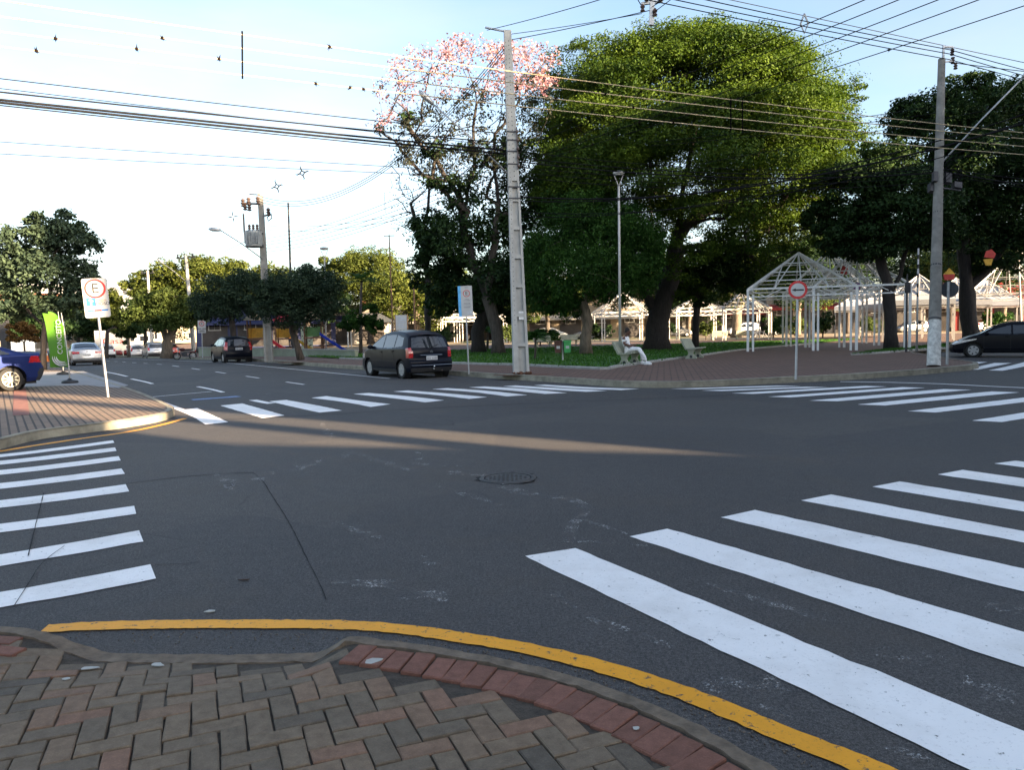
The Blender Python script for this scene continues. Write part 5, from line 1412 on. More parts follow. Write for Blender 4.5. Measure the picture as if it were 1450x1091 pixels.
# far parking sign beside the motorcycle
t, h, k = post_sign('parking_sign', 'two panel white parking sign beside the parked motorcycle', 287, 507, 285.5, 454, 0, 0, r=.035, yaw=-.4)
w_, hh = 10.5 * k, 18 * k; pz = h - hh / 2
MB().prism(plate_poly(w_, hh * .62, .03), FR(pz + hh * .19, -.01), .01).build('panel', SIGNW, t)
MB().prism(plate_poly(w_, hh * .30, .03), FR(pz - hh * .33, -.01), .01).build('panel', SIGNW, t)
b = MB(); ring(b, 0, pz + hh * .24, w_ * .25, w_ * .33, -.024); b.build('ring', SIGNR, t); text('lettering', 'E', w_ * .42, FR(pz + hh * .24, -.024), SIGNK, t)
b = MB()
for z in (-.3, -.37): b.box((0, -.024, pz + hh * z), (w_ * .7, .002, hh * .04))
b.build('fine_print', SIGNK, t)
# one-way arrow sign
t, h, k = post_sign('traffic_sign', 'round white sign with red border and black arrow pointing left, on the square corner', 1127, 538, 1130, 397, 0, 0, r=.033, yaw=0.3)
pz = h - 13.5 * k; rad = 13 * k * .98
MB().lathe([(rad, -.004), (rad, .004)], (0, 0, pz), 36, axis=(0, 1, 0)).build('disc', SIGNW, t)
b = MB(); ring(b, 0, pz, rad * .74, rad * 1.0, -.008, 36); b.build('ring', SIGNR, t)
aw = rad * .62
MB().prism([(-aw, 0), (-aw * .35, aw * .30), (-aw * .35, aw * .12), (aw, aw * .12), (aw, -aw * .12), (-aw * .35, -aw * .12), (-aw * .35, -aw * .30)], FR(pz, -.01), .002).build('arrow', SIGNK, t)
# back of a round sign at the right
t, h, k = post_sign('traffic_sign', 'back of a dark round sign on a grey post right of the weathered pole', 1341, 517, 1343, 399, 0, 0, r=.045, yaw=0.6)
MB().lathe([(11.5 * k, -.006), (11.5 * k, .006)], (0.02, .08, h - 11 * k), 30, axis=(0, 1, 0)).build('disc', mat('sign_back_dark', (0.035, 0.04, 0.05), 0.6), t)
MB().tube([(0, .0, h - 11 * k), (0, .08, h - 11 * k)], .02).build('bracket', GALV, t)
# ================================================================ flags
GREEN = mat('green_banner', (0.07, 0.21, 0.010), 0.7, var=0.06, scale=2)
def feather(label, px, py, ptx, pty, wpx, bot, bow, lettered, curl=1):
    base = at(px, py, .14); D = base.y; k = D / FPX
    t = thing('feather_flag', label, 'flag', (base.x, base.y, .14), 0.0)
    h = atd(px, pty, D).z - .14; z0 = atd(px, bot, D).z - .14; w = wpx * k
    MB().lathe([(.24, 0), (.26, .03), (.24, .08), (.08, .12), (.04, .16)], n=16).build('base', BLACK, t, smooth=True, angle=40)
    lean = (ptx - px) * k
    MB().tube([(0, 0, .1), (0, 0, z0), (lean * .3, 0, h * .6), (lean, 0, h)], [.022, .02, .016, .008], 8).build('pole', WSTEEL, t, smooth=True)
    b = MB(); nz, nx = 22, 8; vs = []
    for s in (0, 1):
        for i in range(nz + 1):
            u = i / nz; z = z0 + (h - z0) * u
            edge = -w * (1.0 - max(0, (u - .72) / .28) ** 1.8 * .05) if True else 0
            for j in range(nx + 1):
                q = j / nx
                xr = lean * u ** 2 * 1.0
                xl = xr - w
                zz = z + (-(1 - q) * 0 if u < 1 else 0)
                x = xr * 1 + (xl - xr) * q
                top_cut = (1 - q) ** 2.2 * .55 * w * u ** 6
                vs.append((x + .02 * math.sin(u * 9), .035 * math.sin(u * 7 + q * 4) + s * .006 + .0, zz - top_cut * 1.2))
    o = (nz + 1) * (nx + 1)
    fs = []
    for i in range(nz):
        for j in range(nx):
            a = i * (nx + 1) + j
            fs += [(a, a + 1, a + nx + 2, a + nx + 1), (o + a, o + a + nx + 1, o + a + nx + 2, o + a + 1)]
    b.add(vs, fs); b.build('banner', GREEN, t, smooth=True)
    if lettered:
        xm = -w * .42
        text('lettering', 'CONCEITO', (h - z0) * .13, frame((xm + .04, -.06, z0 + (h - z0) * .56), (0, 0, 1), (-1, 0, 0)), SIGNW, t, sx=.95)
        text('lettering', 'CONCEITO', (h - z0) * .035, frame((xm + .22, -.06, z0 + (h - z0) * .52), (0, 0, 1), (-1, 0, 0)), SIGNW, t, sx=1.6)
        b = MB()
        for q, r_ in ((0, .30), (1, .40), (2, .50)):
            pts = [Vector((-w * .28 + r_ * w * 1.05 * math.cos(a) + .0, -.06, z0 + (h - z0) * .19 + r_ * w * .95 * math.sin(a))) for a in np.linspace(R(175), R(300), 12)]
            b.tube(pts, [.004 + .022 * math.sin(math.pi * (i + .5) / 12) for i in range(12)], 6)
        b.build('emblem', SIGNW, t)
    return t
feather('green feather flag with white lettering, in front of the white sedan', 99, 543, 93, 443, 26, 520, 0, True)
feather('second green feather flag half hidden behind the lettered one', 90, 531, 88, 441, 14, 513, 0, False)
q = at(87, 520, .14); t = thing('board_sign', 'white upright banner board partly behind the green flags', 'sign', (q.x, q.y, .14), -.3); zz = atd(87, 441, q.y).z - .14
MB().box((0, 0, zz * .5 + .3), (.75, .05, zz - .6)).build('panel', SIGNW, t); b = MB(); b.tube([(-.3, .04, 0), (-.3, .04, zz - .2)], .03); b.tube([(.3, .04, 0), (.3, .04, zz - .2)], .03); b.build('post', GALV, t)
# ================================================================ benches, bins
BENCH = mat('bench_concrete', (0.33, 0.34, 0.26), 0.8, var=0.15, scale=5, bmp=0.2)
def make_bench(label, loc, rz, group=None):
    t = thing('park_bench', label, 'bench', loc, rz, group)        # +X is the way it faces, Y its length
    L = 1.5; prof_s = [(-.24, .40), (.30, .44), (.30, .49), (-.22, .455)]
    M = Matrix(((1, 0, 0, 0), (0, 0, -1, L / 2), (0, 1, 0, 0), (0, 0, 0, 1)))
    MB().prism([(-.24, .40), (.05, .405), (.30, .435), (.31, .47), (.28, .49), (.05, .465), (-.2, .46)], M, L).build('seat', BENCH, t)
    MB().prism([(-.24, .40), (-.20, .46), (-.30, .66), (-.40, .88), (-.45, .89), (-.47, .86), (-.36, .62)], M, L).build('backrest', BENCH, t)
    for s in (-1, 1):
        out = [(-.26, 0), (.22, 0), (.23, .06), (.12, .12), (.07, .24), (.14, .34), (.20, .425), (-.18, .403), (-.16, .34), (-.12, .24), (-.18, .12), (-.27, .06)]
        b = MB(); ML = Matrix(((1, 0, 0, 0), (0, 0, -1, s * (L / 2 - .16) + .07), (0, 1, 0, 0), (0, 0, 0, 1)))
        b.prism(out, ML, .14); lg = b.build('leg', BENCH, t)
        bb = MB(); bb.prism([(-.06, .03), (.05, .03), (.06, .10), (.02, .16), (-.04, .16), (-.07, .10)], Matrix(((1, 0, 0, 0), (0, 0, -1, s * (L / 2 - .16) + .073), (0, 1, 0, 0), (0, 0, 0, 1))), .146); bb.build('leg_hole', DSTEEL, lg)
    return t
BZ = .16
rzb = math.atan2(-.47, .88)
bq = at(900, 517, BZ)
B1 = make_bench('pale concrete bench on which the person in white sits', (bq.x - .12, bq.y + .55, BZ), rzb)
bq2 = at(988, 508, BZ); make_bench('empty pale concrete bench on the lawn edge right of the seated person', (bq2.x, bq2.y + .5, BZ), rzb)
for px, py, rz_, lab in ((806, 489, -1.57, 'far concrete bench behind the litter bins'), (1018, 482, 1.57, 'far greenish bench seen right of the slim tree'), (1052, 481, 1.57, 'far yellowish bench left of the pergola frames'), (770, 492, -1.2, 'far bench just right of the near concrete pole')):
    q = at(px, py, .16); make_bench(lab, (q.x, q.y, .16), rz_)
q = at(797, 512, .17); t = thing('litter_bin', 'pair of brown and green bins on one white post on the lawn', 'litter bin', (q.x, q.y, .17))
MB().tube([(0, 0, 0), (0, 0, .95)], .035).build('post', WSTEEL, t)
def tub(x, m):
    b = MB(); b.add([(x - .13, -.15, .38), (x + .13, -.15, .38), (x + .13, .15, .38), (x - .13, .15, .38), (x - .16, -.18, .9), (x + .16, -.18, .9), (x + .16, .18, .9), (x - .16, .18, .9)], [(3, 2, 1, 0), (0, 1, 5, 4), (1, 2, 6, 5), (2, 3, 7, 6), (3, 0, 4, 7), (4, 5, 6, 7)])
    b.box((x, 0, .885), (.36, .40, .05)); o = b.build('bin', m, t)
    MB().box((x, -.172, .62), (.15, .01, .12), M=Matrix.Rotation(R(3), 3, 'X')).build('sticker', SIGNW, o)
tub(-.2, mat('bin_brown', (0.09, 0.035, 0.025), 0.5)); tub(.2, mat('bin_green', (0.06, 0.36, 0.10), 0.5))
# ================================================================ pergolas and tents
PERGW = mat('shade_lifted_white_steel', (0.80, 0.80, 0.78), 0.5, var=0.08)  # white steel lightened for the shaded near frames; sunlit far ones stay darker
def pergola(label, c, size, rz, eave, apex, posts='pair', m=WSTEEL, w=.11, roofm=None):
    t = thing('pergola', label, 'pergola', c, rz); W, Dp = size
    hw, hd = W / 2, Dp / 2
    cor = [(-hw, -hd), (hw, -hd), (hw, hd), (-hw, hd)]
    for x, y in cor:
        b = MB()
        b.bar((x, y, 0), (x, y, eave), w)
        if posts == 'pair': b.bar((x * .9, y, 0), (x * .9, y, eave - .3), w * .8); b.bar((x, y, eave - .7), (x * .9, y, eave - .7), .05)
        b.build('post', m, t)
    b = MB()
    for i in range(4):
        p, q = cor[i], cor[(i + 1) % 4]
        b.bar((*p, eave), (*q, eave), .08, .1); b.bar((*p, eave - .42), (*q, eave - .42), .06)
        n = 6
        for k in range(n):
            u0, u1 = k / n, (k + 1) / n
            a = Vector((*p, eave)).lerp(Vector((*q, eave)), u0); c_ = Vector((*p, eave - .42)).lerp(Vector((*q, eave - .42)), u1)
            if k % 2: a.z, c_.z = c_.z, a.z
            b.bar(a, c_, .035)
    b.build('ring_beam', m, t)
    b = MB(); top = Vector((0, 0, apex))
    for i in range(4):
        p, q = Vector((*cor[i], eave)), Vector((*cor[(i + 1) % 4], eave))
        b.bar(p, top, .09); mid = (p + q) / 2
        b.bar(mid, top, .06)
        for f in (.22, .45, .7): b.bar(p.lerp(top, f), q.lerp(top, f), .05)
        for f in (.25, .75): b.bar(p.lerp(q, f), top, .045)
        b.bar(p.lerp(q, .25), p.lerp(top, .68), .04); b.bar(p.lerp(q, .75), q.lerp(top, .68), .04)
    b.build('roof_frame', m, t)
    if roofm:
        vs = [(x * 1.03, y * 1.03, eave + .08) for x, y in cor] + [(x * .5, y * .5, eave + (apex - eave) * .42) for x, y in cor] + [(0, 0, apex + .1)] + [(x * 1.03, y * 1.03, eave - .3) for x, y in cor]
        fs = [(i, (i + 1) % 4, 4 + (i + 1) % 4, 4 + i) for i in range(4)] + [(4 + i, 4 + (i + 1) % 4, 8) for i in range(4)] + [(9 + i, 9 + (i + 1) % 4, (i + 1) % 4, i) for i in range(4)]
        MB().add(vs, fs).build('canopy', roofm, t)
    return t
TENT = mat('tent_fabric', (0.36, 0.38, 0.42), 0.7, var=0.06)
q = at(1140, 492, .15); PC = q
pergola('near white steel pergola frame over the square path, left of the two', (atd(1130, 487, 43.5).x, 43.5, .15), (5.4, 5.4), -.3, 3.35, 5.4, m=PERGW, w=.13)
pergola('second white steel pergola frame over the path, with a sunlit ridge', (atd(1208, 490, 43).x, 43, .15), (4.6, 6), -.3, 3.35, 5.3, m=PERGW, w=.13)
pergola('third white steel pergola frame, set deepest on the square path', (atd(1172, 490, 51).x, 51, .15), (5.4, 5.4), -.3, 3.5, 6.2, m=PERGW, w=.12)
pergola('white pergola frame far behind the seated person', (atd(882, 480, 82).x, 82, .12), (5.6, 5), .1, 3.1, 5.2)
pergola('white pergola frame far behind the slim tree', (atd(985, 480, 84).x, 84, .12), (5.2, 5), 0, 3.0, 4.6)
pergola('white pergola frame far off above the far benches', (atd(1050, 480, 74).x, 74, .12), (4.4, 5), -.1, 3.0, 4.5)
pergola('white pergola frame seen between the dark trunks behind the parking sign', (atd(668, 480, 86).x, 86, .12), (7, 5), .2, 2.9, 4.6)
pergola('white pergola frame seen far behind the minivan', (atd(610, 480, 92).x, 92, .12), (7, 5), .2, 2.9, 4.6)
pergola('white pergola frame at the right edge behind the black car', (atd(1425, 480, 58).x, 58, .15), (5.4, 5.4), -.5, 3.3, 6.0)
for px, D, s, lab in ((1300, 58, 4.6, 'white canopy tent left of the weathered pole'), (1352, 64, 4.8, 'white canopy tent right of the weathered pole'), (1262, 70, 5.0, 'white canopy tent behind the forked tree trunk'), (1395, 68, 5.0, 'white canopy tent behind the tall dark tree'), (1225, 76, 5, 'white canopy tent at the far end of the pergola path')):
    q = atd(px, 480, D); pergola(lab, (q.x, q.y, .15), (s, s), -.5, 2.9, 4.9, None, roofm=TENT)
# hanging festive ornaments
def ornament(label, px, py, D, parts, stick=True):
    c = atd(px, py, D); t = thing('party_ornament', label, 'ornament', c)
    for nm, poly, m in parts: MB().prism(poly, FR(0, -.03), .06).build(nm, m, t)
    MB().tube([(0, 0, 0), (0, 0, .9)], .012, 5).build('string', WIRE, t)
YEL = mat('paper_yellow', (0.70, 0.40, 0.05), 0.7); REDP = mat('paper_red', (0.55, 0.06, 0.05), 0.7); PUR = mat('paper_purple', (0.20, 0.07, 0.28), 0.7)
ornament('yellow and red house shaped paper ornament above the round sign back', 1343, 388, 38, [('top', [(-.28, -.02), (.28, -.02), (0, .28)], YEL), ('base', [(-.28, -.03), (.28, -.03), (.22, -.3), (-.22, -.3)], REDP)])
ornament('red paper ornament hanging in the pergola frame', 1194, 383, 42, [('body', [(-.2, -.15), (.15, -.25), (.22, .1), (-.05, .25)], REDP)])
ornament('purple paper ornament hanging under the pergola frame', 1212, 405, 42, [('body', [(-.2, -.2), (.2, -.2), (.2, .15), (-.2, .15)], PUR)])
ornament('red and orange paper balloon hanging in the tall dark tree', 1400, 366, 44, [('top', [(-.3, .05), (-.2, .4), (.1, .5), (.35, .25), (.25, 0)], REDP), ('base', [(-.35, -.05), (.2, -.03), (.1, -.4), (-.2, -.4)], YEL)])
# ================================================================ playground
PWALL = mat('greenish_render', (0.30, 0.33, 0.25), 0.85, var=0.15, scale=1.2)
a, c_ = at(283, 505, .15), at(505, 507, .15)
t = thing('low_wall', 'low greenish wall along the playground behind the round trees', 'wall', (a.x, a.y, H(a.x, a.y) + .12)); d = c_ - a
MB().bar((0, 0, .38), (d.x, d.y, .38 ), .2, .2) if False else None
L = math.hypot(d.x, d.y); M = Matrix.Rotation(math.atan2(d.y, d.x), 3, 'Z')
MB().box(M @ Vector((L / 2, 0, .3)), (L, .2, 1.0), M=M).build('wall', PWALL, t); MB().box(M @ Vector((L / 2, 0, .84)), (L + .1, .3, .08), M=M).build('coping', CONC, t)
q = at(429, 500, .15); t = thing('climbing_wall', 'tall grey green climbing wall with round holds right of the red slide', 'wall', (q.x, q.y + 1.5, .15), .2)
MB().box((0, 0, 1.05), (1.0, .15, 2.1)).build('panel', PWALL, t); b = MB(); rr = random.Random(1)
for i in range(14): b.ell((rr.uniform(-.4, .4), -.09, rr.uniform(.4, 2)), (.06, .04, .06), 6, 4)
b.build('hold', DSTEEL, t)
PLASTIC_R, PLASTIC_B, PLASTIC_Y = mat('red_plastic', (0.50, 0.03, 0.05), 0.35), mat('blue_plastic', (0.02, 0.06, 0.50), 0.35), mat('yellow_plastic', (0.65, 0.40, 0.05), 0.4)
WOODP = mat('brown_posts', (0.16, 0.08, 0.045), 0.7)
def tower(label, px, D, roofm, slm, sldir, green=False):
    q = atd(px, 490, D); t = thing('play_tower', label, 'playground tower', (q.x, q.y, H(q.x, q.y) + .15), .15)
    for x in (-.6, .6):
        for y in (-.6, .6): MB().tube([(x, y, 0), (x, y, 2.7)], .06).build('post', WOODP, t)
    MB().box((0, 0, 1.25), (1.3, 1.3, .1)).build('deck', WOODP, t)
    MB().add([(-.95, -.95, 2.6), (.95, -.95, 2.6), (.95, .95, 2.6), (-.95, .95, 2.6), (0, 0, 3.35)], [(0, 1, 4), (1, 2, 4), (2, 3, 4), (3, 0, 4), (3, 2, 1, 0)]).build('roof', roofm, t)
    b = MB()
    for s in (-1, 1): b.box((s * .6, 0, 1.7), (.05, 1.1, .7))
    b.box((0, .6, 1.7), (1.1, .05, .7)); b.build('side_panel', PLASTIC_Y if not green else mat('green_plastic', (0.10, 0.26, 0.08), 0.4), t)
    b = MB(); n = 10; vs = []
    for i in range(n + 1):
        u = i / n; x = .5 + 1.9 * u; z = 1.3 * (1 - u) ** 1.15 + .12
        for y, dz in ((-.9, .22), (-.85, 0), (-.45, 0), (-.4, .22)): vs.append((x * sldir, y, z + dz))
    b.add(vs, [(i * 4 + j, i * 4 + j + 1, i * 4 + j + 5, i * 4 + j + 4) for i in range(n) for j in range(3)]); b.build('slide', slm, t)
    return t
TAN = mat('tan_roof', (0.45, 0.35, 0.22), 0.8, var=0.2)
tower('play tower with a tan roof and a red slide behind the dark hatchback', 366, 55, TAN, PLASTIC_R, 1)
tower('play tower with a red roof left of the leaning trunk', 404, 60, PLASTIC_R, PLASTIC_Y, 1)
tower('play tower with a tan roof and a blue slide right of the leaning trunk', 445, 57, TAN, PLASTIC_B, 1, True)
q = at(468, 497, .15); t = thing('thatched_shelter', 'shelter with a pale wooden roof frame right of the blue slide', 'shelter', (q.x + 2.4, q.y + 8, .1), .1)
MB().add([(-2.6, -2, 2.5), (2.6, -2, 2.5), (2.6, 2, 2.5), (-2.6, 2, 2.5), (0, 0, 4.0)], [(0, 1, 4), (1, 2, 4), (2, 3, 4), (3, 0, 4), (3, 2, 1, 0)]).build('roof', TAN, t)
for x in (-2.2, 2.2):
    for y in (-1.6, 1.6): MB().tube([(x, y, 0), (x, y, 2.5)], .07).build('post', WSTEEL, t)
# ================================================================ overhead lines
def power_line(name, label, wires, r=.009, m=WIRE, sag=.15, plants=(), spacers=(), n=14, cat='power line', group=None):
    o = Vector(wires[0][0]); t = thing(name, label, cat, o, group=group); ws = []
    for wi in wires:
        p, q = Vector(wi[0]), Vector(wi[1]); rr_ = (wi[2] if len(wi) > 2 else r) * 1.35
        L = (q - p).length; pts = [p.lerp(q, i / n) - Vector((0, 0, sag * 4 * (i / n) * (1 - i / n))) - o for i in range(n + 1)]
        MB().tube(pts, rr_, 5).build('wire', m, t, smooth=True); ws.append(pts)
    for i, (wi, u) in enumerate(plants):
        k = u * n; a = int(min(k, n - 1)); p = ws[wi][a].lerp(ws[wi][a + 1], k - a); b = MB(); rr = random.Random(i * 7 + wi)
        for j in range(16):
            d = Vector((rr.gauss(0, 1), rr.gauss(0, 1), rr.gauss(0, 1))).normalized(); s = rr.uniform(.03, .075); e = d.orthogonal().normalized() * .012
            b.add([p + e, p - e, p + d * s], [(0, 1, 2)])
        b.ell(p, .024, 6, 4); b.build('air_plant', mat('air_plant', (0.018, 0.013, 0.011), 1.0, spec=0.0), t)
    for u in spacers:
        k = u * n; a = int(min(k, n - 1)); ps = [w_[a].lerp(w_[a + 1], k - a) for w_ in ws]
        MB().tube([ps[0] + Vector((0, 0, .05)), ps[-1] - Vector((0, 0, .05))], .014, 6).build('spacer', MATTE, t)
    return t
def ext(p, q, a, b_): return (p.lerp(q, a), p.lerp(q, b_))
ya, yb = (24, 43.5, 62.5, 81.5), (135, 147, 160.5, 174.5)
w4 = [ext(atd(342 , a, 11.5), atd(1094, b_, 16.5), -1.6, 1.9) for a, b_ in zip(ya, yb)]
def un(x): return (x + 1.6) / 3.5
power_line('power_line', 'four parallel pale conductors tied by an upright spacer, crossing high over the road', w4, .0072, SUNGOLD, .25,
           plants=((0, un(.12)), (1, un(-.1)), (2, un(-.13)), (2, un(-.22)), (2, un(-.03)), (3, un(-.32)), (3, un(-.24)), (3, un(.1)), (3, un(.15)), (3, un(.17)), (3, un(.62)), (2, un(.66)), (1, un(.6)), (3, un(.75)), (2, un(.5))), spacers=(un(0.0), un(.89), un(.92)), n=40)
pw = [(atd(718, y0, 27.2), atd(718, y0, 27.2).lerp(atd(0, y1, 18.7), 1.9), r_) for y0, y1, r_ in ((190, 105, .010), (203, 124, .016), (213, 135, .024), (218, 139, .024), (222, 143, .012), (207, 119, .008))]
power_line('power_line', 'bundle of thick dark cables running left from the near concrete pole', pw, sag=.1)
pw = [(atd(718, y0, 27.2), atd(718, y0, 27.2).lerp(atd(0, y1, 19.5), 1.9), .007) for y0, y1 in ((245, 195), (252, 212))]
power_line('telephone_line', 'two thin lower cables running left from the near concrete pole', pw, sag=.1)
fan = [(atd(724, y0, 27.2), atd(724, y0, 27.2).lerp(atd(xe, 0, 14.0), 1.7), .007) for y0, xe in ((203, 1200), (213, 1247), (226, 1302), (235, 1358), (240, 1445))]
power_line('power_line', 'fan of dark conductors with air plants rising from the near concrete pole rightwards', fan, sag=.12,
           plants=((2, .26), (2, .3), (3, .3), (3, .34), (3, .36), (4, .12), (4, .2), (4, .3), (4, .36), (4, .42), (3, .12), (3, .2), (2, .14), (2, .42), (3, .46), (4, .5), (4, .16), (3, .26)), n=40)
st = [(atd(720, y0, 27.4), atd(377, y1, P3b.y), .008) for y0, y1 in ((203, 338), (213, 343), (226, 347), (235, 352), (240, 357))]
power_line('power_line', 'five dark conductors running between the near concrete pole and the transformer pole', st, sag=.5)
pr = [(atd(1344, y0, 27.4), atd(1344, y0, 27.4).lerp(atd(xe, 1, 22.8), 1.8), .011) for y0, xe in ((70, 1030), (76, 988), (84, 948))]
power_line('power_line', 'three black cables running to the upper left from the weathered pole top', pr, sag=.1)
pr = [(atd(1344, y0, 27.4), atd(1344, y0, 27.4).lerp(atd(1450, y1, 29.5), 4), .011) for y0, y1 in ((70, 96), (76, 104), (84, 110), (88, 98))]
power_line('power_line', 'black primary cables running right from the weathered pole top', pr, sag=.1)
q = atd(1139, 33, 25); t = thing('line_spacer', 'diamond spacer holding the black primary cables apart above the huge tree', 'spacer', q)
MB().tube([(0, 0, .3), (.12, 0, 0), (0, 0, -.3), (-.12, 0, 0), (0, 0, .3)], .03, 6).build('body', GALV, t)
q = atd(922, 12, 24.4); t = thing('insulator_cluster', 'cluster of white and brown insulators hanging where cables cross above the huge tree', 'insulator', q)
b = MB(); b.bar((0, 0, -.5), (.05, 0, .5), .14); b.bar((-.3, 0, .15), (.35, 0, .22), .08); b.build('bracket', GALV, t)
for x, z in ((-.28, -.02), (.28, .3), (.1, -.15), (-.15, .3)): MB().lathe([(.03, -.12), (.08, -.08), (.04, -.02), (.08, .04), (.03, .12)], (x, -.1, z), 8).build('insulator', PORC, t)
MB().tube([(-.3, 0, .1), (-.42, 0, .3), (-.3, 0, .5), (0, 0, .45)], .015, 5).build('jumper_wire', WIRE, t)
mc = [(P1t + Vector((.05, 0, -.3)), atd(922, 14, 24.4), .010), (atd(922, 10, 24.4), atd(1060, -80, 20), .010), (atd(922, 20, 24.4), atd(1100, -120, 20), .009), (P1t + Vector((-.7, 0, .05)), atd(850, -1, 20), .008), (P1t + Vector((.1, 0, -.1)), atd(909, 19, 24.4), .008)]
power_line('power_line', 'black cables from the top of the near concrete pole to the hanging insulators', mc, sag=.03)
cb = [(atd(368, 278 + d_, P3b.y), P1t + Vector((dx, 0, -.45)), .010) for d_, dx in ((0, -.1), (4, 0), (8, .1))]
power_line('power_line', 'slack compact primary cables sagging from the transformer pole to the near concrete pole', cb, sag=2.0, n=24)
for i, (px, py, D) in enumerate(((428, 245, 41), (392, 264, 44))):
    q = atd(px, py, D); t = thing('line_spacer', ('star shaped black cable spacer nearer the near concrete pole', 'star shaped black cable spacer nearer the transformer pole')[i], 'spacer', q)
    b = MB()
    for a in range(4):
        an = a * math.pi / 2 + .15; d_ = Vector((math.cos(an), 0, math.sin(an)))
        b.tube([d_ * .1, d_ * .3 + Vector((-d_.z, 0, d_.x)) * .05, d_ * .36], [.04, .03, .015], 5)
    ringpts = [Vector((.1 * math.cos(a), 0, .1 * math.sin(a))) for a in np.linspace(0, 2 * math.pi, 13)]
    b.tube(ringpts, .03, 5, caps=False); b.build('body', WIRE, t)
q = atd(330, 307, 46); t = thing('line_spacer', 'star shaped black cable spacer left of the transformer pole', 'spacer', q); b = MB()
for a in range(4):
    an = a * math.pi / 2 + .1; d_ = Vector((math.cos(an), 0, math.sin(an))); b.tube([d_ * .08, d_ * .3], [.04, .015], 5)
b.build('body', WIRE, t)
ms = [(atd(726, y0, 27.3), atd(1328, y1, 27.2), r_) for y0, y1, r_ in ((213, 236, .008), (222, 240, .012), (228, 245, .016), (236, 243, .008), (243, 250, .008), (250, 258, .009))]
power_line('telephone_line', 'many low dark cables between the near concrete pole and the weathered pole', ms, sag=.35)
ms = [(atd(728, y0, 27.3), atd(728, y0, 27.3).lerp(atd(1150, y1, 22), 1.7), r_) for y0, y1, r_ in ((278, 205, .020), (284, 200, .012), (300, 222, .009), (307, 215, .009))]
power_line('telephone_line', 'drooping cables crossing behind the round lamp head from the near concrete pole', ms, sag=.9)
ms = [(atd(1328, y0, 27.3), atd(1450, y1, 29).lerp(atd(1328, y0, 27.3), -1.5), r_) for y0, y1, r_ in ((238, 250, .012), (242, 258, .02), (246, 262, .009), (226, 205, .007), (232, 196, .007))]
power_line('telephone_line', 'low dark cables running right from the weathered pole', ms, sag=.1)
ms = [(*ext(atd(1030, -4, 40), atd(1460, 88, 44), -1.5, 3), .014), (*ext(atd(1150, 172, 30), atd(1340, 148, 27.4), -1.5, 1), .008), (*ext(atd(1150, 180, 30), atd(1340, 158, 27.4), -1.5, 1), .008), (*ext(atd(1150, 200, 30), atd(1460, 140, 27), -1, 3), .008)]
power_line('power_line', 'thin separate cables in the sky left of the weathered pole top', ms, sag=.1)
ms = [(atd(263, 372, 66), atd(209, 392, 90), .014), (atd(263, 377, 66), atd(209, 396, 90), .014), (atd(267, 384, 66), atd(170, 424, 110), .014), (atd(263, 372, 66), atd(368, 330, P3b.y + .3), .010), (atd(209, 390, 90), atd(169, 416, 110), .016), (atd(263, 369, 66), atd(20, 395, 80), .014)]
power_line('power_line', 'cables strung between the far concrete poles along the street', ms, sag=.3)
t1 = atd(545, 288, 40); t2 = atd(542, 300, 40)
MB0 = MB(); MB0.tube([(0, 0, -.5), (0, 0, .55)], .02, 6); o = MB0.build('line_spacer', GALV, loc=t1); tag(o, 'upright rod spacer hanging in the sky left of the bare tree', 'spacer')
power_line('power_line', 'thin line carrying the upright rod spacer left of the bare tree', [(atd(380, 320, P3b.y), atd(717, 262, 27.3), .007), (atd(380, 326, P3b.y), atd(717, 270, 27.3), .007)], sag=.5)
# ================================================================ cars
def paint(name, col, metal=0.4, rough=0.3):
    m, t, b = new_mat(name)
    co = coords(t)
    n = noise(t, co, 3, 6)
    c = ramp(t, n, [(0.3, tuple(x * .9 for x in col)), (0.7, col)])
    dust = ramp(t, noise(t, co, 9, 6, 0.7), [(0.45, (0,) * 3), (0.8, (0.008,) * 3)])
    t.links.new(mixc(t, dust, c, (0.22, 0.19, 0.15)), b.inputs['Base Color'])
    b.inputs['Metallic'].default_value = metal; b.inputs['Roughness'].default_value = rough
    dk = max(col) < .05
    b.inputs['Coat Weight'].default_value = 0.05 if dk else 0.35; b.inputs['Coat Roughness'].default_value = 0.05; b.inputs['Specular IOR Level'].default_value = 0.12 if dk else 0.35
    return m
def resample(pts, n):
    pts = [Vector((p[0], 0, p[1])) for p in pts]; fine = []
    for i in range(len(pts) - 1):
        p0, p1, p2, p3 = pts[max(i - 1, 0)], pts[i], pts[i + 1], pts[min(i + 2, len(pts) - 1)]
        for k in range(16):
            t = k / 16
            fine.append(0.5 * ((2 * p1) + (p2 - p0) * t + (2 * p0 - 5 * p1 + 4 * p2 - p3) * t * t + (3 * p1 - p0 - 3 * p2 + p3) * t ** 3))
    fine.append(pts[-1])
    d = [0]
    for i in range(1, len(fine)): d.append(d[-1] + (fine[i] - fine[i - 1]).length)
    out = []
    for k in range(n + 1):
        s = d[-1] * k / n; x = np.interp(s, d, [f.x for f in fine]); z = np.interp(s, d, [f.z for f in fine]); out.append(np.array((x, z)))
    return out
def inside(p, poly):
    x, y = p; c = False
    for i in range(len(poly)):
        (x1, y1), (x2, y2) = poly[i], poly[i - 1]
        if (y1 > y) != (y2 > y) and x < (x2 - x1) * (y - y1) / (y2 - y1) + x1: c = not c
    return c
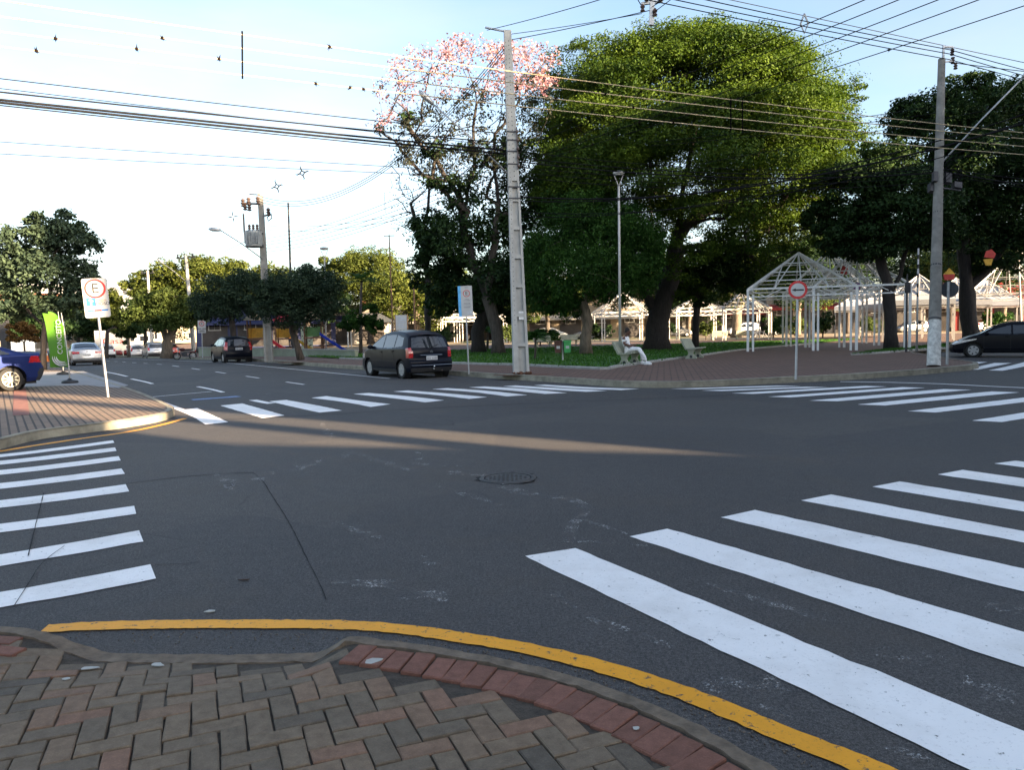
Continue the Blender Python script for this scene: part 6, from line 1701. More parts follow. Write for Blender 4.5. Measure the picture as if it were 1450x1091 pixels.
def car(name, label, loc, heading, S, pm, group=None, q=1.0, rimcol=None, cat='car'):
    t = thing(name, label, cat, loc, math.atan2(heading[1], heading[0]), group)
    L, W = S['L'], S['W']; hw = W / 2
    NU, NW, NV = int(130 * q), int(56 * q), int(36 * q)
    top, front, rear = resample(S['top'], NU), resample(S['front'], NW), resample(S['rear'], NW)
    fb, rb = front[0], rear[0]
    xm, xn = max(p[0] for p in front), min(p[0] for p in rear)
    belt = S['belt']
    def side(iu, iw):
        u, w = iu / NU, iw / NW
        c0 = fb + (rb - fb) * u; c1 = top[iu]; d0 = front[iw]; d1 = rear[iw]
        return (1 - w) * c0 + w * c1 + (1 - u) * d0 + u * d1 - ((1 - u) * (1 - w) * fb + u * (1 - w) * rb + (1 - u) * w * top[0] + u * w * top[-1])
    def width(x, z, u=.5, w=.5):
        k = hw
        f = max(0, (x - (xm - .75)) / .75); r_ = max(0, ((xn + .6) - x) / .6)
        k *= 1 - .15 * f ** 2.2 - .09 * r_ ** 2.2
        zb = belt[0] + (belt[1] - belt[0]) * (xm - x) / (xm - xn)
        if z < .38: k *= .94 + .06 * max(0, min(1, (z - .2) / .18))
        elif z < zb: k *= 1 - .10 * ((z - .60)) ** 2
        if z >= zb: k *= (1 - .10 * (zb - .6) ** 2) * (1 - S.get('tum', .40) * (z - zb) - .02 * min(1, (z - zb) / .05))
        if w > .9: k *= 1 - .07 * ((w - .9) / .1) ** 2
        return k
    parts = {}
    def put(key, vs, face):
        b = parts.setdefault(key, (MB(), {}))
        mb, ix = b; ids = []
        for v in vs:
            kk = (round(v[0], 4), round(v[1], 4), round(v[2], 4))
            if kk not in ix: ix[kk] = len(mb.v); mb.v.append(v)
            ids.append(ix[kk])
        ids2 = []
        for i in ids:
            if i not in ids2: ids2.append(i)
        if len(ids2) >= 3: mb.f.append(tuple(ids2))
    regs = S['regions']
    axles = [(S['fa'], S['r']), (S['ra'], S['r'])]; ar = S['r'] + S.get('arch', .065)
    grid = [[side(i, j) for j in range(NW + 1)] for i in range(NU + 1)]
    for sg in (1, -1):
        for i in range(NU):
            for j in range(NW):
                c = (grid[i][j] + grid[i + 1][j + 1]) / 2
                if any((c[0] - ax) ** 2 + (c[1] - rz_) ** 2 < ar * ar for ax, rz_ in axles): continue
                key = ('body', 0)
                for n_, m_, f_, poly in regs:
                    if f_ == 'side' and inside(c, poly): key = (n_, id(m_), sg, poly[0]); break
                q4 = []
                for a, b_ in ((i, j), (i, j + 1), (i + 1, j + 1), (i + 1, j)):
                    p = grid[a][b_]; q4.append((p[0], sg * width(p[0], p[1], a / NU, b_ / NW), p[1]))
                put(key, q4 if sg > 0 else q4[::-1], None)
    def cross(curve, u, bowx, bowz, face):
        n = len(curve) - 1
        for i in range(n):
            for j in range(NV):
                q4 = []; cc = np.zeros(3)
                for a, b_ in ((i, j), (i + 1, j), (i + 1, j + 1), (i, j + 1)):
                    p = curve[a]; w = (a / n) if face != 'top' else 1.0; uu = u if face != 'top' else a / n
                    v = -1 + 2 * b_ / NV; v = math.copysign(abs(v) ** .8, v); y = v * width(p[0], p[1], uu, w); e = 1 - v * v
                    pt = (p[0] + bowx * e, y, p[1] + bowz * e); q4.append(pt); cc += np.array(pt) / 4
                key = ('body', 0)
                for n_, m_, f_, poly in regs:
                    if f_ != face: continue
                    tst = (cc[0], abs(-1 + 2 * (j + .5) / NV)) if face == 'top' else (abs(cc[1]), cc[2])
                    if inside(tst, poly):
                        one = poly[0][0] > 0.05 if face != 'top' else False
                        key = (n_, id(m_), (1 if cc[1] > 0 else -1) if one else 0, poly[0] if not one else 'x' + str(poly[0])); break
                put(key, q4 if face != 'front' else q4[::-1], None)
    cross(rear, 1.0, -.10, 0, 'rear'); cross(front, 0.0, .14, 0, 'front'); cross(top, .5, 0, .045, 'top')
    mats = {id(m_): m_ for _, m_, _, _ in regs}
    for key, (mb, ix) in parts.items():
        m_ = pm if key[0] == 'body' else mats[key[1]]
        mb.build(key[0], m_, t, smooth=True, angle=38 if key[0] == 'body' else 60)
    MB().box(((xm + xn) / 2, 0, .26), (L - .5, W - .28, .16)).build('underbody', BLACK, t)
    # wheels
    for ax, r_ in axles:
        for sg in (1, -1):
            yo = hw * (.985 if ax > 0 else 1.0) - .015
            b = MB(); b.lathe([(.02, 0), (ar, 0), (ar, .235)], (ax, sg * (yo - .25), r_), 28, axis=(0, sg, 0), caps=False); b.build('wheel_arch', BLACK, t)
            wh = MB().lathe([(r_ * .6, -.19), (r_ * .93, -.19), (r_, -.165), (r_, -.03), (r_ * .95, -.005), (r_ * .70, 0.0), (r_ * .66, -.03)], (ax, sg * (yo - .02), r_), 32, axis=(0, sg, 0), caps=False).build('wheel', RUBBER, t, smooth=True, angle=40)
            b = MB(); c = Vector((ax, sg * (yo - .03), r_)); rr_ = r_ * .68
            b.lathe([(rr_, -.06), (rr_, .005), (rr_ * .90, .005), (rr_ * .88, -.05)], c, 32, axis=(0, sg, 0), caps=False)
            ns = S.get('spokes', 5)
            for k in range(ns):
                a = 2 * math.pi * k / ns + .2; dv = Vector((math.cos(a), 0, math.sin(a))); pv = Vector((-dv.z, 0, dv.x)); w1 = S.get('spw', .05); w0 = min(.035, w1)
                o = [c + dv * .03 + pv * w0, c + dv * .03 - pv * w0, c + dv * rr_ * .93 - pv * w1, c + dv * rr_ * .93 + pv * w1]
                off = Vector((0, sg * .004, 0)); bk = Vector((0, -sg * .02, 0))
                b.add([p + off for p in o] + [p + bk for p in o], [(0, 1, 2, 3), (7, 6, 5, 4), (0, 3, 7, 4), (1, 5, 6, 2)])
            b.lathe([(.01, .0), (.055, .0), (.05, .015), (.01, .018)], c, 16, axis=(0, sg, 0))
            rim = b.build('rim', rimcol or ALLOY, wh)
            MB().lathe([(.02, -.07), (rr_, -.07), (rr_, -.065)], c, 24, axis=(0, sg, 0)).build('brake_disc', DSTEEL, wh)
    # mirrors, handles, seams
    mx, mz = S['mirror']
    for sg in (1, -1):
        y = width(mx, mz); MB().ell((mx - .02, sg * (y + .11), mz), (.08, .12, .075), 12, 8).bar((mx, sg * (y - .02), mz - .04), (mx, sg * (y + .06), mz - .03), .05).build('door_mirror', S.get('mirrorm') or pm, t, smooth=True)
    for sg in (1, -1):
        b = MB()
        for hx, hz in S['handles']: y = width(hx, hz); b.box((hx, sg * (y + .012), hz), (.17, .03, .03)); b.box((hx, sg * (y + .0), hz - .015), (.13, .012, .05))
        b.build('door_handle', S.get('handlem') or pm, t)
        b = MB()
        for x0, z0, x1, z1 in S['seams']:
            b.tube([(x0 + (x1 - x0) * k / 8, sg * (width(x0 + (x1 - x0) * k / 8, z0 + (z1 - z0) * k / 8) + .0005), z0 + (z1 - z0) * k / 8) for k in range(9)], .0055, 4)
        b.build('door_seam', BLACK, t)
    def rear_x(z): return float(np.interp(z, [p[1] for p in rear], [p[0] for p in rear])) - .10
    def front_x(z): return float(np.interp(z, [p[1] for p in front], [p[0] for p in front])) + .14
    pz = S['plate']; pl = MB().box((rear_x(pz) - .012, 0, pz), (.02, .42, .14)).build('licence_plate', PLATE, t)
    b = MB(); rr = random.Random(int(L * 1000))
    for i in range(8):
        if i != 3: b.box((rear_x(pz) - .0235, .16 - i * .046, pz - .01), (.003, rr.uniform(.02, .034), .07))
    b.build('plate_print', GREYTXT, pl)
    if S.get('trim'):
        b = MB()
        for (z, hy, th, dx) in S['trim']: 
            n = 10; pts = [(rear_x(z) + .10 - .10 * (1 - (k / n * 2 - 1) ** 2 * (hy / hw) ** 2) - dx, -hy + 2 * hy * k / n, z) for k in range(n + 1)]
            b.tube(pts, th, 6)
        b.build('chrome_strip', CHROME, t)
    if S.get('emblem'):
        z = S['emblem']; b = MB(); x = rear_x(z) - .008
        for k in range(2): b.prism([(-.05, -.01 + k * .035), (0, .025 + k * .035), (.05, -.01 + k * .035), (.05, -.025 + k * .035), (0, .008 + k * .035), (-.05, -.025 + k * .035)], frame((x, 0, z), (0, -1, 0), (0, 0, 1)), .006)
        b.build('emblem', CHROME, t)
    if S.get('wiper'):
        z0 = S['wiper']; b = MB(); b.tube([(rear_x(z0) - .02, .05, z0), (rear_x(z0 + .12) - .015, -.32, z0 + .12)], .009, 5); b.build('wiper', BLACK, t)
    b = MB(); b.tube([(rear_x(.28) + .25, -.38, .26), (rear_x(.28) + .02, -.38, .26)], .03, 8); b.build('exhaust_pipe', DSTEEL, t)
    if S.get('tow'):
        x = rear_x(.36); b = MB(); b.bar((x + .1, 0, .30), (x - .06, 0, .34), .05); b.ell((x - .08, 0, .42), .03, 8, 6); b.tube([(x - .06, 0, .34), (x - .08, 0, .42)], .015, 6); b.build('tow_bar', CHROME, t)
    return t
DARKTRIM = mat('dark_bumper', (0.02, 0.02, 0.022), 0.6)
VAN = dict(L=4.28, W=1.75, fa=1.29, ra=-1.44, r=.31, belt=(.98, 1.04), tum=.42, spokes=7, spw=.06,
  front=[(2.06, .22), (2.12, .4), (2.1, .6), (1.98, .80)], top=[(1.98, .80), (1.6, .95), (1.25, 1.06), (.8, 1.31), (.3, 1.53), (-.3, 1.62), (-.9, 1.62), (-1.4, 1.57), (-1.74, 1.46)],
  rear=[(-2.06, .24), (-2.10, .40), (-2.10, .58), (-2.02, .66), (-2.0, .9), (-1.94, 1.06), (-1.74, 1.46)],
  regions=[('side_window', GLASS, 'side', [(1.05, 1.09), (.06, 1.04), (.06, 1.48), (.35, 1.42), (.72, 1.25)]), ('side_window', GLASS, 'side', [(-.02, 1.04), (-.85, 1.06), (-.85, 1.51), (-.02, 1.49)]), ('side_window', GLASS, 'side', [(-.93, 1.07), (-1.52, 1.12), (-1.46, 1.40), (-.93, 1.50)]),
   ('windscreen', GLASS, 'top', [(1.18, -1), (1.18, .84), (.42, .86), (.42, -1)]), ('rear_window', GLASS, 'rear', [(-.1, 1.04), (.70, 1.07), (.60, 1.40), (-.1, 1.43)]),
   ('tail_lamp', TAIL, 'rear', [(.66, .72), (.99, .72), (.99, 1.06), (.70, 1.06)]), ('tail_lamp', TAIL, 'side', [(-1.86, .72), (-2.2, .72), (-2.2, 1.06), (-1.82, 1.06)]), ('bumper_trim', DARKTRIM, 'rear', [(-.1, .2), (.99, .2), (.99, .38), (-.1, .38)]), ('sill_trim', DARKTRIM, 'side', [(1.0, .2), (-1.1, .2), (-1.1, .30), (1.0, .30)]),
   ('head_lamp', TAILW, 'side', [(1.62, .66), (2.2, .62), (2.2, .80), (1.66, .86)])],
  mirror=(.95, 1.08), handles=[(.12, .92), (-.82, .95)], seams=[(1.02, .32, 1.02, 1.04), (.02, .32, .02, 1.03), (-.9, .5, -.9, 1.04), (1.02, .32, -.98, .32), (1.0, .60, -.98, .60)], plate=.70, trim=[(.80, .42, .012, .006), (.46, .78, .01, .004)], emblem=.9, wiper=1.04, tow=True)
HATCH = dict(L=3.9, W=1.695, fa=1.16, ra=-1.36, r=.295, belt=(.94, 1.0), tum=.40, spokes=6,
  front=[(1.84, .22), (1.92, .4), (1.9, .58), (1.76, .76)], top=[(1.76, .76), (1.35, .92), (1.05, 1.0), (.35, 1.38), (-.2, 1.51), (-.9, 1.51), (-1.60, 1.42)],
  rear=[(-1.82, .24), (-1.90, .42), (-1.90, .60), (-1.84, .80), (-1.80, .98), (-1.60, 1.42)],
  regions=[('side_window', GLASS, 'side', [(.82, 1.03), (-.1, .99), (-.1, 1.40), (.28, 1.30)]), ('side_window', GLASS, 'side', [(-.17, .99), (-1.0, 1.02), (-1.0, 1.40), (-.17, 1.40)]), ('side_window', GLASS, 'side', [(-1.06, 1.04), (-1.42, 1.12), (-1.38, 1.32), (-1.06, 1.39)]),
   ('windscreen', GLASS, 'top', [(1.0, -1), (1.0, .86), (.28, .88), (.28, -1)]), ('rear_window', GLASS, 'rear', [(-.1, .98), (.62, 1.0), (.56, 1.36), (-.1, 1.38)]),
   ('tail_lamp', TAIL, 'rear', [(.64, .74), (.99, .74), (.99, 1.22), (.60, 1.22)]), ('tail_lamp', TAIL, 'side', [(-1.70, .76), (-2.1, .76), (-2.1, 1.22), (-1.62, 1.22)]), ('bumper_trim', DARKTRIM, 'rear', [(-.1, .2), (.99, .2), (.99, .34), (-.1, .34)])],
  mirror=(.74, 1.04), handles=[(.0, .9), (-.95, .93)], seams=[(.82, .3, .82, .98), (-.14, .3, -.14, .98), (-1.0, .5, -1.0, 1.0), (.82, .3, -1.0, .3)], plate=.82, emblem=.95, wiper=.99, trim=None)
SEDAN = dict(L=4.63, W=1.78, fa=1.38, ra=-1.32, r=.315, belt=(.93, 1.0), tum=.42, spokes=5,
  front=[(2.18, .22), (2.26, .4), (2.24, .56), (2.1, .72)], top=[(2.1, .72), (1.5, .91), (1.05, .99), (.35, 1.35), (-.1, 1.44), (-.65, 1.43), (-1.15, 1.28), (-1.72, 1.06), (-2.12, 1.04)],
  rear=[(-2.16, .26), (-2.22, .45), (-2.21, .62), (-2.18, .82), (-2.12, 1.04)],
  regions=[('side_window', GLASS, 'side', [(.8, 1.01), (-.12, .99), (-.12, 1.33), (.28, 1.25)]), ('side_window', GLASS, 'side', [(-.18, .99), (-1.02, 1.02), (-1.0, 1.28), (-.7, 1.34), (-.18, 1.34)]), ('side_window', GLASS, 'side', [(-1.08, 1.03), (-1.42, 1.06), (-1.08, 1.24)]),
   ('windscreen', GLASS, 'top', [(1.0, -1), (1.0, .86), (.28, .88), (.28, -1)]), ('rear_window', GLASS, 'top', [(-.82, -1), (-.82, .86), (-1.62, .84), (-1.62, -1)]),
   ('tail_lamp', TAIL, 'rear', [(.42, .80), (.99, .74), (.99, .96), (.42, .92)]), ('tail_lamp', TAIL, 'side', [(-1.92, .80), (-2.3, .76), (-2.3, .96), (-1.98, .95)]), ('bumper_trim', DARKTRIM, 'rear', [(-.1, .2), (.99, .2), (.99, .36), (-.1, .36)])],
  mirror=(.74, 1.03), handles=[(.0, .88), (-.95, .9)], seams=[(.84, .3, .84, .97), (-.15, .3, -.15, .98), (-1.0, .6, -1.0, 1.0), (.84, .3, -.95, .3)], plate=.70, trim=[(.80, .42, .012, .004)], emblem=.9)
SPORT = dict(SEDAN, W=1.83, fa=1.45, ra=-1.38, r=.335, spokes=10, spw=.02, belt=(.94, 1.02), handlem=None,
  rear=[(-2.14, .26), (-2.22, .40), (-2.28, .58), (-2.22, .74), (-2.16, .92), (-2.2, 1.08)],
  top=[(2.1, .72), (1.5, .93), (1.05, 1.0), (.35, 1.33), (-.1, 1.43), (-.65, 1.42), (-1.15, 1.30), (-1.75, 1.10), (-2.2, 1.08)],
  regions=SEDAN['regions'][:5] + [('tail_lamp', TAIL, 'rear', [(.38, .82), (.99, .78), (.99, .98), (.38, .95)]), ('tail_lamp', TAIL, 'side', [(-1.86, .80), (-2.4, .80), (-2.4, .97), (-1.92, .99)]), ('bumper_trim', DARKTRIM, 'rear', [(-.1, .2), (.99, .2), (.99, .58), (-.1, .48)]), ('bumper_trim', DARKTRIM, 'side', [(-2.02, .24), (-2.4, .24), (-2.4, .66), (-2.14, .62)])], plate=.78)
FRENCH = dict(HATCH, L=4.03, W=1.72, fa=1.2, ra=-1.34, r=.30, belt=(.92, 1.0), spokes=6, spw=.055,
  front=[(1.88, .2), (1.97, .38), (1.93, .54), (1.74, .70)], top=[(1.74, .70), (1.4, .86), (1.0, .99), (.35, 1.33), (-.2, 1.46), (-.8, 1.46), (-1.5, 1.36)],
  rear=[(-1.86, .24), (-1.94, .5), (-1.90, .8), (-1.80, 1.0), (-1.5, 1.36)],
  regions=[('side_window', GLASS, 'side', [(.82, 1.03), (-.15, .98), (-.15, 1.36), (.25, 1.26)]), ('side_window', GLASS, 'side', [(-.22, .98), (-1.05, 1.02), (-.95, 1.34), (-.22, 1.36)]), ('windscreen', GLASS, 'top', [(.95, -1), (.95, .86), (.28, .88), (.28, -1)]), ('rear_window', GLASS, 'rear', [(-.1, 1.0), (.62, 1.0), (.52, 1.32), (-.1, 1.32)]),
   ('head_lamp', TAILW, 'side', [(1.08, .80), (1.12, .76), (1.9, .56), (2.1, .60), (1.9, .72)]), ('head_lamp', TAILW, 'front', [(.42, .56), (.99, .56), (.99, .71), (.5, .70)]), ('grille', BLACK, 'front', [(-.1, .26), (.5, .26), (.55, .5), (-.1, .5)]), ('tail_lamp', TAIL, 'rear', [(.6, .8), (.99, .8), (.99, 1.0), (.6, 1.0)])], mirror=(.74, 1.02))
SUV = dict(HATCH, L=4.3, W=1.8, r=.34, fa=1.3, ra=-1.36, belt=(1.0, 1.06), front=[(2.0, .3), (2.06, .5), (2.04, .75), (1.9, .92)], top=[(1.9, .92), (1.4, 1.02), (1.05, 1.08), (.4, 1.5), (-.2, 1.66), (-1.0, 1.66), (-1.75, 1.56)],
  rear=[(-2.0, .3), (-2.06, .5), (-2.06, .7), (-2.0, .9), (-1.95, 1.06), (-1.75, 1.56)],
  regions=[('side_window', GLASS, 'side', [(.85, 1.09), (-.12, 1.07), (-.12, 1.52), (.34, 1.42)]), ('side_window', GLASS, 'side', [(-.18, 1.07), (-1.1, 1.1), (-1.1, 1.52), (-.18, 1.53)]), ('windscreen', GLASS, 'top', [(1.0, -1), (1.0, .86), (.34, .88), (.34, -1)]), ('rear_window', GLASS, 'rear', [(-.1, 1.06), (.66, 1.08), (.6, 1.48), (-.1, 1.50)]), ('tail_lamp', TAIL, 'rear', [(.66, .8), (.99, .8), (.99, 1.1), (.66, 1.1)]), ('bumper_trim', DARKTRIM, 'rear', [(-.1, .2), (.99, .2), (.99, .5), (-.1, .5)])], mirror=(.8, 1.12), plate=.85, emblem=None, trim=None)
NAVY, BLUE, SILV, WHT, BLK, DRED = paint('navy_paint', (0.005, 0.007, 0.014), 0), paint('bright_blue_paint', (0.016, 0.032, 0.15), .5), paint('silver_paint', (0.42, 0.43, 0.45), .7), paint('white_paint', (0.68, 0.68, 0.68), 0), paint('black_paint', (0.005, 0.006, 0.010), 0), paint('dark_red_paint', (0.20, 0.02, 0.02), .4)
NAVY2 = paint('dark_blue_paint', (0.005, 0.007, 0.014), 0)
def carat(px, py, off, heading, z=0.0):
    """px,py: pixel where the rear (or given) point touches the ground; off: that point in the car's own frame"""
    p = at(px, py, z); h = Vector((heading[0], heading[1], 0)).normalized(); l = Vector((-h.y, h.x, 0))
    o = p - h * off[0] - l * off[1]
    return (o.x, o.y, H(o.x, o.y) + z)
hd = (-.556, .831)
def rot2(d, a): return (d[0] * math.cos(a) - d[1] * math.sin(a), d[0] * math.sin(a) + d[1] * math.cos(a))
car('minivan', 'small dark blue rounded minivan parked at the kerb near the parking rules sign', carat(570, 536.5, (-1.44, .8), hd), hd, VAN, NAVY)
car('hatchback', 'dark blue hatchback parked further down the kerb left of the clipped round tree', carat(317, 514, (-1.36, .76), hd), hd, HATCH, NAVY2)
car('sedan', 'white silver sedan parked behind the green flags at the left kerb', carat(104, 518.5, (-2.2, .8), hd), hd, SEDAN, SILV)
bh = rot2((-.831, -.556), .30)
car('sedan', 'bright blue sedan cut by the left edge, standing on the pavement driveway', carat(17, 554, (-1.38, .9), bh, .145), bh, SPORT, BLUE, rimcol=mat('pale_rim', (0.42, 0.40, 0.33), .35, .5))
fh = (-.88, .47)
car('hatchback', 'black hatchback parked in the bay at the right edge', carat(1378, 506.5, (1.2, .84), fh), fh, FRENCH, BLK)
grp = 'cars parked down the street'
car('suv', 'light silver sport utility car seen from behind, just left of the motorcycle', carat(210, 507.5, (-1.9, .8), hd), hd, SUV, SILV, grp, .6)
car('hatchback', 'white hatchback with blue glass just left of the silver sport utility car', carat(187, 506.5, (-1.8, .7), hd), hd, HATCH, WHT, grp, .6)
car('hatchback', 'small dark red car at the end of the street', carat(166, 505.5, (-1.8, .7), hd), hd, HATCH, DRED, grp, .6)
car('hatchback', 'white car partly behind the leaning sign post beyond the sedan', carat(143, 508, (-1.8, .7), hd), hd, SUV, WHT, grp, .6)
car('sedan', 'reddish car seen just right of the silver sport utility car', carat(234, 506, (-2.0, .7), hd), hd, SEDAN, DRED, grp, .6)
GREY = paint('grey_paint', (0.16, 0.165, 0.17), .5)
for px, D, S_, P_, hx, lab in ((782, 98, HATCH, WHT, 1, 'white hatchback parked far behind the litter bins'), (838, 99, SEDAN, SILV, -1, 'silver sedan parked far behind the drooping tree'), (958, 102, HATCH, GREY, 1, 'grey hatchback parked far behind the huge trunk'), (1052, 100, SUV, WHT, -1, 'white sport utility car parked far left of the pergola frames'),
                               (1110, 99, SEDAN, BLK, 1, 'dark sedan parked far behind the pergola frames'), (1290, 98, HATCH, SILV, -1, 'silver hatchback parked far behind the white tents'), (1402, 96, SEDAN, WHT, 1, 'white sedan parked far behind the black hatchback'), (640, 103, SEDAN, GREY, -1, 'grey sedan parked far behind the parking rules sign')):
    q = atd(px, 480, D); car('parked_car', lab, (q.x, q.y, .165 + H(q.x, q.y)), (hx, .1 * hx), S_, P_, 'cars parked far beyond the square', .4)
# ================================================================ motorcycle
q = at(262, 509.5); q = Vector((q.x, q.y, H(q.x, q.y)))
mt = thing('motorcycle', 'dark red motorcycle parked side on beside the white pole', 'motorcycle', q, math.pi + .1)
for x in (.62, -.62):
    n = 24; b = MB(); b.tube([(x + .27 * math.cos(2 * math.pi * k / n), 0, .30 + .27 * math.sin(2 * math.pi * k / n)) for k in range(n + 1)], .05, 8, False); w_ = b.build('wheel', RUBBER, mt, smooth=True)
    b = MB()
    for k in range(8): a = math.pi * k / 8; b.tube([(x + .24 * math.cos(a), 0, .3 + .24 * math.sin(a)), (x - .24 * math.cos(a), 0, .3 - .24 * math.sin(a))], .008, 4)
    b.lathe([(.08, -.05), (.08, .05)], (x, 0, .3), 10, axis=(0, 1, 0)); b.build('rim', ALLOY, w_)
b = MB(); b.bar((.62, .07, .3), (.40, .07, .95), .035); b.bar((.62, -.07, .3), (.40, -.07, .95), .035); b.build('fork', CHROME, mt)
b = MB(); b.tube([(.38, -.34, 1.02), (.42, -.15, 1.0), (.42, .15, 1.0), (.38, .34, 1.02)], .015, 6); b.build('handlebar', DSTEEL, mt)
MB().ell((.52, 0, .88), (.10, .09, .10)).build('head_lamp', TAILW, mt, smooth=True)
MB().ell((.18, 0, .82), (.27, .13, .13)).build('fuel_tank', mat('maroon_tank', (0.06, 0.008, 0.010), 0.3), mt, smooth=True)
MB().ell((-.32, 0, .80), (.38, .13, .07)).build('seat', BLACK, mt, smooth=True)
b = MB(); b.box((.05, 0, .42), (.36, .24, .30)); b.bar((.1, 0, .6), (-.55, 0, .62), .06); b.bar((.1, 0, .3), (-.62, .08, .3), .04); b.build('engine', DSTEEL, mt)
b = MB(); b.tube([(.1, -.14, .28), (-.3, -.15, .28), (-.8, -.15, .36)], .04, 8); b.build('exhaust_pipe', CHROME, mt)
b = MB(); b.add([(-.35, -.07, .66), (-.9, -.07, .66), (-.9, .07, .66), (-.35, .07, .66), (-.4, -.07, .58), (-.86, -.07, .52), (-.86, .07, .52), (-.4, .07, .58)], [(0, 1, 2, 3), (0, 4, 5, 1), (3, 2, 6, 7), (1, 5, 6, 2)]); b.build('mudguard', MATS['maroon_tank'], mt); MB().box((-.86, 0, .70), (.08, .12, .08)).build('tail_lamp', TAIL, mt)
# ================================================================ bicycle
q = at(1078, 482, .15); bt = thing('bicycle', 'white bicycle leaning by the far yellowish bench', 'bicycle', q, 2.8, rot=(.12, 0, 2.8))
for x in (.52, -.52):
    n = 24; b = MB(); b.tube([(x + .33 * math.cos(2 * math.pi * k / n), 0, .34 + .33 * math.sin(2 * math.pi * k / n)) for k in range(n + 1)], .02, 6, False); b.build('wheel', RUBBER, bt)
b = MB()
for p0, p1 in (((-.52, .34), (-.1, .3)), ((-.1, .3), (-.25, .85)), ((-.52, .34), (-.2, .75)), ((-.1, .3), (.35, .8)), ((-.2, .75), (.35, .82)), ((.52, .34), (.32, .98))): b.tube([(p0[0], 0, p0[1]), (p1[0], 0, p1[1])], .03, 6)
b.build('frame', SIGNW, bt); MB().ell((-.27, 0, .9), (.13, .06, .03)).build('saddle', BLACK, bt); MB().tube([(.28, -.28, 1.02), (.32, 0, 1.0), (.28, .28, 1.02)], .015, 6).build('handlebar', DSTEEL, bt)
# ================================================================ people
def skin_mesh(name, verts, edges, radii, m, parent, root=0, sub=2, loc=None):
    me = bpy.data.meshes.new(name); me.from_pydata(verts, edges, []); me.materials.append(m)
    o = bpy.data.objects.new(name, me); scene.collection.objects.link(o); o.parent = parent
    o.modifiers.new('skin', 'SKIN')
    if not me.skin_vertices: me.attributes
    for i, r_ in enumerate(radii):
        sv_ = me.skin_vertices[0].data[i]; sv_.radius = (r_, r_) if not isinstance(r_, tuple) else r_
        sv_.use_root = (i == root)
    md = o.modifiers.new('sub', 'SUBSURF'); md.levels = sub; md.render_levels = sub
    o.modifiers['skin'].use_smooth_shade = True
    dg = bpy.context.evaluated_depsgraph_get(); ev = o.evaluated_get(dg); me2 = bpy.data.meshes.new_from_object(ev)
    me2.name = name; o.modifiers.clear(); o.data = me2
    if not me2.materials: me2.materials.append(m)
    return o
SKIN = mat('brown_skin', (0.13, 0.062, 0.042), 0.55, var=0.1)
CLOTHW = mat('white_cotton', (0.88, 0.88, 0.88), 0.9, var=0.06, scale=8, bmp=0.3)
HAIR = mat('dark_hair', (0.018, 0.013, 0.011), 0.8, var=0.3, scale=30)
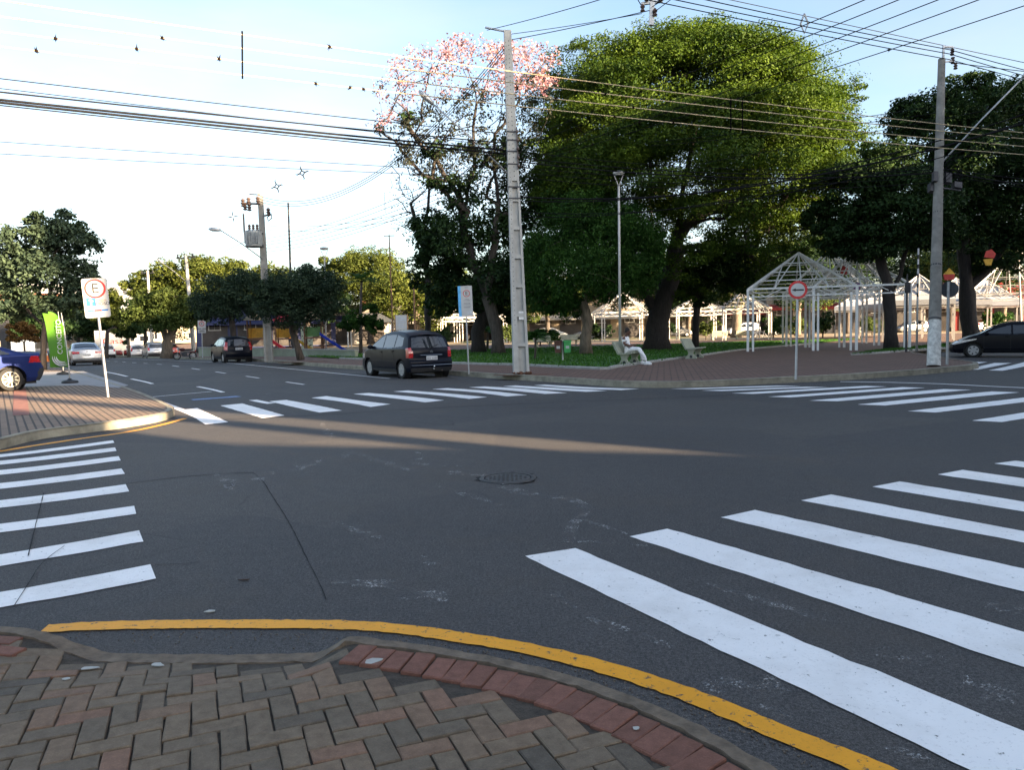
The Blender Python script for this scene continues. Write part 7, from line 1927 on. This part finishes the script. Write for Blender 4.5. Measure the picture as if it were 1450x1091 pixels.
def sitting(label, loc, rz):
    t = thing('person', label, 'person', loc, rz)
    # bench seat is 0.47 m high; +X is forward
    V_ = [(-.03, 0, .60), (-.09, 0, .78), (-.13, 0, .98), (-.12, 0, 1.08), (-.08, 0, 1.16),          # pelvis spine chest neck-base neck
          (-.04, 0, 1.23), (-.02, 0, 1.30),                                                            # head
          (-.13, .19, 1.03), (-.10, .25, .80), (.10, .19, .70), (.21, .11, .72),                         # left arm
          (-.13, -.19, 1.03), (-.08, -.25, .80), (.12, -.16, .72), (.22, -.07, .74),                     # right arm
          (.02, .10, .58), (.42, .14, .60), (.50, .13, .32), (.50, .13, .10),                             # left leg
          (.02, -.10, .58), (.44, -.13, .61), (.66, -.13, .34), (.74, -.13, .10)]
    E_ = [(0, 1), (1, 2), (2, 3), (3, 4), (4, 5), (5, 6), (2, 7), (7, 8), (8, 9), (9, 10), (2, 11), (11, 12), (12, 13), (13, 14), (0, 15), (15, 16), (16, 17), (17, 18), (0, 19), (19, 20), (20, 21), (21, 22)]
    r_ = [.13, .125, .14, .06, .05, .085, .078,   .062, .056, .046, .034, .062, .056, .046, .034, .088, .062, .048, .036, .088, .062, .048, .036]
    skin_mesh('body', V_, E_, r_, SKIN, t)
    hc = Vector((-.02, 0, 1.27))
    MB().ell(hc, (.10, .078, .125), 20, 14).build('head', SKIN, t, smooth=True)
    b = MB(); b.ell(hc + Vector((-.018, 0, .035)), (.108, .086, .112), 18, 12); b.ell(hc + Vector((-.03, 0, .12)), (.07, .06, .05), 12, 8); hr = b.build('hair', HAIR, t, smooth=True)
    b = MB(); b.add([hc + Vector(p) for p in ((.09, -.014, .0), (.09, .014, .0), (.122, .016, -.035), (.122, -.016, -.035), (.098, 0, .03))], [(0, 1, 2, 3), (0, 4, 1), (0, 3, 4), (1, 4, 2), (2, 4, 3)]); b.ell(hc + Vector((.09, 0, -.065)), (.014, .026, .010), 8, 6)
    for s in (1, -1): b.ell(hc + Vector((0, s * .08, -.01)), (.02, .012, .032), 8, 6)
    b.build('face', SKIN, t, smooth=True)
    b = MB()
    for s in (1, -1): b.ell(hc + Vector((.088, s * .032, .012)), (.012, .015, .008), 8, 6)
    b.build('eyes', SIGNK, t)
    # shirt, trousers, shoes
    skin_mesh('shirt', [(-.02, 0, .62), (-.09, 0, .79), (-.13, 0, .98), (-.125, 0, 1.05), (-.13, .185, 1.03), (-.11, .25, .86), (-.13, -.185, 1.03), (-.10, -.25, .86)], [(0, 1), (1, 2), (2, 3), (2, 4), (4, 5), (2, 6), (6, 7)], [.155, .15, .162, .085, .085, .074, .085, .074], CLOTHW, t)
    skin_mesh('trousers', [(-.03, 0, .60), (.02, .10, .585), (.42, .14, .60), (.50, .13, .32), (.505, .13, .14), (.02, -.10, .585), (.44, -.13, .61), (.66, -.13, .34), (.735, -.13, .14)], [(0, 1), (1, 2), (2, 3), (3, 4), (0, 5), (5, 6), (6, 7), (7, 8)], [.14, .105, .082, .07, .062, .105, .082, .07, .062], CLOTHW, t)
    for (x, y) in ((.50, .13), (.74, -.13)):
        b = MB(); b.ell((x + .08, y, .055), (.15, .05, .055), 14, 8); b.ell((x, y, .085), (.065, .045, .065), 12, 8); b.box((x + .075, y, .012), (.28, .09, .024)); b.build('shoe', CLOTHW, t, smooth=True)
    # hands with fingers round a phone
    for s, c in ((1, Vector((.21, .11, .72))), (-1, Vector((.22, -.07, .74)))):
        b = MB(); b.ell(c + Vector((.03, -s * .01, .0)), (.045, .035, .018), 10, 6)
        for k in range(4):
            y0 = -s * .01 + (k - 1.5) * .017; ln = (.03, .036, .034, .026)[k]
            b.tube([c + Vector((.06, y0, 0)), c + Vector((.06 + ln, y0, .008)), c + Vector((.06 + ln * 1.5, y0 - s * .006, .026))], [.009, .008, .006], 6)
        b.tube([c + Vector((.02, -s * .03, .005)), c + Vector((.045, -s * .05, .018)), c + Vector((.07, -s * .05, .026))], [.010, .009, .007], 6)
        b.build('hand', SKIN, t, smooth=True)
    ph = tag(MB().box((0, 0, 0), (.14, .07, .009), M=Matrix.Rotation(R(-25), 3, 'Y')).build('phone', BLACK), 'black phone held in the lap of the seated person', 'phone')
    ph.location = Matrix.Translation(loc) @ Matrix.Rotation(rz, 4, 'Z') @ Vector((.30, .02, .765)); ph.rotation_euler = (0, 0, rz)
    return t
bl = B1.location; ro = Matrix.Rotation(rzb, 3, 'Z') @ Vector((-.02, -.12, 0))
sitting('person in white shirt, white trousers and white shoes sitting on the bench looking down', Vector((bl.x + ro.x, bl.y + ro.y, BZ - .0)), rzb)
def standing(label, loc, rz, shirt, legs, h=1.7, bend=0.0, hair=HAIR):
    t = thing('person', label, 'person', loc, rz); k = h / 1.72; bx = bend
    V_ = [(0, 0, .95), (bx * .15, 0, 1.15), (bx * .4, 0, 1.38 - bx * .1), (bx * .5, 0, 1.50 - bx * .14), (bx * .58, 0, 1.58 - bx * .18), (bx * .62, 0, 1.66 - bx * .2),
          (bx * .4, .19, 1.40 - bx * .1), (bx * .5 + .02, .24, 1.12 - bx * .1), (bx * .6 + .1, .22, .88 - bx * .05), (bx * .4, -.19, 1.40 - bx * .1), (bx * .5 + .02, -.24, 1.12 - bx * .1), (bx * .6 + .1, -.22, .88 - bx * .05),
          (0, .1, .9), (.03, .11, .48), (0, .11, .08), (.12, .12, .04), (0, -.1, .9), (.06, -.11, .48), (-.05, -.11, .08), (.07, -.12, .04)]
    V_ = [tuple(c * k for c in v) for v in V_]
    E_ = [(0, 1), (1, 2), (2, 3), (3, 4), (4, 5), (2, 6), (6, 7), (7, 8), (2, 9), (9, 10), (10, 11), (0, 12), (12, 13), (13, 14), (14, 15), (0, 16), (16, 17), (17, 18), (18, 19)]
    r_ = [.125, .115, .13, .055, .085, .08, .055, .042, .03, .055, .042, .03, .08, .056, .04, .035, .08, .056, .04, .035]
    skin_mesh('body', V_, E_, [x * k for x in r_], SKIN, t, sub=1)
    skin_mesh('shirt', V_[:4] + [V_[6], V_[7], V_[9], V_[10]], [(0, 1), (1, 2), (2, 3), (2, 4), (4, 5), (2, 6), (6, 7)], [x * k for x in (.145, .135, .15, .07, .075, .06, .075, .06)], shirt, t, sub=1)
    skin_mesh('trousers', [V_[0], V_[12], V_[13], V_[14], V_[16], V_[17], V_[18]], [(0, 1), (1, 2), (2, 3), (0, 4), (4, 5), (5, 6)], [x * k for x in (.135, .095, .072, .06, .095, .072, .06)], legs, t, sub=1)
    MB().ell((V_[5][0] - .02, 0, V_[5][2] + .03), (.095 * k, .085 * k, .10 * k), 12, 8).build('hair', hair, t, smooth=True)
    return t
DENIM = mat('dark_denim', (0.03, 0.04, 0.07), 0.9); ORSH = mat('orange_shirt', (0.5, 0.2, 0.06), 0.9)
q = at(306, 499, .15); standing('person in a white shirt bending forward behind the low greenish wall', (q.x + 1, q.y + 4, .15), 2.6, CLOTHW, DENIM, bend=.9)
q = at(396, 497, .15); standing('person in an orange shirt standing by the red roofed play tower', (q.x, q.y + 4, .15), 1.2, ORSH, DENIM, 1.6)
